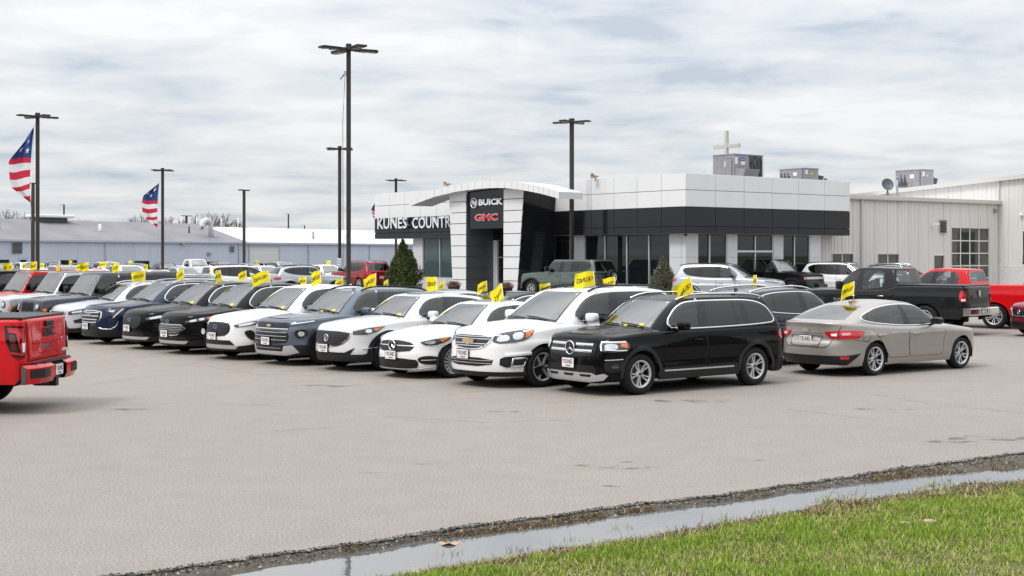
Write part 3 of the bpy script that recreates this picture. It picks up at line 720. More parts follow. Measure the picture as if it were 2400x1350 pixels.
    for kind, sf_, u_, z_, r_ in sp.get('emb', []):
        fn = fns[sf_]; p = fn(np.array([u_]), np.array([z_]))[0]; e_ = star_emblem(root, (p[0]-dx-(.034 if sf_ == 'F' else -.014), p[1], z_), r_, kind, 0 if sf_ == 'F' else math.pi)
    for sf_, u_, z_ in sp.get('plates', []):
        fn = fns[sf_]; p = fn(np.array([u_]), np.array([z_]))[0]; rot = 0 if sf_ == 'F' else math.pi
        add_plate(root, (p[0]-dx-(.025 if sf_ == 'F' else -.018), p[1], z_), rot)
    # --- wheels
    ws_ = sp.get('wheel', ('n', 5, SIL)); rim = sp.get('rim', Rt*.66); tw = sp.get('tw', .225)
    wm = wheel_meshes(Rt, rim, tw, ws_[0], ws_[1], ws_[2]); st = sp.get('steer', 0)
    for c in (xf, xr):
        for side in (1, -1):
            wo = link('wheel', wm[0], root); wo.location = (c-dx, side*(W-.025-tw/2+sp.get('wout', 0)), Rt); wo.rotation_euler = (0, rng.uniform(0, 6), (0 if side == 1 else math.pi)+(st if c == xf else 0))
            link('tyre', wm[1], wo); link('rim', wm[2], wo)
    # --- mirrors, rails, fin
    if gr is not None and sp.get('mirror', True):
        mxx, mz = sp.get('mpos', (sp['gh']['b'][0]+.62, float(low.hs(sp['gh']['b'][0]+.6))+.10)); mw = sp.get('mw', (.075, .115, .075))
        for side in (1, -1):
            b = MB(); yb = sp['gh']['Wb']; b.sell((mxx-dx, side*(yb+.03+mw[1]+.04), mz), mw, sp.get('mirror_m') or pm, .55, .6, 10, 14)
            b.tube([(mxx+.02-dx, side*(yb-.03), mz-.10), (mxx+.01-dx, side*(yb+.08), mz-.06)], .028, BLK, 6); b.box(mxx+mw[0]*.75-dx, mxx+mw[0]*1.02-dx, side*(yb+.04+.03) if side > 0 else -(yb+.03+2*mw[1]), side*(yb+.03+2*mw[1]) if side > 0 else -(yb+.07), mz-mw[2]*.7, mz+mw[2]*.7, BLK)
            b.build('mirror', root)
    if gr is not None and sp.get('rails'):
        a, b, rm_ = sp['rails'][:3]; rh_ = sp['rails'][3] if len(sp['rails']) > 3 else .045; yy = sp['gh']['Wt']-.05
        for side in (1, -1):
            t = MB(); pts_ = []
            for i, x_ in enumerate(np.linspace(a, b, 13)):
                f = i/12; lift = rh_*min(1, math.sin(min(f, 1-f)*math.pi*2.2+.02)*1.3 if min(f, 1-f) < .2 else 1); pts_.append((x_-dx, side*yy, float(gr.roof(x_))+.012+lift))
            t.tube(pts_, .019, rm_, 6); t.build('roof_rail', root)
    if gr is not None and sp.get('fin', True) and detail:
        xx = sp['gh']['t'][1]-.22; b = MB(); z0 = float(gr.roof(xx))+.02; b.add([(xx-.10-dx, 0, z0), (xx+.07-dx, .018, z0), (xx+.07-dx, -.018, z0), (xx+.05-dx, 0, z0+.065), (xx+.075-dx, 0, z0+.06)], [(0, 1, 3), (0, 3, 2), (1, 4, 3), (2, 3, 4), (1, 2, 4)], sp.get('fin_m') or pm); b.build('antenna_fin', root)
    if 'extra' in sp: sp['extra'](root, low, gr, dx, pm, detail)
    root['_i'] = 0; del root['_i']
    return root, low, gr
def copy_tree(o, parent=None):
    c = o.copy(); COL.objects.link(c); c.parent = parent
    for ch in list(o.children): copy_tree(ch, c)
    return c
def copy_car(o, loc, rz, label, cat, pm, old, group=None, z=None, name=None):
    c = copy_tree(o); c.location = (loc[0], loc[1], gz(loc[0], loc[1]) if z is None else z); c.rotation_euler = (0, 0, rz)
    if name: c.name = name
    setp(c, label, cat, group)
    st = list(c.children)
    while st:
        k = st.pop(); st += list(k.children)
        if k.type == 'MESH':
            for i, sl in enumerate(k.material_slots):
                if sl.material in old: sl.link = 'OBJECT'; sl.material = pm
    return c
# ================================================================== car kinds
def doors(x0, x1, x2, zb=.36, arch=None, tail=0):
    """front door x0..x1, rear door x1..x2; arch = (xr, Ra, Rt) cuts the rear door's lower corner"""
    fd = [(x0, zb), (x1-.008, zb), (x1-.008, None), (x0+.06, None), (x0-.01, .75)]
    rd = [(x1+.008, zb), (x2-.30, zb), (x2-.16, .62), (x2, .80), (x2+.02+tail, None), (x1+.008, None)]
    return [fd, rd]
TAG = ('yellow_tag', 'C', YTG, None, .012)
S_GLB = dict(L=4.63, W=.917, xf=.86, xr=3.69, Rt=.358, rim=.232, wheel=('twin', 5, SIL), af=.72, pf=3.6, ar=.5, pr=3.6, paint=PB, clad=CLAD, clad_z=.44, sill_chrome=1, haunch=.018,
    tags=TG2, hs=[(0, .90), (.25, .975), (1.2, 1.055), (2.6, 1.07), (3.6, 1.085), (4.63, 1.10)], crown=[(0, .06), (1.2, .085), (4.6, .03)], crease=(.42, .012),
    gh=dict(b=(1.15, 4.52), t=(1.95, 4.22), Wb=.855, Wt=.655, af=.42, ar=.3, roof=[(1.9, 1.585), (2.5, 1.635), (3.4, 1.63), (4.3, 1.575)], k=(1.2, 1.5, 1.2),
            dlo=[('A', .02, .05), ('A', .02, .76), (2.6, .79), (3.7, .79), (4.02, .66), (4.30, .12), (3.62, .05)], pillars=[(2.42, 2.46, .10), (3.30, 3.22, .035), (3.56, 3.42, .07)], chrome=2, sunroof=None, rcrown=.03),
    doors=doors(1.42, 2.44, 3.45, .46), hx={0: 2.20, 1: 3.15}, hz=.90, rails=(1.95, 4.2, CHR, .05), mpos=(1.72, 1.165), mw=(.085, .12, .075),
    feat=[('grille', 'F', BLK, [(-.60, .93), (.60, .93), (.64, .80), (.56, .655), (-.56, .655), (-.64, .80)], .010, dict(mir=False, rnd=1, subs=[(MESHM, [(-.55, .90), (.55, .90), (.58, .80), (.51, .685), (-.51, .685), (-.58, .80)], .013)])),
          ('grille_bar', 'F', CHR, [(.12, .86), (.56, .86)], .03, dict(rib=.045)), ('grille_bar', 'F', CHR, [(.12, .755), (.55, .755)], .03, dict(rib=.045)),
          ('headlight', 'F', LGD, [(.70, .93), (1.24, .935), (1.28, .85), (1.22, .76), (.74, .745), (.68, .83)], .012, dict(rnd=1, subs=[(DRL, [(.72, .915), (1.20, .92)], .022, dict(rib=.03)), (DRL, [(.74, .77), (.72, .86), (.74, .91)], .022, dict(rib=.025)), (LGT, [(.80, .89), (1.03, .89), (1.03, .79), (.80, .79)], .018, dict(rnd=1)), (AMB, [(1.10, .91), (1.22, .91), (1.22, .82), (1.08, .84)], .018), (DRL, [(.80, .79), (1.06, .78), (1.20, .78)], .022, dict(rib=.018))])),
          ('intake', 'F', BLK, [(-.60, .52), (.60, .52), (.66, .43), (.60, .37), (-.60, .37), (-.66, .43)], .008, dict(mir=False)),
          ('fog_light', 'F', BLK, [(.80, .60), (1.12, .62), (1.16, .52), (1.08, .42), (.86, .40), (.78, .50)], .010, dict(rnd=2, subs=[(LGD, [(.92, .56), (1.04, .56), (1.04, .46), (.92, .46)], .02, dict(rnd=2)), (CHR, [(.80, .615), (1.14, .63)], .018, dict(rib=.012))])),
          ('skid_plate', 'F', SKD, [(-.86, .36), (-.78, .39), (-.64, .36), (-.56, .395), (.56, .395), (.64, .36), (.78, .39), (.86, .36), (.78, .28), (.5, .245), (-.5, .245), (-.78, .28)], .022, dict(mir=False, subs=[(BLK, [(-.14+c, .37), (.14+c, .37), (.11+c, .33), (-.11+c, .33)], .026) for c in (-.42, 0, .42)])),
          ('taillight', 'R', RLN, [(.50, 1.0), (.98, 1.01), (1.08, .97), (1.06, .86), (.98, .84), (.50, .88)], .014, dict(rnd=1)),
          ('rear_bumper', 'R', CLAD, [(-.95, .50), (.95, .50), (.95, .27), (-.95, .27)], .012, dict(mir=False)),
          ('fuel_flap', 'S', SEAM, [(3.86, .98), (4.04, .98), (4.04, .80), (3.86, .80)], .003, dict(mir=False, side=-1, rib=.008, closed=True))],
    emb=[('star', 'F', 0, .80, .125)], plates=[('F', 0, .545)])
S_TRAV = dict(L=5.17, W=.996, xf=1.0, xr=4.02, Rt=.372, rim=.255, wheel=('n', 6, SIL), af=1.15, pf=2.7, ar=.7, pr=3.2, paint=PW, clad=None, haunch=.02, zbf=.27,
    hs=[(0, .88), (.3, .97), (.9, 1.05), (1.55, 1.10), (3.0, 1.12), (4.2, 1.16), (5.17, 1.14)], crown=[(0, .08), (1.5, .09), (5, .05)], rf=(.14, .26), rs=(.08, .06),
    gh=dict(b=(1.42, 5.02), t=(2.45, 4.62), Wb=.925, Wt=.70, af=.5, roof=[(2.4, 1.69), (3.1, 1.745), (4.0, 1.735), (4.7, 1.66)], k=(1.22, 1.5, 1.2),
            dlo=[('A', .02, .05), ('A', .02, .74), (3.1, .80), (4.2, .80), (4.7, .62), (4.82, .10), (4.0, .05)], pillars=[(2.95, 3.02, .11), (4.0, 3.92, .11)], chrome=1, sunroof=(2.7, 3.5, .5)),
    doors=doors(1.78, 2.98, 4.05, .42), hz=.93, rails=(2.45, 4.7, BLK, .05), mpos=(2.08, 1.235), mw=(.09, .13, .085),
    feat=[('lower_lip', 'F', BLK, [(-1.55, .40), (-1.22, .30), (1.22, .30), (1.55, .40), (1.62, .22), (-1.62, .22)], .012, dict(mir=False)),
          ('grille', 'F', CHR, [(-.62, .96), (.62, .96), (.56, .86), (.40, .71), (0, .67), (-.40, .71), (-.56, .86)], .010, dict(mir=False, rnd=1, subs=[(MESHM, [(-.57, .94), (.57, .94), (.51, .86), (.37, .73), (0, .70), (-.37, .73), (-.51, .86)], .014, dict(rnd=1))]+[(CHR, [(-w_, z_), (w_, z_)], .026, dict(rib=.014)) for w_, z_ in ((.55, .915), (.54, .875), (.46, .79), (.40, .75))])),
          ('headlight', 'F', LGD, [(.60, .95), (.80, 1.0), (1.18, 1.045), (1.46, 1.07), (1.34, .93), (1.15, .84), (.58, .80)], .012, dict(rnd=1, subs=[(LGT, [(.68, .93), (.90, .97), (.93, .86), (.66, .83)], .018, dict(rnd=1)), (LGT, [(.97, .985), (1.20, 1.01), (1.16, .89), (.98, .87)], .018, dict(rnd=1)), (AMB, [(1.24, 1.01), (1.40, 1.04), (1.30, .93), (1.21, .90)], .018)])),
          ('intake', 'F', BLK, [(-.62, .55), (.62, .55), (.56, .40), (-.56, .40)], .008, dict(mir=False, rnd=1, subs=[(CHR, [(-.58, .50), (.58, .50)], .012, dict(rib=.01)), (CHR, [(-.57, .45), (.57, .45)], .012, dict(rib=.01))])),
          ('fog_light', 'F', BLK, [(.74, .59), (1.36, .65), (1.34, .50), (1.2, .40), (.72, .38)], .010, dict(rnd=1, subs=[(DRL, [(.82, .60), (1.33, .635)], .024, dict(rib=.055)), (CHR, [(.98, .54), (1.26, .55), (1.18, .41), (.94, .40)], .02, dict(rib=.03, closed=True)), (BLK, [(1.02, .52), (1.2, .53), (1.14, .43), (1.0, .42)], .022)])),
          ('taillight', 'R', RLN, [(.55, 1.05), (.95, 1.08), (1.22, 1.05), (1.1, .88), (.6, .86)], .012, dict(rnd=1))],
    emb=[('bow', 'F', .0, .84, .15)], plates=[('F', .10, .60)])
S_SED = dict(L=4.75, W=.905, xf=.84, xr=3.70, Rt=.335, rim=.245, tw=.235, wheel=('fan', 16, SIL), Ra=.372, af=1.05, pf=2.6, ar=.8, pr=2.8, paint=PW, zb=.20, zbf=.17, zbr=.22, haunch=.02,
    hs=[(0, .68), (.25, .755), (.9, .865), (1.45, .925), (2.6, .925), (3.7, .975), (4.4, 1.0), (4.75, .97)], crown=[(0, .06), (1.3, .07), (4.7, .03)], rf=(.14, .26), rs=(.07, .06), crease=(.40, .012),
    pfront=[(.12, .10), (.25, .0), (.45, .0), (.62, .04), (.8, .12)],
    gh=dict(b=(1.38, 4.40), t=(2.18, 3.45), Wb=.84, Wt=.60, af=.5, ar=.5, roof=[(2.1, 1.385), (2.75, 1.43), (3.5, 1.36)], k=(1.25, 1.45, 1.35), rw=(.06, .92), rglass=GLW,
            dlo=[('A', .02, .05), ('A', .02, .74), (2.8, .79), (3.35, .74), (3.9, .30), (4.0, .08), (3.4, .05)], pillars=[(2.62, 2.68, .09), (3.62, 3.42, .05)], chrome=2, dark_from=9, sunroof=(2.35, 3.1, .42)),
    doors=doors(1.62, 2.66, 3.62, .34), hz=.78, mpos=(1.98, 1.03), mw=(.08, .11, .065),
    feat=[('grille', 'F', BLK, [(-.50, .70), (-.2, .735), (.2, .735), (.50, .70), (.56, .62), (.42, .52), (-.42, .52), (-.56, .62)], .010, dict(mir=False, rnd=1, subs=[(CHR, [(-.54, .635), (.54, .635)], .022, dict(rib=.022))]+[(DRM, [(x_, .54), (x_, .71)], .014, dict(rib=.010)) for x_ in np.arange(-.45, .46, .06)])),
          ('headlight', 'F', LGD, [(.64, .72), (.92, .785), (1.22, .82), (1.34, .80), (1.10, .68), (.82, .64)], .012, dict(rnd=1, subs=[(LGT, [(.76, .72), (.98, .755), (.98, .69), (.82, .67)], .018, dict(rnd=1)), (AMB, [(1.06, .765), (1.26, .80), (1.12, .71)], .018), (DRL, [(.70, .725), (.95, .775), (1.25, .808)], .018, dict(rib=.014))])),
          ('intake', 'F', BLK, [(.60, .40), (.78, .46), (1.02, .44), (1.16, .36), (1.05, .28), (.70, .29)], .008, dict(rnd=2, subs=[(CHR, [(.70, .37), (1.0, .375)], .016, dict(rib=.012))])),
          ('intake', 'F', BLK, [(-.66, .30), (-.58, .40), (.58, .40), (.66, .30), (.60, .20), (-.60, .20)], .007, dict(mir=False, rnd=1)),
          ('lower_lip', 'F', SKD, [(-1.0, .24), (-.6, .195), (.6, .195), (1.0, .24)], .02, dict(mir=False, rib=.02)),
          ('taillight', 'R', RLN, [(.40, .90), (.95, .92), (1.05, .82), (.45, .80)], .012, dict(rnd=1))],
    emb=[('star', 'F', 0, .64, .105)], plates=[('F', 0, .455)])
S_CX = dict(L=4.395, W=.9, xf=.92, xr=3.57, Rt=.345, rim=.235, wheel=('n', 10, SIL), af=1.05, pf=2.7, ar=.7, pr=2.9, paint=PSW, clad=CLAD, clad_w=.10, clad_z=.46, haunch=.015,
    tags=TG1, hs=[(0, .83), (.3, .905), (.9, .985), (1.5, 1.03), (2.6, 1.03), (3.7, 1.09), (4.39, 1.06)], crown=[(0, .07), (1.5, .08), (4.3, .03)], rf=(.14, .26),
    gh=dict(b=(1.42, 4.28), t=(2.16, 3.78), Wb=.84, Wt=.61, af=.5, ar=.4, roof=[(2.1, 1.50), (2.7, 1.545), (3.8, 1.46)], k=(1.24, 1.45, 1.25), rw=(.25, .85),
            dlo=[('A', .02, .05), ('A', .02, .74), (2.7, .80), (3.5, .76), (4.0, .38), (3.9, .18), (3.2, .05)], pillars=[(2.6, 2.66, .10), (3.45, 3.35, .06)], sunroof=(2.3, 3.0, .42)),
    doors=doors(1.66, 2.63, 3.55, .48), hz=.86, mpos=(2.0, 1.14), mw=(.085, .12, .075),
    feat=[('lower_lip', 'F', CLAD, [(-1.36, .47), (-.9, .36), (.9, .36), (1.36, .47), (1.36, .22), (-1.36, .22)], .010, dict(mir=False)),
          ('grille', 'F', CHR, [(-.66, .84), (.66, .84), (.62, .70), (.46, .56), (.16, .50), (-.16, .50), (-.46, .56), (-.62, .70)], .010, dict(mir=False, rnd=1, subs=[(MESHM, [(-.64, .825), (.64, .825), (.58, .71), (.43, .59), (.16, .535), (-.16, .535), (-.43, .59), (-.58, .71)], .016, dict(rnd=1))]+[(DRM, [(a_, .82), (a_-.0, .60+abs(a_)*.22)], .021, dict(rib=.012)) for a_ in np.arange(-.5, .51, .09)])),
          ('intake', 'F', BLK, [(-.72, .50), (-.5, .40), (.5, .40), (.72, .50), (.62, .36), (-.62, .36)], .012, dict(mir=False)),
          ('headlight', 'F', LGD, [(.68, .83), (1.02, .90), (1.40, .93), (1.20, .82), (.98, .77), (.68, .77)], .012, dict(subs=[(LGT, [(.94, .865), (1.08, .88), (1.08, .80), (.95, .795)], .02, dict(rnd=2)), (AMB, [(1.12, .88), (1.33, .915), (1.16, .83)], .018)])),
          ('chrome_strip', 'F', CHR, [(.88, .475), (1.26, .50)], .014, dict(rib=.014)),
          ('taillight', 'R', RLN, [(.42, .98), (.95, 1.0), (1.0, .90), (.48, .88)], .012, dict(rnd=1))],
    emb=[('wing', 'F', 0, .69, .075)], plates=[('F', .10, .475)])
S_TB = dict(L=4.41, W=.904, xf=.89, xr=3.53, Rt=.343, rim=.23, wheel=('twin', 5, SIL), af=.85, pf=3.2, ar=.55, pr=3.4, paint=PSL, clad=CLAD, clad_w=.085, clad_z=.45, haunch=.02,
    tags=TG2, hs=[(0, .90), (.25, .965), (1.0, 1.03), (1.4, 1.055), (2.6, 1.05), (3.6, 1.07), (4.4, 1.08)], crown=[(0, .06), (1.4, .075), (4.3, .03)], crease=(.36, .014),
    gh=dict(b=(1.32, 4.30), t=(2.05, 3.98), Wb=.845, Wt=.635, af=.45, roof=[(2.0, 1.575), (2.6, 1.615), (3.4, 1.60), (4.1, 1.54)], k=(1.22, 1.5, 1.2),
            dlo=[('A', .02, .05), ('A', .02, .76), (2.6, .79), (3.6, .79), (3.95, .55), (4.05, .2), (3.4, .05)], pillars=[(2.52, 2.57, .10), (3.36, 3.30, .08)]),
    doors=doors(1.58, 2.54, 3.45, .48), hz=.88, rails=(2.1, 4.0, BLK, .05), mpos=(1.90, 1.165), mw=(.085, .12, .075), mirror_m=PSL,
    feat=[('grille', 'F', BLK, [(-.62, .93), (.62, .93), (.66, .86), (.60, .81), (-.60, .81), (-.66, .86)], .010, dict(mir=False)),
          ('headlight', 'F', LGD, [(.64, .925), (1.02, .965), (1.34, .985), (1.10, .91), (.66, .85)], .012, dict(subs=[(DRL, [(.70, .905), (1.0, .94), (1.25, .965)], .02, dict(rib=.022))])),
          ('chrome_strip', 'F', CHR, [(-.64, .795), (.64, .795), (.80, .85)], .02, dict(mir=False, rib=.022)),
          ('grille', 'F', BLK, [(-.62, .76), (.62, .76), (.66, .60), (.56, .48), (-.56, .48), (-.66, .60)], .010, dict(mir=False, rnd=1, subs=[(CHR, [(-.60, z_), (.60, z_)], .02, dict(rib=.010)) for z_ in (.72, .64, .56)])),
          ('foglight', 'F', GBK, [(.78, .77), (1.06, .80), (1.10, .68), (.96, .60), (.80, .62)], .014, dict(rnd=2, subs=[(LGT, [(.86, .75), (1.0, .76), (1.0, .65), (.88, .65)], .022, dict(rnd=2))])),
          ('side_marker', 'F', AMB, [(1.40, .80), (1.44, .76), (1.36, .66), (1.33, .70)], .016, dict(rib=.03)),
          ('lower_lip', 'F', CLAD, [(-1.25, .46), (-.7, .46), (.7, .46), (1.25, .46), (1.25, .24), (-1.25, .24)], .008, dict(mir=False)),
          ('skid_plate', 'F', SKD, [(-.74, .46), (-.54, .44), (-.50, .32), (.50, .32), (.54, .44), (.74, .46), (.90, .30), (.6, .245), (-.6, .245), (-.90, .30)], .018, dict(mir=False)),
          ('grille', 'F', BLK, [(-.50, .44), (.50, .44), (.46, .33), (-.46, .33)], .012, dict(mir=False, subs=[(SKD, [(-.46, .385), (.46, .385)], .016, dict(rib=.008))])),
          ('taillight', 'R', RLN, [(.45, 1.02), (.98, 1.03), (1.0, .92), (.55, .90)], .012, dict(rnd=1))],
    emb=[('bow', 'F', 0, .865, .085)], plates=[('F', .05, .53)])
def escape(paint, kind):
    s = dict(L=4.58, W=.94, xf=.93, xr=3.64, Rt=.35, rim=.235, wheel=('n', 10, SIL), af=1.0, pf=2.7, ar=.7, pr=3.0, paint=paint, clad=CLAD, clad_w=.065, clad_z=.40, haunch=.015,
    tags=TG1, hs=[(0, .84), (.3, .93), (.9, 1.0), (1.45, 1.05), (2.6, 1.055), (3.8, 1.11), (4.58, 1.09)], crown=[(0, .07), (1.4, .085), (4.5, .04)], rf=(.15, .26), crease=(.40, .010),
    gh=dict(b=(1.38, 4.46), t=(2.22, 4.02), Wb=.875, Wt=.64, af=.5, ar=.4, roof=[(2.1, 1.60), (2.8, 1.655), (4.1, 1.57)], k=(1.24, 1.48, 1.22),
            dlo=[('A', .02, .05), ('A', .02, .74), (2.8, .80), (3.7, .78), (4.15, .45), (4.15, .18), (3.4, .05)], pillars=[(2.62, 2.68, .10), (3.62, 3.52, .08)], chrome=2, cw=.016),
    doors=doors(1.66, 2.66, 3.62, .42), hz=.88, mpos=(2.0, 1.17), mw=(.085, .12, .075), mirror_m=BLK,
    feat=[('lower_lip', 'F', BLK, [(-1.3, .40), (-.8, .34), (.8, .34), (1.3, .40), (1.3, .22), (-1.3, .22)], .010, dict(mir=False)),
          ('skid_plate', 'F', SKD, [(-.72, .34), (.72, .34), (.64, .27), (-.64, .27)], .018, dict(mir=False)),
          ('taillight', 'R', RLN, [(.42, 1.02), (.98, 1.05), (1.0, .92), (.5, .9)], .012, dict(rnd=1))],
    plates=[('F', .10, .545)])
    if kind == 'new':
        s['feat'] += [('grille', 'F', BLK, [(-.40, .86), (.40, .86), (.50, .76), (.46, .63), (.30, .545), (-.30, .545), (-.46, .63), (-.50, .76)], .012, dict(mir=False, rnd=1, subs=[(DRM, [(-w_, z_), (w_, z_)], .022, dict(rib=.014)) for w_, z_ in ((.40, .825), (.45, .785), (.46, .745), (.46, .705), (.44, .665), (.42, .625), (.36, .585))]+[(DRM, [(x_, .57+abs(x_)*.12), (x_, .85)], .024, dict(rib=.008)) for x_ in np.arange(-.4, .41, .1)])),
            ('headlight', 'F', LGD, [(.58, .80), (.90, .87), (1.28, .93), (1.42, .94), (1.22, .84), (.95, .79), (.64, .755)], .012, dict(subs=[(LGT, [(.70, .815), (.98, .865), (1.12, .87), (.98, .81), (.74, .775)], .018), (AMB, [(1.14, .885), (1.32, .92), (1.18, .85)], .018)])),
            ('fog_light', 'F', BLK, [(.86, .68), (1.02, .70), (1.10, .62), (1.08, .46), (.98, .48), (.86, .60)], .012, dict(rnd=1)),
            ('intake', 'F', BLK, [(-.50, .46), (.50, .46), (.62, .36), (-.62, .36)], .012, dict(mir=False))]
        s['emb'] = [('oval', 'F', 0, .76, .10)]
    else:
        s['feat'] += [('grille', 'F', CHR, [(-.50, .73), (.50, .73), (.66, .64), (.40, .47), (.20, .45), (-.20, .45), (-.40, .47), (-.66, .64)], .012, dict(mir=False, subs=[(MESHM, [(-.48, .715), (.48, .715), (.62, .635), (.38, .485), (-.38, .485), (-.62, .635)], .018)]+[(SIL, [(-w_+o_, z_), (w_-.02+o_, z_)], .024, dict(rib=.007)) for w_, z_, o_ in ((.50, .69, .02), (.55, .65, 0), (.55, .61, 0), (.48, .57, 0), (.40, .53, 0))])),
            ('headlight', 'F', LGD, [(.60, .80), (.92, .88), (1.25, .93), (1.40, .94), (1.25, .85), (.95, .80), (.66, .77)], .012, dict(subs=[(LGT, [(.72, .82), (.92, .86), (.92, .81), (.76, .785)], .018, dict(rnd=1)), (LGT, [(.96, .87), (1.10, .895), (1.10, .84), (.98, .82)], .018, dict(rnd=1)), (AMB, [(1.14, .90), (1.36, .93), (1.20, .855)], .018)])),
            ('fog_light', 'F', DRL, [(1.04, .64), (1.10, .64), (1.12, .54), (1.06, .48), (1.02, .56)], .014, dict(rnd=1)),
            ('intake', 'F', BLK, [(-.60, .44), (.60, .44), (.70, .36), (-.70, .36)], .012, dict(mir=False))]
        s['emb'] = [('oval', 'F', 0, .80, .09)]; s['plates'] = [('F', .10, .50)]
    return s
S_TER = dict(L=4.63, W=.92, xf=.95, xr=3.67, Rt=.35, rim=.235, wheel=('n', 5, SIL), af=.95, pf=2.9, ar=.7, pr=3.1, paint=PNV, clad=None, haunch=.015,
    hs=[(0, .92), (.3, .985), (.9, 1.03), (1.45, 1.075), (2.6, 1.075), (3.8, 1.12), (4.63, 1.10)], crown=[(0, .06), (1.4, .08), (4.5, .03)],
    gh=dict(b=(1.42, 4.50), t=(2.22, 4.10), Wb=.86, Wt=.64, af=.48, roof=[(2.1, 1.60), (2.8, 1.65), (4.2, 1.58)], k=(1.24, 1.48, 1.22),
            dlo=[('A', .02, .05), ('A', .02, .74), (2.8, .80), (3.7, .79), (4.1, .50), (3.9, .12), (3.4, .05)], pillars=[(2.62, 2.68, .10), (3.60, 3.50, .08)], chrome=2, cw=.018),
    doors=doors(1.66, 2.66, 3.62, .40), hz=.90, rails=(2.2, 4.1, SIL, .045), mpos=(2.0, 1.19), mirror_m=PNV,
    feat=[('lower_lip', 'F', BLK, [(-1.3, .36), (1.3, .36), (1.3, .22), (-1.3, .22)], .010, dict(mir=False)),
          ('grille', 'F', CHR, [(-.52, .92), (.52, .92), (.58, .80), (.54, .66), (.42, .58), (-.42, .58), (-.54, .66), (-.58, .80)], .012, dict(mir=False, rnd=1, subs=[(BLK, [(-.48, .89), (.48, .89), (.53, .80), (.49, .67), (.39, .61), (-.39, .61), (-.49, .67), (-.53, .80)], .018, dict(rnd=1))]+[(CHR, [(-w_, z_), (w_, z_)], .028, dict(rib=.026)) for w_, z_ in ((.44, .85), (.47, .76), (.43, .67))])),
          ('headlight', 'F', LGD, [(.66, .93), (1.0, .97), (1.25, .985), (1.12, .86), (1.0, .82), (.92, .72), (.84, .86), (.70, .88)], .012, dict(subs=[(DRL, [(1.16, .965), (1.02, .84), (.90, .73)], .022, dict(rib=.024)), (LGT, [(.76, .915), (.96, .935), (.92, .87), (.8, .885)], .018), (AMB, [(1.10, .96), (1.22, .97), (1.13, .89)], .02)])),
          ('fog_light', 'F', BLK, [(.80, .50), (.98, .62), (1.04, .60), (.98, .46)], .012, dict(subs=[(CHR, [(1.04, .63), (.98, .50), (.84, .43), (.62, .43), (.50, .47)], .022, dict(rib=.024))])),
          ('intake', 'F', BLK, [(-.58, .50), (.58, .50), (.66, .38), (-.66, .38)], .012, dict(mir=False)),
          ('taillight', 'R', RLN, [(.45, 1.04), (.98, 1.06), (1.0, .92), (.6, .9)], .012, dict(rnd=1))],
    emb=[('text:GMC', 'F', 0, .80, .16)], plates=[('F', .12, .49)])
S_ROG = dict(L=4.38, W=.92, xf=.94, xr=3.59, Rt=.345, rim=.23, wheel=('n', 5, SIL), af=1.1, pf=2.6, ar=.75, pr=2.9, paint=PLS, clad=CLAD, clad_w=.05, clad_z=.36, haunch=.015,
    hs=[(0, .80), (.3, .90), (.9, .97), (1.45, 1.02), (2.6, 1.03), (3.7, 1.08), (4.38, 1.05)], crown=[(0, .08), (1.4, .09), (4.3, .03)], rf=(.15, .28),
    gh=dict(b=(1.36, 4.22), t=(2.15, 3.72), Wb=.855, Wt=.62, af=.5, ar=.4, roof=[(2.1, 1.53), (2.7, 1.58), (3.8, 1.50)], k=(1.24, 1.48, 1.24),
            dlo=[('A', .02, .05), ('A', .02, .74), (2.7, .80), (3.5, .77), (3.95, .45), (3.8, .14), (3.2, .05)], pillars=[(2.56, 2.62, .10), (3.42, 3.34, .06)]),
    doors=doors(1.62, 2.6, 3.5, .42), hz=.86, rails=(2.2, 3.7, SIL, .04), mpos=(1.96, 1.14),
    feat=[('lower_lip', 'F', BLK, [(-1.3, .40), (-.8, .34), (.8, .34), (1.3, .40), (1.3, .22), (-1.3, .22)], .010, dict(mir=False)),
          ('grille', 'F', BLK, [(-.46, .80), (.46, .80), (.34, .60), (-.34, .60)], .012, dict(mir=False, subs=[(CHR, [(-.50, .80), (-.30, .60), (.30, .60), (.50, .80)], .026, dict(rib=.04))])),
          ('headlight', 'F', LGD, [(.58, .80), (.90, .86), (1.30, .91), (1.10, .79), (.80, .74), (.60, .71)], .012, dict(subs=[(LGT, [(.70, .795), (.98, .84), (1.0, .79), (.72, .75)], .018), (AMB, [(1.06, .855), (1.24, .895), (1.08, .80)], .018)])),
          ('fog_light', 'F', BLK, [(.74, .56), (.98, .62), (1.10, .52), (.98, .49), (.78, .49)], .012),
          ('intake', 'F', BLK, [(-.50, .44), (.50, .44), (.60, .36), (-.60, .36)], .012, dict(mir=False)),
          ('taillight', 'R', RLN, [(.45, 1.0), (.95, 1.02), (1.0, .90), (.5, .9)], .012, dict(rnd=1))],
    emb=[('ring', 'F', 0, .72, .06)])
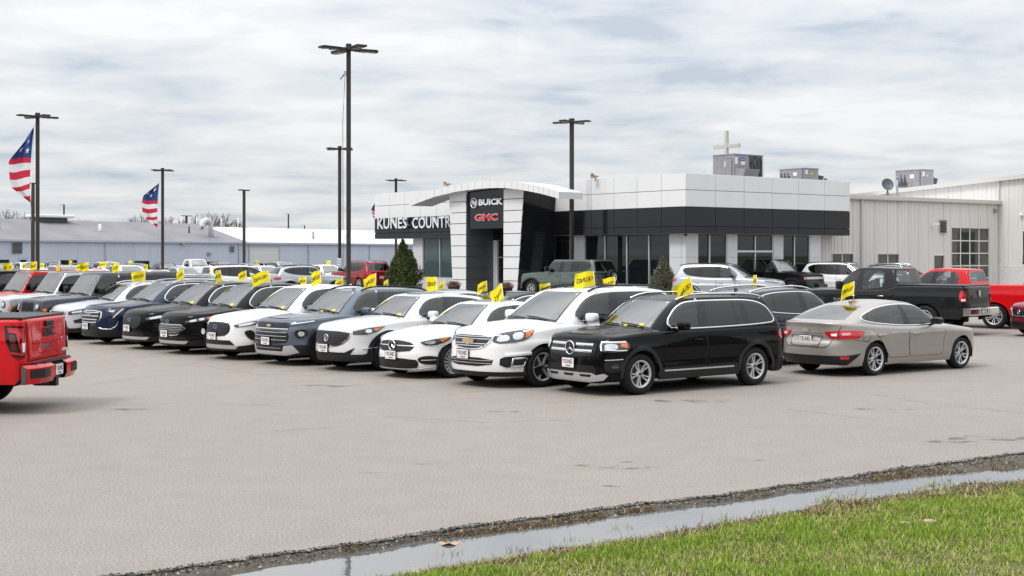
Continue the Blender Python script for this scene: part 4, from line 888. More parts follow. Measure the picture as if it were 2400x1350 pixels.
# --- boxy off-roader with seven slots
def jeep_extra(txt=None):
    def ex(root, low, gr, dx, pm, detail):
        for side in (1, -1):      # flared fenders standing proud of a narrow body
            for c, w0, w1 in ((low.sp['xf'], .60, .95), (low.sp['xr'], .80, .95)):
                b = MB(); pts = [(-.60, .60), (-.46, .86), (-.20, .98), (.28, .98), (.52, .80), (.60, .56)]
                for (xa, za), (xb, zb_) in zip(pts[:-1], pts[1:]):
                    V = [(c+xa-dx, side*w0, za), (c+xb-dx, side*w0, zb_), (c+xb-dx, side*w1, zb_-.02), (c+xa-dx, side*w1, za-.02), (c+xb-dx, side*w1, zb_-.085), (c+xa-dx, side*w1, za-.085)]
                    b.add(V, [(0, 1, 2, 3), (3, 2, 4, 5)], BLK); b.add([(v[0], v[1], v[2]) for v in (V[5], V[4], (V[1][0], V[1][1], V[1][2]-.08), (V[0][0], V[0][1], V[0][2]-.08))], [(0, 1, 2, 3)], WELL)
                b.build('fender', root)
                if c == low.sp['xf']:
                    a = MB(); a.box(c-.60-dx, c-.555-dx, side*.74 if side > 0 else -.93, side*.93 if side > 0 else -.74, .78, .86, AMB); a.build('indicator', root)
        b = MB(); b.bbox(-.06-dx, .20-dx, -.80, .80, .46, .66, BLK, .03); b.bbox(-.02-dx, .22-dx, -.55, .55, .64, .72, CLAD, .02); b.box(.10-dx, .5-dx, -.4, .4, .40, .60, BLK); b.build('bumper', root)
        if detail:
            a_ = add_plate(root, (-.09-dx, .0, .60), 0)
        if txt:
            V, Fs = text_mesh(txt, .015); sc_ = .62/V[:, 0].max(); t = MB(); fn = low.C
            # decal along the bonnet's side, read from the vehicle's right-hand/left-hand outer face
            for side in (1, -1):
                vv = []
                for v in V:
                    x = (.78+v[0]*sc_) if side < 0 else (1.40-v[0]*sc_); z_ = .965+v[1]*.075; p = low.S(np.array([x]), np.array([z_]), side)[0]; vv.append((p[0]-dx, p[1]+side*.008, p[2]))
                t.add(vv, Fs, mat('decal_blue', (.03, .14, .45), .4))
            t.build('lettering', root)
    return ex
JS = [('grille_slot', 'F', WELL, [(x_-.032, 1.03), (x_+.032, 1.03), (x_+.032, .76), (x_-.032, .76)], .012, dict(mir=False, rnd=1)) for x_ in np.arange(-.33, .34, .11)]
def jeep(paint, grille_m=None, txt=None, roof_m=None):
    return dict(L=4.85, W=.78, xf=.72, xr=3.74, Rt=.415, rim=.235, tw=.26, wout=.16, wheel=('n', 5, DRM), Ra=.50, archy=.92, af=.30, pf=4.5, ar=.3, pr=5, paint=paint, haunch=0, zb=.50, zbf=.60, zbr=.55,
    hs=[(0, 1.06), (.25, 1.10), (1.35, 1.17), (1.5, 1.19), (4.85, 1.19)], crown=[(0, .05), (1.4, .05), (1.6, .0), (4.85, 0)], rf=(.06, .07), rs=(.05, .05), crease=(.26, .015),
    pside=[(.4, .02), (.6, .0), (1.0, 0), (1.2, .02)], pfront=[(.5, .0), (.8, 0), (1.1, .05)], prear=[(.4, 0), (1.2, .02)], roof_m=roof_m or BLK, frame_m=None, mirror_m=BLK, handle_m=BLK,
    gh=dict(b=(1.52, 4.82), t=(1.98, 4.72), Wb=.74, Wt=.62, af=.12, pf=6, aft=.1, pft=6, ar=.12, pr=6, art=.1, prt=6, roof=[(1.9, 1.84), (4.8, 1.86)], k=(1.08, 1.12, 1.08), rcrown=.02, nws=.5, nsd=.8,
            dlo=[('A', .05, .05), ('A', .05, .84), (3.0, .86), (4.55, .86), (4.62, .08), (3.2, .05)], pillars=[(2.62, 2.62, .12), (3.46, 3.46, .12)], dark_from=1),
    doors=doors(1.72, 2.62, 3.44, .56), hz=1.0, mpos=(1.86, 1.34), mw=(.06, .11, .10), fin=False,
    feat=[('headlight', 'F', LGD, [(.53, .99), (.60, 1.02), (.68, .99), (.71, .91), (.68, .83), (.60, .80), (.53, .83), (.50, .91)], .014, dict(rnd=1, subs=[(LGT, [(.55, .97), (.66, .97), (.68, .91), (.66, .85), (.55, .85), (.53, .91)], .022, dict(rnd=1))]))]+JS+([('bonnet_vent', 'C', BLK, [(.75, -.22), (1.0, -.22), (1.0, .22), (.75, .22)], .006, dict(mir=False))]),
    extra=jeep_extra(txt), crownless=1)
S_MAL = dict(L=4.93, W=.927, xf=1.0, xr=3.83, Rt=.335, rim=.235, wheel=('fork', 5, SIL), Ra=.375, af=1.15, pf=2.5, ar=.85, pr=2.7, paint=PTA, zb=.21, zbf=.18, zbr=.24, haunch=.025,
    hs=[(0, .72), (.3, .79), (.9, .87), (1.5, .935), (2.6, .94), (3.7, 1.0), (4.5, 1.055), (4.93, 1.03)], crown=[(0, .06), (1.3, .07), (4.2, .03), (4.9, .035)], rf=(.14, .24), rs=(.08, .06), rr=(.05, .05),
    prear=[(.2, .16), (.34, .02), (.55, 0), (.70, .04), (.72, .075), (.98, .085), (1.06, .05)],
    gh=dict(b=(1.40, 4.72), t=(2.35, 3.58), Wb=.855, Wt=.60, af=.5, ar=.55, pr=3.2, roof=[(2.3, 1.405), (2.85, 1.445), (3.6, 1.375)], k=(1.28, 1.45, 1.30), rw=(.12, .92), rglass=GLW,
            dlo=[('A', .02, .05), ('A', .02, .74), (2.8, .80), (3.5, .76), (4.12, .34), (4.16, .14), (3.5, .05)], pillars=[(2.76, 2.84, .09), (3.86, 3.66, .05)], chrome=2, dark_from=9),
    doors=[[(1.68, .34), (2.76, .34), (2.78, None), (1.60, None), (1.62, .72)], [(2.776, .34), (3.42, .34), (3.58, .60), (3.78, .76), (3.92, None), (2.796, None)]], hz=.80, mpos=(2.02, 1.045), mirror_m=GBK, mw=(.075, .11, .07), fin_m=PTA,
    feat=[('boot_lid', 'R', SEAM, [(-.82, .985), (-.56, .62), (-.46, .575), (.46, .575), (.56, .62), (.82, .985)], .004, dict(mir=False, rib=.010, subs=[(None, [(-.42, .80), (.42, .80), (.34, .60), (-.34, .60)], .006, dict(rnd=1)), (SEAM, [(-.42, .80), (.42, .80), (.34, .60), (-.34, .60)], .009, dict(rib=.006, closed=True)), (CHR, [(-.42, .865), (.42, .865)], .012, dict(rib=.010))])),
          ('taillight', 'R', RLN, [(.46, .88), (.74, .905), (1.04, .91), (1.36, .89), (1.18, .76), (.74, .745), (.60, .76), (.50, .82)], .018, dict(subs=[(DRL, [(.60, .845), (.73, .85), (.73, .80), (.62, .805)], .024), (mat('pink_lens', (.75, .35, .35), .2, coat=1), [(.82, .865), (1.0, .87), (1.0, .825), (.84, .815)], .024), (SEAM, [(.765, .90), (.77, .75)], .024, dict(rib=.012))])),
          ('diffuser', 'R', BLK, [(-1.25, .46), (-.9, .42), (.9, .42), (1.25, .46), (.95, .24), (-.95, .24)], .010, dict(mir=False, subs=[(RLN, [(.78, .405), (.98, .41), (.96, .355), (.80, .35)], .016), (RLN, [(-.98, .41), (-.78, .405), (-.80, .35), (-.96, .355)], .016)])),
          ('bumper_seam', 'R', SEAM, [(1.08, .745), (1.16, .72), (1.60, .66)], .003, dict(rib=.006)),
          ('fuel_flap', 'S', SEAM, [(4.06, .86), (4.24, .86), (4.24, .70), (4.06, .70)], .003, dict(mir=False, side=1, rib=.006, closed=True))],
    emb=[('bow', 'R', 0, .905, .085)], plates=[('R', 0, .72)])
# --- pickups
def pickup_extra(kind):
    def ex(root, low, gr, dx, pm, detail):
        L, W = low.L, low.W; rz = float(low.hs(L-.5)); bx0 = gr.g['b'][1]+.04
        cov = MB(); cov.bbox(bx0-dx, L-.07-dx, -W+.10, W-.10, rz+.0, rz+.035, BLK, .01); cov.build('bed_cover', root)
        if kind == 'sierra':
            b = MB(); fm = pm
            # step bumper: full-width painted bar with dark corner steps
            prof = [(L-.04, .46), (L+.16, .46), (L+.20, .54), (L+.20, .70), (L+.12, .745), (L-.04, .745)]
            n = 9; ys = np.linspace(-W-.0, W+.0, n); 
            for i in range(n-1):
                y0, y1 = ys[i], ys[i+1]; s0 = -.16*max(0, abs(y0)-.70)/.33; s1 = -.16*max(0, abs(y1)-.70)/.33
                mid = abs((y0+y1)/2) < .28; mm = BLK if mid else fm
                V = [(x+s0*(x > L)-dx-(.06 if mid and x > L else 0), y0, z) for x, z in prof]+[(x+s1*(x > L)-dx-(.06 if mid and x > L else 0), y1, z) for x, z in prof]; m = len(prof)
                b.add(V, [(k, (k+1) % m, (k+1) % m+m, k+m) for k in range(m)], mm)
                b.box(L-.02-dx, L+.125+min(s0, s1)-dx, y0, y1, .745, .765, BLK)
            b.add([(x-.16*(x > L)-dx, W, z) for x, z in prof], [tuple(range(6))], fm); b.add([(x-.16*(x > L)-dx, -W, z) for x, z in prof], [tuple(range(5, -1, -1))], fm); b.build('bumper', root)
            for side in (1, -1):
                c = MB(); V = []
                for y_, x_ in ((.46, .203), (.58, .206), (.70, .206), (.84, .138), (.96, .080)): V += [(L+x_-dx, side*y_, .55), (L+x_-dx, side*y_, .68)]
                V = [v for v in V]; c.add(V, [(k*2, k*2+2, k*2+3, k*2+1) for k in range(4)], BLK)
                c.add([(v[0]-.004*0+.004, v[1], v[2]) for v in V], [(k*2, k*2+1, k*2+3, k*2+2) for k in range(4)], BLK); c.build('corner_step', root)
            h = MB(); h.box(L-.2-dx, L+.14-dx, -.06, .06, .36, .48, BLK); h.tube([(L-.05-dx, -.5, .44), (L+.05-dx, 0, .40), (L-.05-dx, .5, .44)], .03, BLK, 6); h.build('tow_hitch', root)
            add_plate(root, (L+.165-dx, 0, .62), math.pi)
            for txt, y0, z0, wd, hh, m_ in (('GMC', .26, 1.13, .52, .15, CHR), ('SIERRA', .30, .955, .46, .065, CHR)):
                V, Fs = text_mesh(txt, .03); sc_ = wd/V[:, 0].max(); t = MB(); xx = L+.012
                t.add([(xx-dx, -y0+v[0]*sc_, z0+v[1]*hh) for v in V], Fs, m_)
                if txt == 'GMC': t.add([(xx+.004-dx, -y0+.008+v[0]*sc_*.97, z0+.008+v[1]*hh*.90) for v in V], Fs, BLK)
                t.build('lettering', root)
            t = MB(); t.bbox(L+.0-dx, L+.016-dx, .58, .84, .86, .905, SIL, .004); t.build('badge', root)
            t = MB(); t.bbox(L+.0-dx, L+.03-dx, -.15, .15, 1.285, 1.385, BLK, .012); t.box(L+.03-dx, L+.034-dx, -.08, .08, 1.31, 1.35, GBK); t.build('handle', root)
        else:
            b = MB(); prof = [(L-.05, .56), (L+.16, .56), (L+.19, .62), (L+.19, .76), (L+.14, .79), (L-.05, .79)]
            for y0, y1, d in ((-W+.0, -.36, 0), (-.36, -.24, -.02), (-.24, .24, -.06), (.24, .36, -.02), (.36, W, 0)):
                V = [(x+d*(x > L)-dx, y0, z) for x, z in prof]+[(x+d*(x > L)-dx, y1, z) for x, z in prof]
                b.add(V, [(k, (k+1) % 6, (k+1) % 6+6, k+6) for k in range(6)]+[tuple(range(6)), tuple(range(11, 5, -1))], CHR)
            b.build('bumper', root); add_plate(root, (L+.16-dx, 0, .70), math.pi)
            r_ = MB(); r_.prism([(-.07, .10), (-.06, -.04), (0, -.11), (.06, -.04), (.07, .10)], 'x', L+.0-dx, L+.02-dx, CHR); r_.xf(Matrix.Translation((0, 0, 1.20))); r_.build('emblem', root)
            for txt, y0, z0, wd, hh in (('4X4', .62, 1.20, .17, .045),):
                V, Fs = text_mesh(txt, .02); sc_ = wd/V[:, 0].max(); t = MB(); t.add([(L+.014-dx, y0+v[0]*sc_, z0+v[1]*hh) for v in V], Fs, CHR); t.build('lettering', root)
            V, Fs = text_mesh('RAM', .03); t = MB(); sc_ = .40/V[:, 0].max(); t.add([(1.75-v[0]*sc_*0+v[0]*sc_-dx, low.S(np.array([1.8]), np.array([.98]), -1)[0][1]-.012, .95+v[1]*.07) for v in V], Fs, CHR)
            V, Fs = text_mesh('2500', .03); sc_ = .40/V[:, 0].max(); t.add([(1.75+v[0]*sc_-dx, low.S(np.array([1.8]), np.array([.90]), -1)[0][1]-.012, .86+v[1]*.07) for v in V], Fs, CHR); t.build('lettering', root)
            h = MB(); h.box(gr.g['t'][1]-.05-dx, gr.g['t'][1]+.035-dx, -.16, .16, 1.875, 1.915, RLN); h.build('brake_light', root)
    return ex
def pickup(paint, kind, L=5.95, H=1.93, Rt=.41, lift=0.0):
    d = lift; wl = ('twin', 6, SIL)
    f = []
    if kind == 'sierra':
        f = [('tailgate', 'R', SEAM, [(-.84, 1.40), (-.82, .80), (.82, .80), (.84, 1.40)], .003, dict(mir=False, rib=.012, subs=[(None, [(-.80, 1.38), (-.78, .82), (.78, .82), (.80, 1.38)], .010), (None, [(-.66, 1.28), (-.60, 1.06), (.60, 1.06), (.66, 1.28)], .001, dict(rnd=1)), (SEAM, [(-.70, 1.34), (-.66, 1.06), (-.62, 1.045), (.62, 1.045), (.66, 1.06), (.70, 1.34)], .014, dict(rib=.006)), (SEAM, [(-.5, .93), (-.4, .90), (.4, .90), (.5, .93)], .014, dict(rib=.006))])),
             ('taillight', 'R', GBK, [(.90, 1.33), (1.24, 1.34), (1.20, 1.10), (1.10, .88), (.90, .86)], .016, dict(subs=[(RLN, [(.93, 1.30), (1.19, 1.31), (1.17, 1.24), (1.05, 1.22), (1.02, 1.05), (.98, .93), (1.13, .96), (1.10, .92), (.95, .89), (.93, 1.0)], .024), (RLD, [(1.07, 1.20), (1.16, 1.21), (1.10, .98), (1.03, .96)], .024), (DRL, [(.915, 1.08), (.965, 1.08), (.965, .95), (.93, .94)], .028)]))]
    else:
        f = [('tailgate', 'R', SEAM, [(-.80, 1.36), (-.80, .82), (.80, .82), (.80, 1.36)], .003, dict(mir=False, rib=.012)),
             ('taillight', 'R', RLN, [(.87, 1.30), (1.10, 1.31), (1.10, .98), (.87, .96)], .016, dict(rnd=1, subs=[(DRL, [(.90, 1.06), (1.04, 1.06), (1.04, 1.0), (.90, 1.0)], .022)])),
             ('headlight', 'F', LGT, [(.62, 1.12), (1.10, 1.14), (1.14, .95), (.66, .93)], .014, dict(rnd=1)),
             ('grille', 'F', CHR, [(-.56, 1.20), (.56, 1.20), (.56, .86), (-.56, .86)], .014, dict(mir=False)),
             ('lower_lip', 'F', CHR, [(-1.0, .72), (1.0, .72), (1.0, .54), (-1.0, .54)], .03, dict(mir=False))]
    return dict(L=L, W=1.015, xf=1.0, xr=L-1.28, Rt=Rt, rim=.27, tw=.28, wheel=wl, Ra=Rt+.10, archy=.9, af=.45, pf=3.6, ar=.22, pr=5, paint=paint, haunch=.02, zb=.46+d, zbf=.42, zbr=.60,
    hs=[(0, 1.12), (.3, 1.20), (1.5, 1.27), (3.5, 1.30), (3.9, 1.42), (L, 1.43)], crown=[(0, .06), (1.5, .07), (2.4, .0), (L, 0)], rf=(.12, .2), rs=(.05, .05), rr=(.05, .05),
    pside=[(.3, .06), (.5, .02), (.8, 0), (1.1, 0), (1.25, .03), (1.45, .05)], prear=[(.4, .04), (.7, .0), (1.4, .02)], spine=(.7, L-.5),
    gh=dict(b=(1.55, 3.84), t=(2.30, 3.70), Wb=.93, Wt=.72, af=.4, ar=.12, pr=6, art=.12, prt=6, roof=[(2.2, H-.06), (2.8, H), (3.8, H-.03)], k=(1.2, 1.35, 1.08), rw=(.22, .86), rcrown=.03, nrw=.35,
            dlo=[('A', .02, .05), ('A', .02, .76), (2.7, .80), (3.40, .80), (3.44, .10), (2.8, .05)], pillars=[(2.60, 2.64, .12)], chrome=0, dark_from=9 if kind == 'ram' else 1, rglass=GLS if kind == 'ram' else GLP),
    doors=[[(1.75, .52), (2.60, .52), (2.60, None), (1.80, None)], [(2.615, .52), (3.50, .52), (3.56, None), (2.615, None)]], hz=1.10, handle_m=CHR if kind == 'ram' else paint, mpos=(2.0, 1.43), mw=(.08, .13, .13), mirror_m=BLK, fin=False,
    feat=f, extra=pickup_extra(kind))
# --- large electric off-roader
def hummer_extra(root, low, gr, dx, pm, detail):
    L = low.L
    if detail:
        b = MB(); b.lathe([(.001, -.10), (.36, -.10), (.40, -.04), (.40, .08), (.34, .13), (.24, .12), (.22, .04), (.001, .04)], RUB, 28, 'x', c=(L+.16-dx, .10, 1.05)); 
        s = MB(); s.lathe([(.235, .125), (.20, .10), (.19, .05)], SIL, 24, 'x', c=(L+.16-dx, .10, 1.05))
        for k in range(6):
            a = k*math.pi/3; c, s_ = math.cos(a), math.sin(a); s.add([(L+.26-dx, .10+.03*-s_*1.2+.02*c, 1.05+.03*c*1.2+.02*s_), (L+.26-dx, .10+.03*s_*1.2+.02*c, 1.05-.03*c*1.2+.02*s_), (L+.28-dx, .10+.21*c+.04*s_, 1.05+.21*s_-.04*c), (L+.28-dx, .10+.21*c-.04*s_, 1.05+.21*s_+.04*c)], [(0, 1, 2, 3)], SIL)
        o = b.build('spare_wheel', root); s.build('rim', o)
    g = MB(); g.bbox(-.10-dx, .25-dx, -.85, .85, .52, .70, BLK, .03); g.box(-.12-dx, .0-dx, -.42, .42, .50, .74, GBK); g.build('bumper', root)
def hummer(paint):
    return dict(L=4.95, W=1.09, xf=.88, xr=4.05, Rt=.45, rim=.25, tw=.30, wheel=('twin', 6, SIL), Ra=.56, archy=.88, af=.45, pf=4, ar=.3, pr=4.5, paint=paint, clad=BLK, clad_w=.09, clad_z=.60, haunch=0, zb=.48, zbf=.45, zbr=.50, roof_m=GBK,
    hs=[(0, 1.12), (.3, 1.18), (1.4, 1.26), (4.95, 1.30)], crown=[(0, .06), (1.4, .07), (1.8, 0), (5, 0)], rf=(.08, .12), rs=(.06, .06), crease=(.5, .02),
    gh=dict(b=(1.60, 4.90), t=(2.15, 4.65), Wb=1.0, Wt=.80, af=.2, pf=5, aft=.15, pft=5, ar=.2, pr=5, roof=[(2.1, 1.93), (4.7, 1.93)], k=(1.1, 1.2, 1.1), rcrown=.03, rw=(.1, .85),
            dlo=[('A', .03, .05), ('A', .03, .80), (2.9, .83), (4.5, .83), (4.55, .15), (3.3, .05)], pillars=[(2.75, 2.78, .10), (3.62, 3.56, .22)], dark_from=2),
    doors=doors(1.75, 2.75, 3.7, .64), hz=1.12, mpos=(1.98, 1.46), mw=(.07, .13, .12), mirror_m=BLK, fin=False,
    feat=[('grille', 'F', GBK, [(-1.0, 1.10), (1.0, 1.10), (1.02, .90), (-1.02, .90)], .014, dict(mir=False, subs=[(mat('lamp_bar_dim', (.42, .40, .38), .2, coat=1), [(a_-.12, 1.06), (a_+.12, 1.06), (a_+.12, .95), (a_-.12, .95)], .022) for a_ in (-.70, -.42, -.14, .14, .42, .70)])),
          ('side_marker', 'F', AMB, [(.90, 1.06), (1.06, 1.06), (1.06, .94), (.90, .94)], .02),
          ('grille', 'F', BLK, [(-.9, .86), (.9, .86), (.9, .70), (-.9, .70)], .012, dict(mir=False)),
          ('taillight', 'R', RLD, [(.70, 1.12), (1.0, 1.12), (1.0, 1.02), (.70, 1.02)], .014)],
    plates=[('F', .0, .62)], extra=hummer_extra)
# --- three-row crossover used for the row by the showroom
S_ENC = dict(L=5.2, W=1.0, xf=1.0, xr=4.07, Rt=.385, rim=.265, wheel=('n', 9, SIL), af=1.05, pf=2.8, ar=.7, pr=3.0, paint=PSI, clad=CLAD, clad_w=.03, clad_z=.36, haunch=.02,
    hs=[(0, .92), (.3, 1.0), (.9, 1.07), (1.55, 1.12), (3.0, 1.12), (4.2, 1.17), (5.2, 1.14)], crown=[(0, .06), (1.5, .07), (5, .04)], rf=(.14, .24),
    gh=dict(b=(1.5, 5.04), t=(2.4, 4.66), Wb=.93, Wt=.70, af=.5, roof=[(2.3, 1.70), (3.0, 1.755), (4.0, 1.75), (4.8, 1.69)], k=(1.22, 1.48, 1.2), sunroof=(2.7, 3.8, .5), rw=(.08, .85),
            dlo=[('A', .02, .05), ('A', .02, .76), (3.0, .80), (4.2, .79), (4.55, .55), (4.35, .12), (3.8, .05)], pillars=[(2.86, 2.92, .10), (3.78, 3.68, .14)]),
    doors=doors(1.8, 2.9, 3.98, .40), hz=.93, rails=(2.4, 4.7, BLK, .03), mpos=(2.12, 1.24), mirror_m=GBK, mw=(.085, .125, .08),
    feat=[('headlight', 'F', LGD, [(.55, .98), (1.0, 1.03), (1.35, 1.05), (1.30, 1.0), (1.0, .97), (.58, .93)], .012, dict(subs=[(DRL, [(.65, .97), (1.0, 1.01), (1.30, 1.03)], .02, dict(rib=.016))])),
          ('grille', 'F', BLK, [(-.60, .86), (.60, .86), (.74, .60), (.60, .44), (-.60, .44), (-.74, .60)], .012, dict(mir=False, rnd=1)),
          ('taillight', 'R', RLN, [(.40, 1.06), (.80, 1.09), (1.16, 1.10), (1.10, .98), (.74, .97)], .016, dict(rnd=1)),
          ('rear_bumper', 'R', CLAD, [(-1.2, .48), (1.2, .48), (1.2, .27), (-1.2, .27)], .012, dict(mir=False))],
    plates=[('R', 0, .80)], fin_m=GBK)
S_ENV = dict(S_TER); S_ENV.update(L=4.66, paint=PDB, clad=CLAD, clad_z=.42, rails=(2.1, 4.1, CHR, .05), mirror_m=PDB)
S_COM = dict(L=4.4, W=.91, xf=.88, xr=3.52, Rt=.345, rim=.225, wheel=('n', 5, SIL), af=.85, pf=3.0, ar=.6, pr=3.0, paint=PSI, clad=CLAD, clad_z=.44, haunch=.02,
    hs=[(0, .88), (.3, .97), (1.35, 1.06), (2.6, 1.06), (3.7, 1.11), (4.4, 1.10)],
    gh=dict(b=(1.30, 4.28), t=(2.0, 3.92), Wb=.85, Wt=.63, af=.45, roof=[(1.95, 1.56), (2.6, 1.60), (4.0, 1.545)], k=(1.22, 1.48, 1.2), roof_c=1,
            dlo=[('A', .02, .05), ('A', .02, .76), (2.6, .80), (3.5, .78), (3.85, .5), (3.8, .25), (3.3, .05)], pillars=[(2.5, 2.56, .10), (3.4, 3.3, .09)], rw=(.1, .85)),
    roof_m=GBK, rails=(2.05, 3.9, BLK, .04), doors=doors(1.56, 2.52, 3.42, .48), hz=.88, mpos=(1.88, 1.17), mirror_m=GBK,
    feat=[('taillight', 'R', RLN, [(.44, .98), (.96, 1.0), (1.06, .97), (1.02, .85), (.50, .84)], .016, dict(rnd=1, subs=[(BLK, [(.42, .92), (1.0, .93)], .02, dict(rib=.014))])),
          ('headlight', 'F', LGD, [(.55, .90), (1.1, .95), (1.05, .85), (.58, .82)], .012, dict(rnd=1)), ('grille', 'F', BLK, [(-.5, .88), (.5, .88), (.5, .78), (-.5, .78)], .012, dict(mir=False))],
    plates=[('R', 0, .78)])
S_VAN = dict(L=5.18, W=1.01, xf=.98, xr=4.07, Rt=.355, rim=.235, wheel=('n', 10, SIL), af=1.1, pf=2.7, ar=.5, pr=3.4, paint=PW, clad=None, haunch=.01,
    hs=[(0, .82), (.3, .90), (1.2, 1.02), (2.6, 1.04), (4.2, 1.08), (5.18, 1.08)],
    gh=dict(b=(1.15, 5.08), t=(2.30, 4.90), Wb=.94, Wt=.74, af=.5, roof=[(2.2, 1.70), (3.0, 1.755), (4.9, 1.72)], k=(1.24, 1.45, 1.15), rw=(.08, .85),
            dlo=[('A', .02, .05), ('A', .02, .76), (3.0, .80), (4.5, .78), (4.78, .5), (4.7, .2), (3.8, .05)], pillars=[(2.72, 2.78, .10), (3.78, 3.78, .04)], chrome=0),
    rails=(2.4, 4.8, BLK, .035), doors=doors(1.8, 2.76, 3.9, .36), hz=.9, mpos=(2.1, 1.16),
    feat=[('taillight', 'R', RLN, [(.30, 1.02), (1.0, 1.06), (1.05, .95), (.30, .96)], .014, dict(rnd=1)), ('headlight', 'F', LGT, [(.5, .85), (1.2, .93), (1.1, .82), (.55, .78)], .012, dict(rnd=1)), ('grille', 'F', BLK, [(-.5, .60), (.5, .60), (.6, .42), (-.6, .42)], .012, dict(mir=False))])
# ================================================================== ground
def nodes_mat(name): 
    m = bpy.data.materials.new(name); m.use_nodes = True; t = m.node_tree; b = t.nodes['Principled BSDF']; return m, t, b
def asphalt():
    m, t, b = nodes_mat('asphalt'); n_ = t.nodes; l = t.links
    g = n_.new('ShaderNodeNewGeometry')
    def noise(sc_, det=3, st=(1, 1, 1), rough=.5):
        mp = n_.new('ShaderNodeMapping'); mp.inputs['Scale'].default_value = st; l.new(g.outputs['Position'], mp.inputs[0])
        x = n_.new('ShaderNodeTexNoise'); x.inputs['Scale'].default_value = sc_; x.inputs['Detail'].default_value = det; x.inputs['Roughness'].default_value = rough; l.new(mp.outputs[0], x.inputs[0]); return x.outputs[0]
    def ramp(src, stops):
        r_ = n_.new('ShaderNodeValToRGB'); l.new(src, r_.inputs[0]); e_ = r_.color_ramp.elements
        e_[0].position, e_[0].color = stops[0][0], (*stops[0][1], 1); e_[1].position, e_[1].color = stops[-1][0], (*stops[-1][1], 1)
        for p, c in stops[1:-1]: q = e_.new(p); q.color = (*c, 1)
        return r_.outputs[0]
    def mul(a, b_, f=1.0):
        x = n_.new('ShaderNodeMix'); x.data_type = 'RGBA'; x.blend_type = 'MULTIPLY'; x.inputs[0].default_value = f; l.new(a, x.inputs[6]); l.new(b_, x.inputs[7]); return x.outputs[2]
    grain = ramp(noise(42, 5, rough=.8), [(.33, (.122, .109, .099)), (.45, (.238, .214, .195)), (.55, (.292, .263, .240)), (.68, (.48, .44, .40))])
    big = ramp(noise(.16, 5, (1, .6, 1)), [(.35, (.955, .955, .965)), (.62, (1.02, 1.015, 1.0))])
    mid = ramp(noise(1.6, 9, rough=.7), [(.32, (.93, .93, .93)), (.6, (1.03, 1.03, 1.03))])
    stain = ramp(noise(.45, 4, (1, 2.6, 1)), [(.235, (.66, .65, .64)), (.265, (1, 1, 1))])
    c = mul(mul(mul(grain, big), mid), stain, .9)
    l.new(c, b.inputs['Base Color']); b.inputs['Roughness'].default_value = .85; b.inputs['Specular IOR Level'].default_value = .3
    bp = n_.new('ShaderNodeBump'); bp.inputs['Strength'].default_value = .5; bp.inputs['Distance'].default_value = .004; l.new(noise(75, 4, rough=.75), bp.inputs['Height']); l.new(bp.outputs[0], b.inputs['Normal'])
    return m
ASP = asphalt()
# pavement edge line measured on the photo
e0 = Vector((*G(300, 1344), 0)); e1 = Vector((*G(2400, 1062), 0)); ed = (e1-e0).normalized(); en = Vector((ed.y, -ed.x, 0))   # en points to the verge
def epx(s, d): return e0+ed*s+en*d
def wob(s): return .045*math.sin(s*1.1+.6)+.02*math.sin(s*3.3+1)+.016*math.sin(s*9.7)+.012*math.sin(s*23.1)
# lot surface: one sheet to the horizon, cut along the verge
ys = list(range(0, 76, 3))+[80, 100, 130, 180, 260, 420, 800, 2500]; V = []; Fq = []
ss = np.concatenate([np.arange(-60, -6, 3), np.arange(-6, 14, .12), np.arange(14, 90, 4)])
ds = [0, .25, .6, 1.2, 2.5, 5, 8, 12, 16, 20, 24, 28, 32, 36, 40, 44, 48, 52, 56, 60, 64, 68, 72, 76, 84, 100, 130, 180, 300, 700, 2600]
for d in ds:
    for s in ss:
        k = min(1, d/3); fan = 1+max(0, d-90)*.02
        p = epx(s*fan, -d+wob(s)*(1-k)); V.append((p.x, p.y, gz(p.x, p.y)))
n = len(ss)
for i in range(len(ds)-1):
    for j in range(n-1): Fq.append((i*n+j, i*n+j+1, (i+1)*n+j+1, (i+1)*n+j))
link('parking_lot', fast_mesh('parking_lot', V, None, [ASP], quads=[f[::-1] for f in Fq], smooth=True), kind='structure')
# broken edge of the pavement, loose stone chips
EDG = mat('asphalt_edge', (.10, .098, .092), .9, noise=(30, .6), bump=1.0)
def nz(x, y, s=1.0):
    from mathutils import noise as _n
    return _n.noise(Vector((x*s, y*s, 3.3)))
ss2 = np.arange(-6, 14, .035); prof = np.array([0, .04, .09, .15, .22, .30, .40, .52, .66, .82, 1.0, 1.2, 1.42, 1.66, 1.92, 2.2, 2.5, 2.85, 3.25, 3.7, 4.3, 5.2, 6.5, 9, 14, 30])
def px_of(p): return 1200+F*p.x/p.y, HZ+F*(HC-p.z)/p.y
def G2(px, py, z): Y = F*(HC-z)/(py-HZ); return ((px-1200)/F*Y, Y)
# far bank of the puddle (distance from pavement edge) along s
lo = [(-6, 2.2), (-2, 1.6)]
for X_, Y_ in ((950, 1345), (1150, 1318), (1300, 1288), (1525, 1254), (1703, 1228), (1880, 1201), (1942, 1176), (2130, 1160), (2240, 1134), (2400, 1127)):
    q = Vector((*G2(X_, Y_, -.045), 0))-e0; lo.append((q.dot(ed), q.dot(en)))
up = [(-6, .5)]
for X_, Y_ in ((530, 1348), (700, 1316), (1000, 1266), (1300, 1233), (1480, 1204), (1700, 1180), (2000, 1134), (2150, 1118), (2400, 1103)):
    q = Vector((*G2(X_, Y_, -.045), 0))-e0; up.append((q.dot(ed), q.dot(en)))
grs = [(-6, 2.4), (-2, 1.75)]
for X_, Y_ in ((930, 1350), (1100, 1330), (1300, 1296), (1525, 1274), (1700, 1241), (1896, 1209), (2150, 1169), (2400, 1149)):
    q = Vector((*G2(X_, Y_, -.01), 0))-e0; grs.append((q.dot(ed), q.dot(en)))
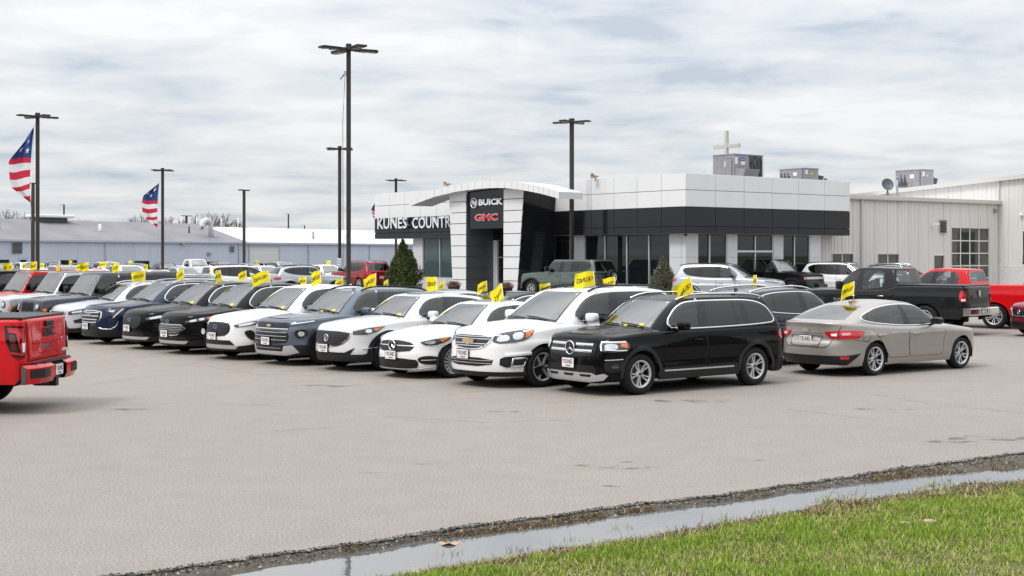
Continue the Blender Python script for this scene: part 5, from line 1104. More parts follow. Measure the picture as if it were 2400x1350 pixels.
def ip(tb, s): return float(np.interp(s, [a for a, _ in tb], [b for _, b in tb]))
WL = -.045
def vz(s, d):
    a, b_, g_ = ip(up, s), ip(lo, s), ip(grs, s); a += .10*nz(s*1.3, 7.0)+.05*nz(s*4.1, 2.0); b_ += .16*nz(s*1.1, 11.0)+.08*nz(s*3.7, 5.0); x, y = e0.x+ed.x*s+en.x*d, e0.y+ed.y*s+en.y*d
    n_ = nz(x, y, 3.5)*.5+nz(x, y, 9)*.3+nz(x, y, 22)*.2
    if d < .05: z = -.003-.5*d
    elif d < a: t = (d-.05)/max(a-.05, .05); z = -.012-.036*t+n_*.022*math.sin(min(t, 1)*math.pi)
    elif d < b_:
        t = (d-a)/(b_-a); z = WL-.045*math.sin(t*math.pi)**.6+n_*.022
    else:
        t = min((d-b_)/.45, 1); z = WL+t*.045+n_*.024+max(0, d-b_-.45)*.014
    if s > 10.5: z += 0
    return z+.035*nz(x, y, 1.6)*min(max(d-b_, 0), 1)
V = []
for d in prof:
    for s in ss2:
        dd = d+(wob(s) if d < .5 else wob(s)*max(0, 1-(d-.5)/1)); p = epx(s, dd); V.append((p.x, p.y, vz(s, d)))
n = len(ss2); Fq = [(i*n+j, i*n+j+1, (i+1)*n+j+1, (i+1)*n+j) for i in range(len(prof)-1) for j in range(n-1)]
def finer(prof):   # resample the bank so that the waterline is crisp
    return prof
MUD, t_, b_ = nodes_mat('wet_mud')
g = t_.nodes.new('ShaderNodeNewGeometry'); x = t_.nodes.new('ShaderNodeTexNoise'); x.inputs['Scale'].default_value = 16; x.inputs['Detail'].default_value = 8; x.inputs['Roughness'].default_value = .7; t_.links.new(g.outputs['Position'], x.inputs[0])
r_ = t_.nodes.new('ShaderNodeValToRGB'); t_.links.new(x.outputs[0], r_.inputs[0]); r_.color_ramp.elements[0].position = .35; r_.color_ramp.elements[0].color = (.022, .018, .014, 1); r_.color_ramp.elements[1].position = .68; r_.color_ramp.elements[1].color = (.115, .085, .055, 1)
t_.links.new(r_.outputs[0], b_.inputs['Base Color']); b_.inputs['Roughness'].default_value = .65; bp = t_.nodes.new('ShaderNodeBump'); bp.inputs['Distance'].default_value = .02; t_.links.new(x.outputs[0], bp.inputs['Height']); t_.links.new(bp.outputs[0], b_.inputs['Normal'])
dsf = np.concatenate([np.arange(0, .5, .03), np.arange(.5, 3.0, .06), [3.2, 3.5, 4, 5, 6.5, 9, 14, 30]])
V = []
for d in dsf:
    for s in ss2[::2]:
        dd = d+wob(s)*max(0, 1-d); p = epx(s, dd); V.append((p.x, p.y, vz(s, d)))
n = len(ss2[::2]); Fq = [(i*n+j, i*n+j+1, (i+1)*n+j+1, (i+1)*n+j) for i in range(len(dsf)-1) for j in range(n-1)]
THC = mat('turf_thatch', (.125, .125, .045), .95, noise=(25, .5), bump=.6); sl_ = ss2[::2]
mi_ = [1 if dsf[i] > ip(grs, sl_[j])+.12 else 0 for i in range(len(dsf)-1) for j in range(n-1)]
link('muddy_verge', fast_mesh('muddy_verge', V, None, [MUD, THC], mi_, quads=[f[::-1] for f in Fq], smooth=True), kind='structure')
WAT = mat('puddle_water', (.13, .13, .13), .03, spec=.5, noise=(2, .1), bump=None)
wt = WAT.node_tree; wb = wt.nodes['Principled BSDF']; wb.inputs['IOR'].default_value = 4.0
nn_ = wt.nodes.new('ShaderNodeTexNoise'); nn_.inputs['Scale'].default_value = 9; nn_.inputs['Detail'].default_value = 3
gg = wt.nodes.new('ShaderNodeNewGeometry'); wt.links.new(gg.outputs['Position'], nn_.inputs[0]); bb = wt.nodes.new('ShaderNodeBump'); bb.inputs['Strength'].default_value = .06; bb.inputs['Distance'].default_value = .01; wt.links.new(nn_.outputs[0], bb.inputs['Height']); wt.links.new(bb.outputs[0], wb.inputs['Normal'])
V = [epx(s, d)[:2]+(WL,) if False else (epx(s, d).x, epx(s, d).y, WL) for s, d in ((-6, .1), (14, .1), (14, 4.0), (-6, 4.0))]
mb = MB(); mb.add([(epx(s, ip(up, s)-.25).x, epx(s, ip(up, s)-.25).y, WL) for s in np.arange(-6, 14, .5)]+[(epx(s, ip(lo, s)+.35).x, epx(s, ip(lo, s)+.35).y, WL) for s in np.arange(-6, 14, .5)], [(i, i+40, i+41, i+1) for i in range(39)], WAT); mb.build('puddle_water', kind='structure')
# stones along the broken edge
def scatter_bits(name, N_, fs, fd, size, mats_, mprob, zoff=0):
    s = fs(N_); d = fd(N_, s); V = np.zeros((N_, 6, 3)); keep = []
    base = np.array([[1, 0, 0], [-.5, .87, 0], [-.5, -.87, 0], [.2, .1, .8], [0, 1, .3], [-1, 0, .25]])
    for i in range(N_):
        p = epx(s[i], d[i]+wob(s[i])*max(0, 1-d[i])); z = vz(s[i], max(d[i], 0)) if d[i] > .03 else .002
        a = rng.uniform(0, 6.28); c, s_ = math.cos(a), math.sin(a); r = size*rng.lognormal(0, .45)
        B = base*r*(1+rng.normal(0, .25, (6, 3))); V[i, :, 0] = p.x+B[:, 0]*c-B[:, 1]*s_; V[i, :, 1] = p.y+B[:, 0]*s_+B[:, 1]*c; V[i, :, 2] = z+B[:, 2]+zoff
    T = np.array([[0, 4, 3], [4, 5, 3], [5, 2, 3], [2, 0, 3], [0, 1, 4], [1, 5, 4]]); tr = (T[None]+np.arange(N_)[:, None, None]*6).reshape(-1, 3)
    mi = np.repeat(rng.choice(len(mats_), N_, p=mprob), 6)
    return link(name, fast_mesh(name, V.reshape(-1, 3), tr, mats_, mi), kind='stuff', label=None)
ST1 = mat('chip_pale', (.30, .28, .25), .8); ST2 = mat('chip_grey', (.17, .165, .155), .8); ST3 = mat('chip_dark', (.03, .028, .025), .9)
def _s(n_): return rng.uniform(-2.5, 13.5, n_)
o = scatter_bits('stone_chips', 20000, _s, lambda n_, s: np.abs(rng.normal(0, .09, n_))-.05, .0056, [ST1, ST2, ST3], [.20, .30, .50]); setp(o, 'loose stone chips along the broken edge of the asphalt', 'gravel')
# grass
GRA = [mat('grass_a', (.20, .31, .025), .6), mat('grass_b', (.33, .42, .05), .6), mat('grass_c', (.10, .21, .02), .6), mat('dry_grass', (.50, .42, .20), .8), mat('brown_thatch', (.135, .088, .048), .9)]
def blades(name, N_, sd, hmean, probs, wid=.006, lean=.5, hs=.35, patch=True):
    s, d = sd(N_); n_ = len(s); P0 = np.zeros((n_, 3))
    for i in range(n_): p = epx(s[i], d[i]); P0[i] = (p.x, p.y, vz(s[i], d[i])-.006)
    a = rng.uniform(0, 6.283, n_); h = hmean*rng.lognormal(0, hs, n_); ln = rng.uniform(.1, lean, n_)*h; la = rng.uniform(0, 6.283, n_); wd = wid*rng.uniform(.6, 1.3, n_)
    if patch:
        big = np.array([nz(x, y, .9)+.8*nz(x, y, 3.5) for x, y in P0[:, :2]]); h *= 1+.5*np.clip(big, -1, 1)
    else: big = np.zeros(n_)
    wx, wy = np.cos(a)*wd, np.sin(a)*wd; V = np.zeros((n_, 5, 3)); lx, ly = np.cos(la)*ln, np.sin(la)*ln
    V[:, 0] = P0+np.stack([wx, wy, 0*h], 1); V[:, 1] = P0-np.stack([wx, wy, 0*h], 1)
    m = P0+np.stack([lx*.35, ly*.35, h*.6], 1); V[:, 2] = m+np.stack([wx, wy, 0*h], 1)*.75; V[:, 3] = m-np.stack([wx, wy, 0*h], 1)*.75; V[:, 4] = P0+np.stack([lx, ly, h], 1)
    T = np.array([[0, 1, 3], [0, 3, 2], [2, 3, 4]]); tr = (T[None]+np.arange(n_)[:, None, None]*5).reshape(-1, 3)
    pr = np.tile(np.array(probs, float), (n_, 1)); pr[:, 3] *= np.clip(1-big*2.2, .15, 3); pr[:, 4] *= np.clip(1-big*2.2, .1, 3); pr /= pr.sum(1, keepdims=True); mi = (rng.random(n_)[:, None] > np.cumsum(pr, 1)).sum(1).clip(0, 4)
    return link(name, fast_mesh(name, V.reshape(-1, 3), tr, GRA, np.repeat(mi, 3)), kind='stuff')
GE = np.array([[a, b] for a, b in grs])
def sd_grass(N_):
    s = rng.uniform(-1.5, 13.5, N_); e = np.interp(s, GE[:, 0], GE[:, 1]); d = e+rng.exponential(1.0, N_)*1.0+rng.normal(0, .05, N_)
    d = np.where(rng.random(N_) < .62, e+rng.uniform(0, 3.2, N_), d)+np.array([abs(nz(x, 9, 1.7))*.30+abs(nz(x, 1, 6))*.14 for x in s])
    x = e0.x+ed.x*s+en.x*d; y = e0.y+ed.y*s+en.y*d; vis = (y > 9.2) & (np.abs(x/y) < .40) & (y < 20) & (d < e+7); return s[vis], d[vis]
o = blades('grass', 290000, sd_grass, .033, [.30, .28, .16, .18, .08], wid=.0038, lean=.9); setp(o, 'bright green spring grass flecked with straw, on the verge below the puddle', 'grass')
def sd_fringe(N_):
    s = rng.uniform(-1.5, 13.5, N_); e = np.interp(s, GE[:, 0], GE[:, 1]); b_ = np.interp(s, [a for a, _ in lo], [b for _, b in lo])
    d = np.where(rng.random(N_) < .6, e+rng.normal(-.02, .14, N_)*(1+np.array([nz(x, 3, 1.1) for x in s])*1.6), b_+rng.uniform(0, 1, N_)*(e-b_+.05)); return s, d
o = blades('dry_grass', 26000, sd_fringe, .035, [.07, .05, .04, .30, .54], wid=.004, lean=1.6, patch=False); setp(o, 'brown matted dead grass between the puddle and the green grass', 'dead grass')
def sd_up(N_):
    s = rng.uniform(-2, 13.5, N_); u_ = np.interp(s, [a for a, _ in up], [b for _, b in up]); cl = np.array([nz(x, 0, 2.0) for x in s]) > -.05
    d = .06+rng.uniform(0, 1, N_)*np.maximum(u_-.04, .04); return s[cl], d[cl]
o = blades('dead_weeds', 12000, sd_up, .022, [.01, .01, .02, .07, .89], wid=.0045, lean=2.2, patch=False); setp(o, 'dead brown weeds and roots on the mud below the asphalt edge', 'weeds')
def sd_wat(N_):
    c = rng.integers(0, 26, N_); cs = rng.uniform(-1, 12, 26); cf = rng.uniform(.55, 1, 26); s = cs[c]+rng.normal(0, .09, N_); a_ = np.interp(s, [a for a, _ in up], [b for _, b in up]); b_ = np.interp(s, [a for a, _ in lo], [b for _, b in lo])
    return s, a_+(b_-a_)*cf[c]+rng.normal(0, .03, N_)
o = blades('water_weeds', 520, sd_wat, .07, [.2, .1, .2, .2, .3], wid=.004, lean=1.0, patch=False); setp(o, 'sparse weeds sticking up out of the puddle', 'weeds')
mb = MB()
LEAF = mat('dry_leaf', (.48, .30, .17), .7)
q = Vector((*G(1052, 1264), 0)); 
for k, (dx_, dy_, sc_) in enumerate(((0, 0, .085),)):
    pts = [(.9*math.cos(t)*(1+.25*math.sin(5*t))*sc_, .6*math.sin(t)*(1+.25*math.sin(5*t))*sc_, .012*math.sin(3*t)+.02) for t in np.linspace(0, 6.28, 18)[:-1]]
    mb.add([(q.x, q.y, -.045)]+[(q.x+a, q.y+b, -.055+c) for a, b, c in pts], [(0, i+1, (i+1) % 17+1) for i in range(17)], LEAF)
mb.build('dry_leaf', label='curled tan dry leaf lying on the mud by the puddle', cat='leaf')
for px_, py_ in ((2120, 1236), (2178, 1231)):
    q = Vector((*G(px_, py_), 0)); b = MB(); b.sell((q.x, q.y, .035), (.065, .04, .018), mat('straw_clod', (.40, .32, .18), .9, noise=(40, .4)), .9, .9, 6, 9); b.build('straw_clod', label='pale straw clod lying in the grass, %s of the two' % ('left' if px_ < 2150 else 'right'), cat='clod', group='straw clods in the grass')
FLD = mat('field_grass', (.075, .105, .035), .9, noise=(.05, .3))
b = MB(); b.add([(-3000, -3000, -.45), (3000, -3000, -.45), (3000, 3000, -.45), (-3000, 3000, -.45)], [(0, 1, 2, 3)], FLD); b.build('field', kind='structure')
# thin cracks and dark scuffs: flat marks painted on the lot
CRK = mat('sealed_crack', (.12, .11, .105), .7)
def crack(pts, wd):
    P_ = [Vector((*G(*p), .004)) for p in pts]; b = MB(); V = []
    fine = []
    for a, c in zip(P_[:-1], P_[1:]):
        m = max(2, int((c-a).length/.12))
        for i in range(m): fine.append(a.lerp(c, i/m)+Vector((rng.normal(0, .018), rng.normal(0, .018), 0)))
    fine.append(P_[-1])
    for i, p in enumerate(fine):
        t = (fine[min(i+1, len(fine)-1)]-fine[max(i-1, 0)]).normalized(); nrm = Vector((-t.y, t.x, 0)); w_ = wd*rng.uniform(.3, 1.2); V += [p+nrm*w_/2, p-nrm*w_/2]
    b.add(V, [(2*i, 2*i+1, 2*i+3, 2*i+2) for i in range(len(fine)-1)], CRK); b.build('crack', kind='structure')
for c_ in ([(190, 905), (330, 885), (560, 872)], [(250, 952), (420, 945), (640, 950)], [(2050, 925), (2200, 950), (2400, 968)], [(2250, 842), (2330, 850), (2400, 846)], [(330, 850), (480, 858), (620, 880)], [(1850, 960), (2060, 985)], [(900, 975), (1130, 990), (1340, 985)], [(640, 1010), (820, 1000)]): crack(c_, .012)
m, t, b = nodes_mat('faded_yellow_line'); tr = t.nodes.new('ShaderNodeBsdfTransparent'); mx_ = t.nodes.new('ShaderNodeMixShader'); g = t.nodes.new('ShaderNodeNewGeometry'); n_ = t.nodes.new('ShaderNodeTexNoise'); n_.inputs['Scale'].default_value = 5; n_.inputs['Detail'].default_value = 6
t.links.new(g.outputs['Position'], n_.inputs[0]); rr = t.nodes.new('ShaderNodeMapRange'); rr.inputs[1].default_value = .42; rr.inputs[2].default_value = .66; rr.inputs[3].default_value = 0; rr.inputs[4].default_value = .75; t.links.new(n_.outputs[0], rr.inputs[0])
b.inputs['Base Color'].default_value = (.48, .30, .10, 1); b.inputs['Roughness'].default_value = .8; t.links.new(rr.outputs[0], mx_.inputs[0]); t.links.new(tr.outputs[0], mx_.inputs[1]); t.links.new(b.outputs[0], mx_.inputs[2]); t.links.new(mx_.outputs[0], t.nodes['Material Output'].inputs[0]); YL = m
for (p0, p1) in (((930, 893), (690, 893)),): pass
def ground_strip(name, a, c, wd, m, z=.004):
    t = (c-a).normalized(); n_ = Vector((-t.y, t.x, 0))*wd/2; b = MB(); b.add([a+n_, a-n_, c-n_, c+n_], [(0, 1, 2, 3)], m); b.build(name, kind='structure')
for px_, py_ in ((1496, 925), (1268, 907), (1058, 886), (905, 869), (757, 855.5), (634, 843), (514, 830), (420, 819), (318, 807)):
    a = Vector((*G(px_-38, py_), .004)); f_ = Vector((.72, .69, 0)); ground_strip('parking_line', a-f_*1.9, a+f_*5.2, .11, YL)
m, t, b = nodes_mat('oil_stain'); tr = t.nodes.new('ShaderNodeBsdfTransparent'); mx_ = t.nodes.new('ShaderNodeMixShader'); g = t.nodes.new('ShaderNodeNewGeometry'); n_ = t.nodes.new('ShaderNodeTexNoise'); n_.inputs['Scale'].default_value = 3.2; n_.inputs['Detail'].default_value = 7
t.links.new(g.outputs['Position'], n_.inputs[0]); rr = t.nodes.new('ShaderNodeMapRange'); rr.inputs[1].default_value = .48; rr.inputs[2].default_value = .62; rr.inputs[3].default_value = 0; rr.inputs[4].default_value = .5; t.links.new(n_.outputs[0], rr.inputs[0])
b.inputs['Base Color'].default_value = (.10, .09, .085, 1); b.inputs['Roughness'].default_value = .7; t.links.new(rr.outputs[0], mx_.inputs[0]); t.links.new(tr.outputs[0], mx_.inputs[1]); t.links.new(b.outputs[0], mx_.inputs[2]); t.links.new(mx_.outputs[0], t.nodes['Material Output'].inputs[0])
for px_, py_, rx_, ry_ in ((2320, 1027, .75, .22), (2230, 1036, .35, .12), (1460, 1096, .35, .12), (1755, 1079, .22, .06), (1390, 1092, .25, .07), (1500, 1083, .2, .06), (1180, 965, .3, .1), (1440, 1140, .15, .05), (300, 960, .5, .15), (2050, 960, .5, .15), (760, 905, .6, .2), (1620, 940, .7, .25), (1010, 1088, .16, .04)):
    c = Vector((*G(px_, py_), .006)); b_ = MB(); b_.add([c+Vector((rx_*math.cos(t)*(1+.3*math.sin(3*t+px_)), ry_*math.sin(t)*(1+.3*math.sin(4*t)), 0)) for t in np.linspace(0, 6.28, 17)[:-1]], [tuple(range(16))], m); b_.build('stain', kind='structure')
# ------------------------------------------------------------------ belt of trees around the open side of the site (mirrored in paint and panels)
TB1 = mat('wood_belt', (.045, .042, .032), .95, noise=(.4, .5)); b_ = MB(); r2 = random.Random(5)
for k in range(170):
    a = R(14-k*208/170+r2.uniform(-.6, .6)); q = 78+r2.uniform(-6, 10); h_ = r2.uniform(4.5, 8.5); b_.sell((5+q*math.cos(a), 12+q*math.sin(a), h_*.85), (r2.uniform(2.6, 4.5), r2.uniform(2.6, 4.5), h_), TB1, 1, 1, 6, 8)
o = b_.build('far_wood', kind='stuff'); setp(o, 'dark belt of trees around the open side of the site', 'wood')
# ------------------------------------------------------------------ car row frame
ROW0 = Vector((2.17, 23.4)); RD = Vector((.714, .700))      # direction from bumper to tail of the parked row
RP = Vector((-.700, .714))                                   # along the row, away
# ================================================================== buildings
rzS = math.atan2(.608, .794); CS = Vector((407/F*66, 66, .22)); dR = Vector((.794, .608, 0)); dL = Vector((-.608, .794, 0))
def on_left(px, xo=0.0):      # local y on the plane local x = xo seen at pixel column px
    k = (px-1200)/F; o_ = CS+dR*xo; return (k*o_.y-o_.x)/(dL.x-k*dL.y)
def on_right(px, yo=0.0):     # local x on the plane local y = yo
    k = (px-1200)/F; o_ = CS+dL*yo; return (k*o_.y-o_.x)/(dR.x-k*dR.y)
def hz_(px, py, x, y):        # local height of a pixel row at local point (x, y)
    w_ = CS+dR*x+dL*y; return HC+(HZ-py)/F*w_.y-.22
WPN = mat('white_panel', (.74, .75, .755), .28, coat=.3, noise=(.6, .03)); BPN = mat('black_panel', (.014, .015, .019), .10, spec=.35)
GPN = mat('grey_panel', (.10, .11, .12), .35); JNT = mat('panel_joint', (.10, .13, .12), .8); WAL = mat('white_wall', (.60, .61, .64), .5, noise=(.8, .05))
DGL = mat('showroom_glass', (.008, .011, .012), .02, spec=.6); MUL = mat('aluminium', (.62, .63, .64), .35, metal=.5); DKF = mat('dark_frame', (.03, .03, .032), .4)
ROOF = mat('roof_membrane', (.45, .45, .44), .9, noise=(.5, .2))
show = empty('showroom', CS, rzS, label='white and black panelled car showroom with an arched entrance tower', cat='building')
TOP, MID, BND, LOWJ, BOT = 6.13, 5.33, 4.51, 3.56, 3.20
Lr = on_right(1992); Ll = on_left(878)
b = MB()     # wall core behind the panels
DP = 1.0
b.box(.06, Lr-.06, .06, .9, BOT+.03, TOP-.05, JNT); b.box(.06, .9, .9, Ll-.06, BOT+.03, TOP-.05, JNT); b.box(.9, Lr+6, .9, Ll-.06, TOP-.9, TOP-.6, ROOF)
b.box(Lr-.9, Lr-.06, .9, 12, BOT+.03, TOP-.05, JNT); b.box(.9, Lr-.1, Ll-.9, Ll-.06, BOT+.03, TOP-.05, JNT); b.box(.02, Lr-.02, .02, .95, TOP-.05, TOP, MUL); b.box(.02, .95, .95, Ll-.02, TOP-.05, TOP, MUL)
b.box(.1, .9, .1, Ll-.1, BOT, BOT+.03, WAL); b.box(.9, Lr-.1, .1, .9, BOT, BOT+.03, WAL)
b.build('parapet_core', show)
def panel(nm, ax, a0, a1, z0, z1, m, g=.012, off=0.0, th=.06):
    b_ = MB()
    if ax == 'x': b_.bbox(-off, th-off, a0+g, a1-g, z0+g, z1-g, m, .006)
    else: b_.bbox(a0+g, a1-g, -off, th-off, z0+g, z1-g, m, .006)
    return b_.build(nm, show)
LJ = [1607, 1550, 1493, 1439, 1386, 1338, 1296, 1262]; LJt = [max(0, on_left(p)) for p in LJ]; LJt[0] = 0
LW = [on_left(p) for p in (1061, 1023.5, 985, 948.5, 912.6, 878)]
RJ = [0]+[on_right(p) for p in (1677, 1744, 1810, 1872, 1933, 1992)]
for T_ in (LJt, LW):
    for a, c in zip(T_[:-1], T_[1:]):
        panel('wall_panel', 'x', a, c, MID, TOP-.002, WPN); panel('wall_panel', 'x', a, c, BND, MID, WPN)
        panel('wall_panel', 'x', a, c, LOWJ, BND, BPN); panel('wall_panel', 'x', a, c, BOT, LOWJ, BPN)
for a, c in zip(RJ[:-1], RJ[1:]):
    panel('wall_panel', 'y', a, c, MID, TOP-.002, WPN); panel('wall_panel', 'y', a, c, BND, MID, WPN)
    panel('wall_panel', 'y', a, c, LOWJ, BND, BPN); panel('wall_panel', 'y', a, c, BOT, LOWJ, BPN)
# ---- ground floor, right face (plane y = W0) and left face (plane x = W0)
W0 = .45
def rx(px): return on_right(px, W0)
def ly(px): return on_left(px, W0)
def wall_piece(ax, a0, a1, z0, z1, m, nm='wall', off=0, th=.3):
    b_ = MB()
    if ax == 'y': b_.bbox(min(a0, a1), max(a0, a1), W0-off, W0+th, z0, z1, m, .008)
    else: b_.bbox(W0-off, W0+th, min(a0, a1), max(a0, a1), z0, z1, m, .008)
    return b_.build(nm, show)
xe = rx(1924); ye = ly(968)
c0 = W0; 
for (p0, p1, zs) in ((None, 1635, (0, .9, 2.05, 3.22)), (1705, 1727, (0, .9, 2.05, 3.22)), (1813, 1835, (0, .9, 2.05, 3.22)), (1899, 1924, (0, .9, 2.05, 3.22))):
    a = c0 if p0 is None else rx(p0); e_ = rx(p1)
    for z0, z1 in zip(zs[:-1], zs[1:]): wall_piece('y', a+.004, e_, z0+.004, z1-.004, WAL, 'pillar_panel')
def window(ax, a0, a1, z0, z1, divs=(), bars=(), nm='window'):
    lo_, hi_ = min(a0, a1), max(a0, a1); b_ = MB(); f = .06
    def bx_(b__, u0, u1, w0, w1, o0, o1, m):
        if ax == 'y': b__.box(u0, u1, W0+o0, W0+o1, w0, w1, m)
        else: b__.box(W0+o0, W0+o1, u0, u1, w0, w1, m)
    bx_(b_, lo_, lo_+f, z0, z1, .02, .16, MUL); bx_(b_, hi_-f, hi_, z0, z1, .02, .16, MUL); bx_(b_, lo_+f, hi_-f, z0, z0+f, .02, .16, MUL); bx_(b_, lo_+f, hi_-f, z1-f, z1, .02, .16, DKF)
    vs = [lo_+f]+sorted(divs)+[hi_-f]
    for d_ in divs: bx_(b_, d_-.035, d_+.035, z0+f, z1-f, .015, .15, MUL)
    zs_ = [z0+f]+list(bars)+[z1-f]
    for z_ in bars: bx_(b_, lo_+f, hi_-f, z_-.05, z_+.05, .02, .14, MUL)
    o_ = b_.build(nm, show)
    for u0, u1 in zip(vs[:-1], vs[1:]):
        for w0, w1 in zip(zs_[:-1], zs_[1:]):
            g_ = MB(); bx_(g_, u0, u1, w0, w1, .08, .10, DGL); g_.build('pane', o_)
    return o_
window('y', rx(1635), rx(1705), .55, BOT, [rx(1664)]); wall_piece('y', rx(1635), rx(1705), 0, .55, WAL, 'wall')
window('y', rx(1727), rx(1813), .02, BOT, [rx(1771)], [2.35], nm='entrance_door')
window('y', rx(1835), rx(1899), .02, BOT, [rx(1863)])
# left face, right of the tower
for z0, z1 in ((0, .9), (.9, 2.05), (2.05, 3.22)):
    wall_piece('x', W0+.31, ly(1570), z0+.004, z1-.004, WAL, 'pillar_panel'); wall_piece('x', ly(1369), ly(1345), z0+.004, z1-.004, WAL, 'pillar_panel')
window('x', ly(1570), ly(1369), .62, BOT, [ly(1520), ly(1468), ly(1417)]); wall_piece('x', ly(1570), ly(1369), 0, .62, WAL, 'wall')
wall_piece('x', ly(1345), ly(1335), 0, BOT+.02, BPN, 'wall'); window('x', ly(1335), ly(1291), .02, 2.95, [ly(1293)], [], nm='entrance_door')
wall_piece('x', ly(1335), ly(1262), 2.95, 3.22, BPN, 'wall', off=-.02)
wall_piece('x', ly(1291), ly(1262), 0, 1.9, BPN, 'wall', off=-.02); wall_piece('x', ly(1291), ly(1262), 1.9, 2.0, MUL, 'door_canopy', off=.3); wall_piece('x', ly(1291), ly(1262), 2.0, 2.95, BPN, 'wall', off=-.02)
# left wing
for z0, z1 in ((0, .8), (.8, 2.05), (2.05, 3.22)): wall_piece('x', ly(990), ye, z0+.004, z1-.004, WAL, 'pillar_panel')
_d = DGL; DGL = mat('seen_through_teal_pane', (.05, .085, .095), .03, spec=.5); window('x', ly(1061), ly(990), .75, BOT, [ly(1030)]); DGL = _d; wall_piece('x', ly(1061), ly(990), 0, .75, WAL, 'wall')  # opaque panes: teal daylight seen through the wing is put into their colour
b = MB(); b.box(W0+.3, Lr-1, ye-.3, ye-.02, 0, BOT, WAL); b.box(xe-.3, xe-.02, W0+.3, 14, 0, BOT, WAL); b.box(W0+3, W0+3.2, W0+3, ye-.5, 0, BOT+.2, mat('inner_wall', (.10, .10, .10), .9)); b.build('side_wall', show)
# downlights / camera dome under the corner
b = MB(); b.sell((.35, .35, BOT-.03), (.09, .09, .09), GBK, 1, 1, 8, 12); b.build('dome_camera', show)
# ---- entrance tower: plane x = -TP
TP = 2.2
def ty(px, xo=-TP): return on_left(px, xo)
def tz(px, py, xo=-TP): return hz_(px, py, xo, on_left(px, xo))
zt0, zb0 = tz(1140, 441), 0.0
rows_y = [688, 656, 628.5, 602, 576, 549.5, 523.5, 497.5, 471.5, 448]
def interp_edge(top, bot, py): return top+(bot-top)*(py-448)/(688-448)
zz = [max(0, tz(1100, p)) for p in rows_y]; zz[0] = 0.0
for (lt, lb, rt, rb) in ((1052, 1061.5, 1092.5, 1091.5), (1180.5, 1179.5, 1227.5, 1211)):
    for i in range(len(rows_y)-1):
        y0, y1 = rows_y[i], rows_y[i+1]; g = .02
        A0, A1 = ty(interp_edge(lt, lb, y0)), ty(interp_edge(lt, lb, y1)); B0, B1 = ty(interp_edge(rt, rb, y0)), ty(interp_edge(rt, rb, y1))
        b_ = MB(); b_.prism([(A0, zz[i]+g), (B0, zz[i]+g), (B1, zz[i+1]-g), (A1, zz[i+1]-g)], 'x', -TP, -TP+.10, WPN); b_.build('stone_panel', show)
    b_ = MB(); b_.prism([(ty(lb)-.02, 0), (ty(rb)+.02, 0), (ty(rt)+.02, zz[-1]), (ty(lt)-.02, zz[-1])], 'x', -TP+.10, .3, GPN); b_.build('column_core', show)
# grey return of the left column and dark side panels of the right one
for (pa, pb) in ((1091.5, 1091.5), (1227.5, 1211)):
    for i in range(len(rows_y)-1):
        y0, y1 = rows_y[i], rows_y[i+1]; e0_, e1_ = (ty(pb+(pa-pb)*(688-y0)/240), ty(pb+(pa-pb)*(688-y1)/240)); b_ = MB(); m = GPN if pa == pb else BPN
        b_.add([(-TP+.02, e0_-.04, zz[i]+.012), (.2, e0_-.04, zz[i]+.012), (.2, e1_-.04, zz[i+1]-.012), (-TP+.02, e1_-.04, zz[i+1]-.012), (-TP+.02, e0_, zz[i]+.012), (.2, e0_, zz[i]+.012), (.2, e1_, zz[i+1]-.012), (-TP+.02, e1_, zz[i+1]-.012)], [(0, 1, 2, 3), (7, 6, 5, 4), (0, 4, 5, 1), (3, 2, 6, 7)], m); b_.build('side_panel', show)
# wall between the columns, set back
yA, yB = ty(1212, -TP+.6), ty(1092, -TP+.6)
b_ = MB(); b_.box(-.3, .2, yA-.6, yB+.6, 3.0, zz[-1], BPN); b_.box(-.3, .2, on_left(1166, -.3), on_left(1144, -.3), 0, 3.0, WAL); b_.build('recess_wall', show)
ww = MB(); ww.box(-.20, -.18, on_left(1144, -.2), on_left(1118, -.2), .55, 2.95, DGL); ww.box(-.20, -.18, on_left(1179, -.2), on_left(1166, -.2), .55, 2.95, DGL); o_ = ww.build('window', show)
ww = MB(); ww.box(-.26, .2, on_left(1144, -.26), on_left(1118, -.26), 0, .55, WAL); ww.box(-.26, .2, on_left(1182, -.26), on_left(1166, -.26), 0, .55, WAL); ww.build('wall', show)
ww = MB(); ww.box(-.27, -.1, yA-.6, yB+.6, 2.0, 2.06, MUL); ww.build('transom', o_)
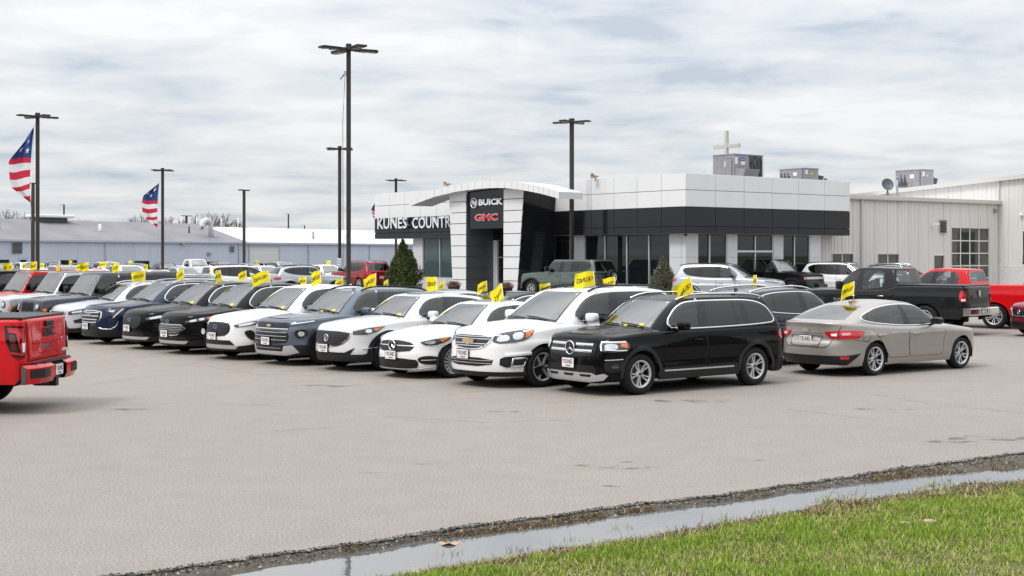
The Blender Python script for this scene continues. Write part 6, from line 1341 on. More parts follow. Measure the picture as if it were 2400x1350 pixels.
# black sign box with the badges
sgx = -TP+.05; s0, s1 = on_left(1180.5, sgx), on_left(1102, sgx); sz0, sz1 = hz_(1140, 536, sgx, (s0+s1)/2), hz_(1140, 441, sgx, (s0+s1)/2)
sg = MB(); sg.bbox(sgx, sgx+1.9, s0+.01, s1, sz0, sz1, BPN, .01); sgo = sg.build('sign_box', show)
def letters(txt, plane, ax, p0, p1, pyb, pyt, m, depth, side_m=None, bold=.03, parent=show, front_off=.12, outline_m=None):
    """raised letters on a left-facing plane; ax coordinate falls left to right in view"""
    V, Fs = text_mesh(txt, bold); fp_ = plane-front_off-depth; a0, a1 = on_left(p0, fp_), on_left(p1, fp_); z0 = hz_(p0, pyb, fp_, a0); z1 = hz_(p0, pyt, fp_, a0); wd = V[:, 0].max(); b_ = MB(); n = len(V)
    def mk(v, x): return (x, a0+(a1-a0)*v[0]/wd, z0+(z1-z0)*v[1])
    cnt = {}
    for f in Fs:
        for i in range(len(f)): e_ = (f[i], f[(i+1) % len(f)]); cnt[e_] = cnt.get(e_, 0)+1
    b_.add([mk(v, plane-front_off-depth) for v in V], Fs, m)
    bd = [e_ for e_ in cnt if (e_[1], e_[0]) not in cnt]
    b_.add([mk(v, plane-front_off-depth) for v in V]+[mk(v, plane-front_off) for v in V], [(i, j, j+n, i+n) for i, j in bd], side_m or m)
    if outline_m: pass
    return b_.build('lettering', parent)
LWH = mat('letter_white', (.80, .82, .84), .4); LSD = mat('letter_side_steel', (.30, .33, .35), .3, metal=.6); LRD = mat('letter_red', (.60, .03, .04), .35); SGL = mat('letter_silver', (.72, .73, .76), .25, metal=.5)
letters('KUNES', 0, 'x', 884.5, 953, 537, 512, LWH, .16, LSD, .012); letters('COUNTR', 0, 'x', 966, 1056, 536, 509.5, LWH, .16, LSD, .012)
letters('BUICK', sgx, 'x', 1121.5, 1178, 482, 467, LWH, .05, LSD, .045, sgo, .02); letters('GMC', sgx, 'x', 1112.5, 1167.5, 518.5, 502, SGL, .04, LSD, .055, sgo, .02); letters('GMC', sgx, 'x', 1113.6, 1166.4, 517.3, 503.2, LRD, .05, LRD, .025, sgo, .03)
eb = MB(); cy_ = on_left(1113, sgx); cz_ = hz_(1113, 476, sgx, cy_); rr_ = .30
eb.lathe([(rr_, -.02), (rr_, -.10), (rr_*.84, -.12), (rr_*.82, -.05)], SGL, 30, 'x', c=(sgx, cy_, cz_)); eb.lathe([(.001, -.05), (rr_*.83, -.05)], GBK, 24, 'x', c=(sgx, cy_, cz_), smooth=False)
for k, (oy, oz) in enumerate(((.13, .05), (0, 0), (-.13, -.05))):
    eb.prism([(cy_+oy-.05, cz_+oz+.12), (cy_+oy+.06, cz_+oz+.13), (cy_+oy+.055, cz_+oz-.02), (cy_+oy-.01, cz_+oz-.14), (cy_+oy-.06, cz_+oz-.03)], 'x', sgx-.09, sgx-.06, SGL)
eb.build('emblem', sgo)
# arched canopy on the tower
ax_ = -TP-.55; AD = 1.55
topc = [(960, 467.5), (988, 457), (1017.5, 446), (1040, 440), (1062.5, 434), (1085, 429.6), (1107.5, 426.5), (1132, 424.6), (1157, 424), (1182, 424.6), (1206.5, 426), (1224, 428.2), (1242, 431), (1259, 434.6), (1276, 438.7), (1294, 443.6), (1311, 449)]
botc = [(962, 483), (988, 472.5), (1017.5, 461.5), (1040, 456), (1062.5, 450.5), (1085, 447), (1107.5, 444.3), (1132, 441.7), (1157, 440.2), (1182, 440.8), (1206.5, 443), (1224, 445.5), (1242, 448.6), (1259, 452), (1276, 456), (1294, 461), (1311, 466)]
# resample into 23 cladding panels
tp = [(on_left(a, ax_), hz_(a, b2, ax_, on_left(a, ax_))) for a, b2 in topc]; bt = [(on_left(a, ax_), hz_(a, b2, ax_, on_left(a, ax_))) for a, b2 in botc]
NP = 23; fT = np.linspace(0, 1, NP+1); kk = np.linspace(0, 1, len(tp))
tpi = np.stack([np.interp(fT, kk, [p[0] for p in tp]), np.interp(fT, kk, [p[1] for p in tp])], 1); bti = np.stack([np.interp(fT, kk, [p[0] for p in bt]), np.interp(fT, kk, [p[1] for p in bt])], 1)
cpo = MB()
for i in range(NP):
    (ta, za), (tb, zb2) = tpi[i], tpi[i+1]; (ba, zc2), (bb2, zd) = bti[i], bti[i+1]
    cpo.add([(ax_+.02, ta, za-.01), (ax_+AD, ta, za-.01), (ax_+AD, tb, zb2-.01), (ax_+.02, tb, zb2-.01), (ax_+.02, ba, zc2+.01), (ax_+AD, ba, zc2+.01), (ax_+AD, bb2, zd+.01), (ax_+.02, bb2, zd+.01)], [(0, 1, 2, 3), (4, 7, 6, 5), (1, 5, 6, 2)], WAL)
cpo.add([(ax_+.02, tpi[-1][0], tpi[-1][1]-.01), (ax_+AD, tpi[-1][0], tpi[-1][1]-.01), (ax_+AD, bti[-1][0], bti[-1][1]+.01), (ax_+.02, bti[-1][0], bti[-1][1]+.01)], [(0, 1, 2, 3)], WAL)
cpo.add([(ax_+.02, tpi[0][0], tpi[0][1]-.01), (ax_+AD, tpi[0][0], tpi[0][1]-.01), (ax_+AD, bti[0][0], bti[0][1]+.01), (ax_+.02, bti[0][0], bti[0][1]+.01)], [(3, 2, 1, 0)], WAL)
arc = cpo.build('canopy', show)
for i in range(NP):
    (ta, za), (tb, zb2) = tpi[i], tpi[i+1]; (ba, zc2), (bb2, zd) = bti[i], bti[i+1]; g = .012; b_ = MB()
    b_.prism([(ta-g, za), (tb+g, zb2), (bb2+g, zd), (ba-g, zc2)], 'x', ax_-.02, ax_+.02, WPN); b_.build('fascia_panel', arc)
# ---- pieces on the showroom roof (things of their own)
PIP = mat('pipe_galvanised', (.30, .34, .38), .45, metal=.5)
HVC = mat('unit_steel', (.30, .29, .315), .5, metal=.2, noise=(3, .12)); HVD = mat('unit_dark', (.05, .05, .055), .6); SCR = mat('unit_coil_guard', (.05, .06, .065), .6, noise=(9, 1.6, (1, 1, .3))); STK = mat('sticker_white', (.75, .76, .76), .5); STY = mat('sticker_yellow', (.75, .50, .03), .5)
def roof_unit(label, pxc, pyt, pyb, pxl, pxr, Y, hood=True, big=False, brand=False):
    """corner nearest the camera at column pxc; left face to pxl, right face to pxr"""
    c = P(pxc, pyb, Y); h = (pyb-pyt)/F*Y; k1 = (pxl-1200)/F; k2 = (pxr-1200)/F
    tl = (k1*c.y-c.x)/(dL.x-k1*dL.y); tr_ = (k2*c.y-c.x)/(dR.x-k2*dR.y)
    r = empty('rooftop_unit', c, rzS, label=label, cat='air conditioner', group='rooftop air conditioning units'); b = MB(); b.bbox(0, tr_, 0, tl, 0, h, HVC, .02); b.box(-.02, tr_+.02, -.02, tl+.02, h, h+.05, HVC); b.build('cabinet', r)
    if big:
        b = MB(); b.box(tr_*.51, tr_-.03, -.02, -.004, .03, h-.02, SCR); b.build('coil_guard', r)
        b = MB(); b.box(tr_-.10, tr_-.02, -.05, .01, 0, h, STK); b.build('corner_post', r)
        b = MB(); b.prism([(0, 0), (0, h*.45), (-.75, h*.40), (-.55, 0)], 'x', .04, tr_*.52, HVC); b.build('intake_hood', r)
        b = MB(); b.box(-.02, -.004, tl*.1, tl*.40, .10, h*.85, HVD); b.box(-.024, -.006, tl*.11, tl*.39, .11, h*.84, HVC); b.build('access_panel', r)
    else:
        b = MB(); 
        for q in range(9): b.box(-.03, -.005, tl*(.55+q*.045), tl*(.575+q*.045), .05*h, h*(.30+.22*(q % 3)), HVD)
        b.box(-.02, -.004, .06*tl, .08*tl, .0, h, HVD); b.build('louvre', r)
        b = MB(); b.add([(tr_, .05, h*.60), (tr_+.55, .05, h*.52), (tr_+.3, .05, 0), (tr_, .05, 0), (tr_, tl*.6, h*.60), (tr_+.55, tl*.6, h*.52), (tr_+.3, tl*.6, 0), (tr_, tl*.6, 0)], [(0, 1, 2, 3), (7, 6, 5, 4), (0, 4, 5, 1), (1, 5, 6, 2)], HVD); b.build('intake_hood', r)
    b = MB(); b.box(.05, .25, -.012, -.003, h*.62, h*.9, STK); b.box(.45 if not big else .5, .65 if not big else .8, -.012, -.003, h*.60, h*.74, STY if not big else STK); b.box(-.012, -.003, tl*.30, tl*.45, h*.52, h*.76, STK); b.build('sticker', r)
    if brand:
        n = 20; b = MB(); x_, z_ = tr_*.27, h*.83; b.add([(x_+.24*math.cos(t), -.014, z_+.085*math.sin(t)) for t in np.linspace(0, 2*math.pi, n, endpoint=False)], [tuple(range(n))], mat('oval_blue', (.02, .10, .45), .4)); o_ = b.build('badge', r)
        V, Fs = text_mesh('Carrier', .01); sc_ = .36/V[:, 0].max(); b = MB(); b.add([(x_-.18+v[0]*sc_, -.018, z_-.04+v[1]*.08) for v in V], Fs, STK); b.build('lettering', o_)
    return r
roof_unit('tall grey rooftop unit with a blue oval badge, under the cross', 1721, 362, 420, 1671, 1789, 71.5, big=True, brand=True)
roof_unit('low grey rooftop unit with yellow stickers above the showroom corner', 1886, 395, 428, 1827, 1918, 76)
roof_unit('weathered grey rooftop unit on the beige metal roof, beside the dish', 2161, 398, 437, 2099, 2188, 90)
cr_ = empty('roof_cross', P(1703, 425, 73.5), rzS, label='plain beige cross standing on the showroom roof behind the tall unit', cat='cross'); CRB = mat('cross_beige', (.50, .475, .44), .7)
hC = (425-306)/F*73.5; b = MB(); b.bbox(-.08, .08, -.08, .08, 0, hC, CRB, .01); b.build('post', cr_); zc_ = (425-342.5)/F*73.5
b = MB(); b.bbox(-.06, .06, -.95, -.082, zc_-.10, zc_+.10, CRB, .01); b.bbox(-.06, .06, .082, .92, zc_-.10, zc_+.10, CRB, .01); b.build('crossbar', cr_)
b = MB()
for yy in (-.93, .90):
    b.tube([(0, yy, zc_-.1), (.9, yy*1.0-.3, -.2)], .008, MUL, 4); b.tube([(0, yy, zc_-.1), (-.8, yy*1.6, -.3)], .008, MUL, 4)
b.build('guy_wire', cr_)
HRN = mat('horn_tan', (.42, .33, .24), .7)
for (hx_, hy_, Y_, l_) in ((1394, 413, 71.0, 'tan roof loudspeaker above the middle of the white parapet'), (1048, 431, 80.0, 'tan roof loudspeaker behind the arched canopy'), (1939, 424, 73.0, 'tan roof loudspeaker near the parapet end beside the low rooftop unit')):
    c = P(hx_, hy_, Y_); r = empty('loudspeaker', c, rzS, label=l_, cat='loudspeaker', group='horn loudspeakers on the roof'); b = MB(); b.lathe([(.05, .22), (.06, .05), (.09, -.05), (.16, -.18), (.14, -.18), (.03, .02)], HRN, 14, 'x'); b.build('horn', r); b = MB(); b.box(.02, .08, -.03, .03, -.26, 0, HRN); b.build('bracket', r)
# ================================================================== beige metal service building
BGE = mat('beige_siding', (.70, .68, .655), .55, noise=(.5, .06, (1, 1, .2))); BGT = mat('beige_trim', (.56, .54, .51), .5); STU = mat('white_stucco', (.66, .66, .66), .95, noise=(18, .2), bump=1.0)
svc = empty('service_building', CS, rzS, label='low beige ribbed metal building with a glazed garage door', cat='building')
SY = 1.1; zE = 5.28; xj = on_right(2342, SY)
def siding(parent, ax, pl, a0, a1, z0, zf, m, openings=(), rib=.30, nm='siding_panel', width=.92):
    """ribbed sheets: one object per sheet; zf(a) gives the top; openings cut (a0,a1,z0,z1)"""
    a = a0; 
    while a < a1-1e-4:
        e_ = min(a+width, a1); cuts = sorted([(z0, z0)]+[(o[2], o[3]) for o in openings if o[0] < (a+e_)/2 < o[1]]); b_ = MB()
        segs = []; z = z0
        for o in sorted([o for o in openings if o[0] < (a+e_)/2 < o[1]], key=lambda q: q[2]):
            if o[2] > z+.01: segs.append((z, lambda _a, t=o[2]: t))
            z = o[3]
        segs.append((z, zf))
        for zs_, top in segs:
            k = a
            def pt(u, o_, z_): return (u, pl-o_, z_) if ax == 'y' else (pl-o_, u, z_)
            P_ = []
            while k < e_-1e-4:
                k2 = min(k+rib, e_); w_ = k2-k; P_ += [(k, .0), (k+w_*.72, .0), (k+w_*.78, .024), (k+w_*.92, .024), (k+w_*.98, 0)]; k = k2
            P_.append((e_-.004, 0)); V = [pt(u, o_, zs_) for u, o_ in P_]+[pt(u, o_, top(u)) for u, o_ in P_]; n = len(P_)
            b_.add(V, [(i, i+1, i+1+n, i+n) if ax == 'y' else (i+1, i, i+n, i+1+n) for i in range(n-1)], m)
        b_.build(nm, parent); a = e_
ga, gb = on_right(2229, SY), on_right(2318, SY); gt = hz_(2270, 533, (ga+gb)/2, SY)
def sx_(p): return on_right(p, SY)
op = [(ga, gb, 0, gt), (sx_(1949), sx_(2000), 1.15, 2.28), (sx_(2056), sx_(2107), 1.15, 2.25), (sx_(2188), sx_(2213), 0, 2.2)]
xs_all = xe
# openings need sheet joints at their edges: split the run there
cutx = sorted([xs_all, xj-.02]+[v for o in op for v in o[:2]])
for a, c in zip(cutx[:-1], cutx[1:]): siding(svc, 'y', SY, a, c, 0, lambda u: zE, BGE, op)
b = MB(); b.box(xs_all, xj-.05, SY+.02, SY+.06, 0, .0+.02, BGT); b.build('sill', svc)
b = MB(); b.bbox(xs_all-2, xj-.02, SY-.22, SY+.05, zE-.02, zE+.22, BGT, .02); b.build('gutter', svc)
b = MB(); b.add([(xs_all-4, SY+.05, zE+.18), (xj-.02, SY+.05, zE+.18), (xj-.02, SY+9, zE+.75), (xs_all-4, SY+9, zE+.75)], [(0, 1, 2, 3)], mat('metal_roof_white', (.70, .71, .73), .5)); b.build('roof', svc)
b = MB(); b.box(sx_(2017)-.06, sx_(2017)+.06, SY-.14, SY-.04, 0, zE, BGT); b.build('downspout', svc)
def framed(parent, x0, x1, z0, z1, nx, nz_, pl=SY, nm='window', fr=.05, dz=.03, split=None):
    b_ = MB(); b_.box(x0-fr, x0, pl-dz, pl+.12, z0-fr, z1+fr, BGT); b_.box(x1, x1+fr, pl-dz, pl+.12, z0-fr, z1+fr, BGT); b_.box(x0, x1, pl-dz, pl+.12, z1, z1+fr, BGT); b_.box(x0, x1, pl-dz, pl+.12, z0-fr, z0, BGT)
    gx_ = np.linspace(x0, x1, nx+1); gz_ = np.linspace(z0, z1, nz_+1)
    for g in gx_[1:-1]: b_.box(g-.03, g+.03, pl+.02, pl+.08, z0, z1, WHP)
    for g in gz_[1:-1]: b_.box(x0, x1, pl+.015, pl+.085, g-.03, g+.03, WHP)
    o_ = b_.build(nm, parent)
    for i in range(nx):
        for j in range(nz_):
            g = MB(); g.box(gx_[i]+.03*(i > 0), gx_[i+1]-.03*(i < nx-1), pl+.05, pl+.06, gz_[j]+.03*(j > 0), gz_[j+1]-.03*(j < nz_-1), PG); g.build('pane', o_)
    return o_
PG = mat('dusty_glass', (.055, .06, .055), .06, spec=.8, noise=(.9, .5))
framed(svc, ga+.05, gb-.05, .02, gt-.06, 4, 5, nm='garage_door'); framed(svc, op[1][0]+.05, op[1][1]-.05, 1.2, 2.22, 2, 1); framed(svc, op[2][0]+.05, op[2][1]-.05, 1.2, 2.20, 2, 1); framed(svc, op[3][0]+.05, op[3][1]-.05, .1, 2.12, 1, 1, nm='service_door')
b = MB(); x0, x1, z0, z1 = sx_(2201), sx_(2216), hz_(2208, 545, sx_(2208), SY), hz_(2208, 516, sx_(2208), SY); b.box(x0-.04, x1+.04, SY-.06, SY-.04, z0-.04, z1+.04, BGT)
for k in range(6): zq = z0+(z1-z0)*(k+.5)/6; b.add([(x0, SY-.06, zq+.05), (x1, SY-.06, zq+.05), (x1, SY-.13, zq-.05), (x0, SY-.13, zq-.05)], [(0, 1, 2, 3)], DKF)
b.build('louvre', svc)
b = MB(); b.bbox(sx_(2178), sx_(2190), SY-.36, SY-.26, hz_(2185, 528, sx_(2185), SY), hz_(2185, 524, sx_(2185), SY), WHP, .01); b.tube([(sx_(2181), SY-.04, hz_(2185, 533, sx_(2185), SY)), (sx_(2181), SY-.3, hz_(2185, 532, sx_(2185), SY)), (sx_(2183), SY-.3, hz_(2185, 527, sx_(2185), SY))], .03, WHP, 6); b.build('security_camera', svc)
b = MB(); b.bbox(sx_(2328), sx_(2333), SY-.2, SY-.04, hz_(2330, 498, sx_(2330), SY), hz_(2330, 490, sx_(2330), SY), PIP, .01) ; b.build('lamp', svc)
tall = empty('workshop_building', CS, rzS, label='taller beige ribbed metal building rising behind the low one', cat='building')
def rk(y_): # rake height at local y (x = xj)
    ya, yb_ = on_left(2345, xj), on_left(2000, xj); za_ = hz_(2345, 421, xj, ya); zb_2 = hz_(2000, 461, xj, yb_); return za_+(zb_2-za_)*(y_-ya)/(yb_-ya)
yfar = on_left(1985, xj); ynear = -14.0
wa, wb2 = on_left(2440, xj), on_left(2396, xj)
for a, c in ((ynear, wa), (wa, wb2), (wb2, SY)): siding(tall, 'x', xj, a, c, 1.45, rk, BGE, [(wa, wb2, 1.6, 3.6)])
siding(tall, 'x', xj, SY, yfar, zE+.1, rk, BGE)
b = MB(); b.box(xj-.10, xj+.3, ynear, SY, 0, 1.43, STU); b.build('base_wall', tall)
b = MB(); n_ = 12; yy = np.linspace(ynear-.3, yfar+.2, n_)
for a, c in zip(yy[:-1], yy[1:]): b.add([(xj-.30, a, rk(a)-.10), (xj-.30, c, rk(c)-.10), (xj-.30, c, rk(c)+.16), (xj-.30, a, rk(a)+.16), (xj+.1, a, rk(a)+.18), (xj+.1, c, rk(c)+.18), (xj+.1, a, rk(a)-.10), (xj+.1, c, rk(c)-.10)], [(1, 0, 3, 2), (2, 3, 4, 5), (0, 1, 7, 6)], BGT)
b.build('rake_trim', tall)
b = MB(); b.add([(xj, ynear, rk(ynear)+.16), (xj+30, ynear, rk(ynear)+.16), (xj+30, yfar, rk(yfar)+.16), (xj, yfar, rk(yfar)+.16)], [(0, 1, 2, 3)], mat('metal_roof_white', (0, 0, 0))); b.build('roof', tall)
b = MB(); b.box(xj-.03, xj+.05, on_left(2440, xj), on_left(2398, xj), 1.6, 3.6, PG); b.build('window', tall)
b = MB(); b.box(xj-.14, xj-.02, on_left(2345, xj)+.0, on_left(2345, xj)+.10, 0, rk(0)-.1, BGT); b.build('downspout', tall)
b = MB(); b.sell((xj-.15, on_left(2396, xj), hz_(2396, 504, xj, on_left(2396, xj))), (.12, .12, .10), WHP, 1, 1, 6, 8); b.build('dome_camera', tall)
# dish, pipe
dh = empty('satellite_dish', P(2080, 461, 83), rzS, label='grey satellite dish on a short mast on the low beige roof', cat='satellite dish'); DSM = mat('dish_grey', (.11, .135, .145), .5)
b = MB(); b.lathe([(.001, .16), (.12, .145), (.24, .10), (.33, .03), (.385, -.03), (.38, -.05)], DSM, 22, 'x'); M_ = Matrix.Translation((0, 0, .74)) @ Matrix.Rotation(R(62), 4, 'Z') @ Matrix.Rotation(R(18), 4, 'Y'); b.xf(M_); b.build('reflector', dh)
b = MB(); b.tube([(0, 0, 0), (0, 0, .72)], .035, DSM, 8); b.tube([(-.25, 0, 0), (0, 0, .42)], .018, DSM, 6); b.tube([(.25, 0, 0), (0, 0, .42)], .018, DSM, 6); b.box(-.35, .35, -.25, .25, -.06, .03, HVD); b.build('mast', dh)
b = MB(); c = P(2103, 462, 84); b.tube([c, c+Vector((0, 0, 1.15))], .07, PIP, 12); b.tube([c+Vector((0, 0, 1.15)), c+Vector((0, 0, 1.28))], .10, PIP, 12); b.build('vent_pipe', label='blue grey vent pipe standing beside the satellite dish', cat='pipe')
# ================================================================== grey warehouses
rzW = math.atan2(.841, .54); OW = Vector((-52.9, 141, 0)); dW = Vector((.54, .841, 0)); dN = Vector((-.841, .54, 0))
def wt_(px): k = (px-1200)/F; return (k*OW.y-OW.x)/(dW.x-k*dW.y)
def wz(px, py): w_ = OW+dW*wt_(px); return HC+(HZ-py)/F*w_.y
GSD = mat('blue_grey_siding', (.47, .52, .61), .55, noise=(.3, .06, (1, 1, .2))); GTR = mat('blue_grey_trim', (.38, .43, .52), .5); GRF = mat('grey_membrane_roof', (.23, .22, .24), .9, noise=(.25, .16)); WRF = mat('white_metal_roof', (.78, .79, .81), .5, noise=(.3, .05))
for key, (t0, t1, zEv, wR, zR, lab) in dict(a=(-14, wt_(570), 3.90, 8.0, 6.37, 'long blue grey metal warehouse under a dark grey roof'), b=(wt_(570), 84, 3.84, 15, 6.2, 'long blue grey metal warehouse under a white roof')).items():
    wh = empty('warehouse', OW, rzW, label=lab, cat='building'); op = []
    if key == 'a': op = [(wt_(p0), wt_(p1), 0 if kind_ == 'd' else .6, z_) for p0, p1, z_, kind_ in ((-40, 23, wz(10, 607), 'w'), (140, 182, wz(160, 608), 'w'), (313, 351, wz(330, 610), 'd'), (474, 511, wz(490, 612), 'w'))]
    else: op = [(wt_(582), wt_(655), 0, wz(618, 578))]
    cutx = sorted([t0, t1]+[v for o_ in op for v in o_[:2]])
    for a, c in zip(cutx[:-1], cutx[1:]): siding(wh, 'y', 0, a, c, 0, lambda u: zEv, GSD, op, rib=.34, width=2.04)
    b = MB(); b.bbox(t0-.2, t1+(.3 if key == 'a' else 0), -.35, -.02, zEv-.12, zEv+.14, GTR, .02); b.build('gutter', wh)
    b = MB(); rm_ = GRF if key == 'a' else WRF
    b.add([(t0, -.3, zEv+.12), (t1+(.3 if key == 'a' else 0), -.3, zEv+.12), (t1+(.3 if key == 'a' else 0), wR, zR), (t0, wR, zR)], [(0, 1, 2, 3)], rm_)
    b.add([(t0, wR, zR), (t1+.3, wR, zR), (t1+.3, wR*2+.3, zEv), (t0, wR*2+.3, zEv)], [(0, 1, 2, 3)], rm_)
    b.add([(t1, 0, 0), (t1, wR*2, 0), (t1, wR*2, zEv), (t1, wR, zR-.05), (t1, 0, zEv)], [(0, 1, 2, 3, 4)], GSD); b.build('roof', wh)
    if key == 'b':
        st = MB()
        for k in np.arange(t0+1, t1, 1.2): st.box(k, k+.06, -.3, -.29, 0, 0, WRF) if False else st.add([(k, -.3, zEv+.13), (k+.08, -.3, zEv+.13), (k+.08, wR, zR+.02), (k, wR, zR+.02), (k, -.3, zEv+.17), (k+.08, -.3, zEv+.17), (k+.08, wR, zR+.06), (k, wR, zR+.06)], [(4, 5, 6, 7), (0, 4, 7, 3), (1, 2, 6, 5)], WRF)
        st.build('roof_seam', wh)
        x0, x1 = op[0][0]+.1, op[0][1]-.1; zt_ = op[0][3]-.1; fr_ = MB(); fr_.box(x0-.14, x0, -.06, .1, 0, zt_+.12, GTR); fr_.box(x1, x1+.14, -.06, .1, 0, zt_+.12, GTR); fr_.box(x0, x1, -.06, .1, zt_, zt_+.12, GTR); gd = fr_.build('garage_door', wh)
        zs_ = np.linspace(0, zt_, 6)
        for j in range(5):
            p_ = MB(); 
            if j == 1:
                for q in range(2): p_.box(x0+(x1-x0)*(q*.5+.02), x0+(x1-x0)*(q*.5+.48), .02, .03, zs_[j]+.03, zs_[j+1]-.03, DGL)
                p_.box(x0, x1, .03, .05, zs_[j]+.01, zs_[j+1]-.01, WHP)
            else: p_.bbox(x0, x1, .02, .05, zs_[j]+.01, zs_[j+1]-.01, mat('door_offwhite', (.55, .56, .56), .5), .006)
            p_.build('door_panel', gd)
        for p0, pz in ((667, 611),):
            b = MB(); a, c = wt_(667), wt_(687); b.bbox(a, c, -.05, .0, 0, wz(677, 613), GTR, .01); b.box(a+.06, c-.06, -.06, -.05, .1, wz(677, 613)-.08, GSD); b.build('door', wh)
        for p0 in (583, 722, 865): b = MB(); b.box(wt_(p0)-.08, wt_(p0)+.08, -.16, -.03, 0, zEv, GTR); b.build('downspout', wh)
        for p0, y0 in ((583, 512), (618, 511), (670, 534), (780, 539), (855, 536), (675, 500), (714, 527)):
            t_p = wt_(p0)+ (2 if y0 < 530 else 0); b = MB(); w0 = OW+dW*t_p; zr = 4.5 if y0 > 530 else 5.9; yd = 3.5 if y0 > 530 else 14; px_y = OW+dW*t_p+dN*yd; b.tube([(t_p, yd, zr-.3), (t_p, yd, zr+(1.1 if y0 > 530 else 1.6))], .16 if p0 == 780 else .07, MUL if p0 != 780 else mat('rusty_flue', (.35, .30, .27), .7), 8)
            b.build('roof_vent', wh)
    else:
        for o_ in op:
            g_ = MB(); g_.box(o_[0]+.06, o_[1]-.06, .06, .08, o_[2]+.05, o_[3]-.05, DGL); f_ = MB(); x0, x1 = o_[0], o_[1]
            f_.box(x0, x0+.08, -.03, .1, o_[2], o_[3], GTR); f_.box(x1-.08, x1, -.03, .1, o_[2], o_[3], GTR); f_.box(x0+.08, x1-.08, -.03, .1, o_[3]-.08, o_[3], GTR); fo = f_.build('window', wh); g_.build('pane', fo)
        b = MB(); b.box(wt_(246)-.08, wt_(246)+.08, -.16, -.03, 0, zEv, GTR); b.build('downspout', wh); b = MB(); b.box(wt_(559)-.08, wt_(559)+.08, -.16, -.03, 0, zEv, GTR); b.build('downspout', wh)
        for pa, pb, ya, yb2 in ((26, 52, 594, 569), (536, 549, 591, 577)):
            x0, x1, z0, z1 = wt_(pa), wt_(pb), wz((pa+pb)/2, ya), wz((pa+pb)/2, yb2); b = MB(); b.bbox(x0, x1, -.08, -.04, z0, z1, GTR, .01); n_ = 9 if pa < 100 else 5
            for k in range(n_): zq = z0+(z1-z0)*(k+.5)/n_; b.add([(x0+.08, -.085, zq+.055), (x1-.08, -.085, zq+.055), (x1-.08, -.15, zq-.03), (x0+.08, -.15, zq-.03)], [(0, 1, 2, 3)], HVD)
            b.build('louvre', wh)
        b = MB(); b.bbox(wt_(43), wt_(65), -.04, .0, 0, wz(54, 604), GTR, .01); b.box(wt_(47), wt_(61), -.05, -.04, 1.0, wz(54, 609), DGL); b.build('door', wh)
        for pp_, zz_ in ((488, 594), (425, 570)): b = MB(); b.bbox(wt_(pp_)-.25, wt_(pp_)+.25, -.4, -.05, wz(pp_, zz_)-.2, wz(pp_, zz_)+.1, HVC, .03); b.build('wall_lamp', wh)
        b = MB(); tv = wt_(45)+9; b.box(tv-1.0, tv+2.6, 6.6, 8.6, 5.9, 6.62, HVD); b.bbox(tv-1.4, tv+3.4, 6.3, 8.9, 6.6, 6.95, STK, .08); b.build('roof_ventilator', wh)
        # curved vent
        tvx = wt_(505); b = MB(); cz = 4.4; pth = [(tvx+1.2, 2.0, cz), (tvx+1.2, 2.0, cz+1.5)]+[(tvx+1.2-.75+.75*math.cos(a), 2.0, cz+1.5+.75*math.sin(a)) for a in np.linspace(0, math.pi, 9)[1:]]+[(tvx-.3, 2.0, cz+1.1)]; b.tube(pth, .34, mat('vent_white', (.55, .56, .60), .5), 12); b.build('curved_vent', wh)
        for pp_, yy_ in ((29, 1), (267, 1), (477, 2)): b = MB(); b.tube([(wt_(pp_)+1, 3.5, 4.6), (wt_(pp_)+1, 3.5, 5.9)], .10 if pp_ != 267 else .16, STK if pp_ == 267 else HVD, 8); b.tube([(wt_(pp_)+1, 3.5, 4.6), (wt_(pp_)+1, 3.5, 4.95)], .2, HVD, 8); b.build('roof_vent', wh)
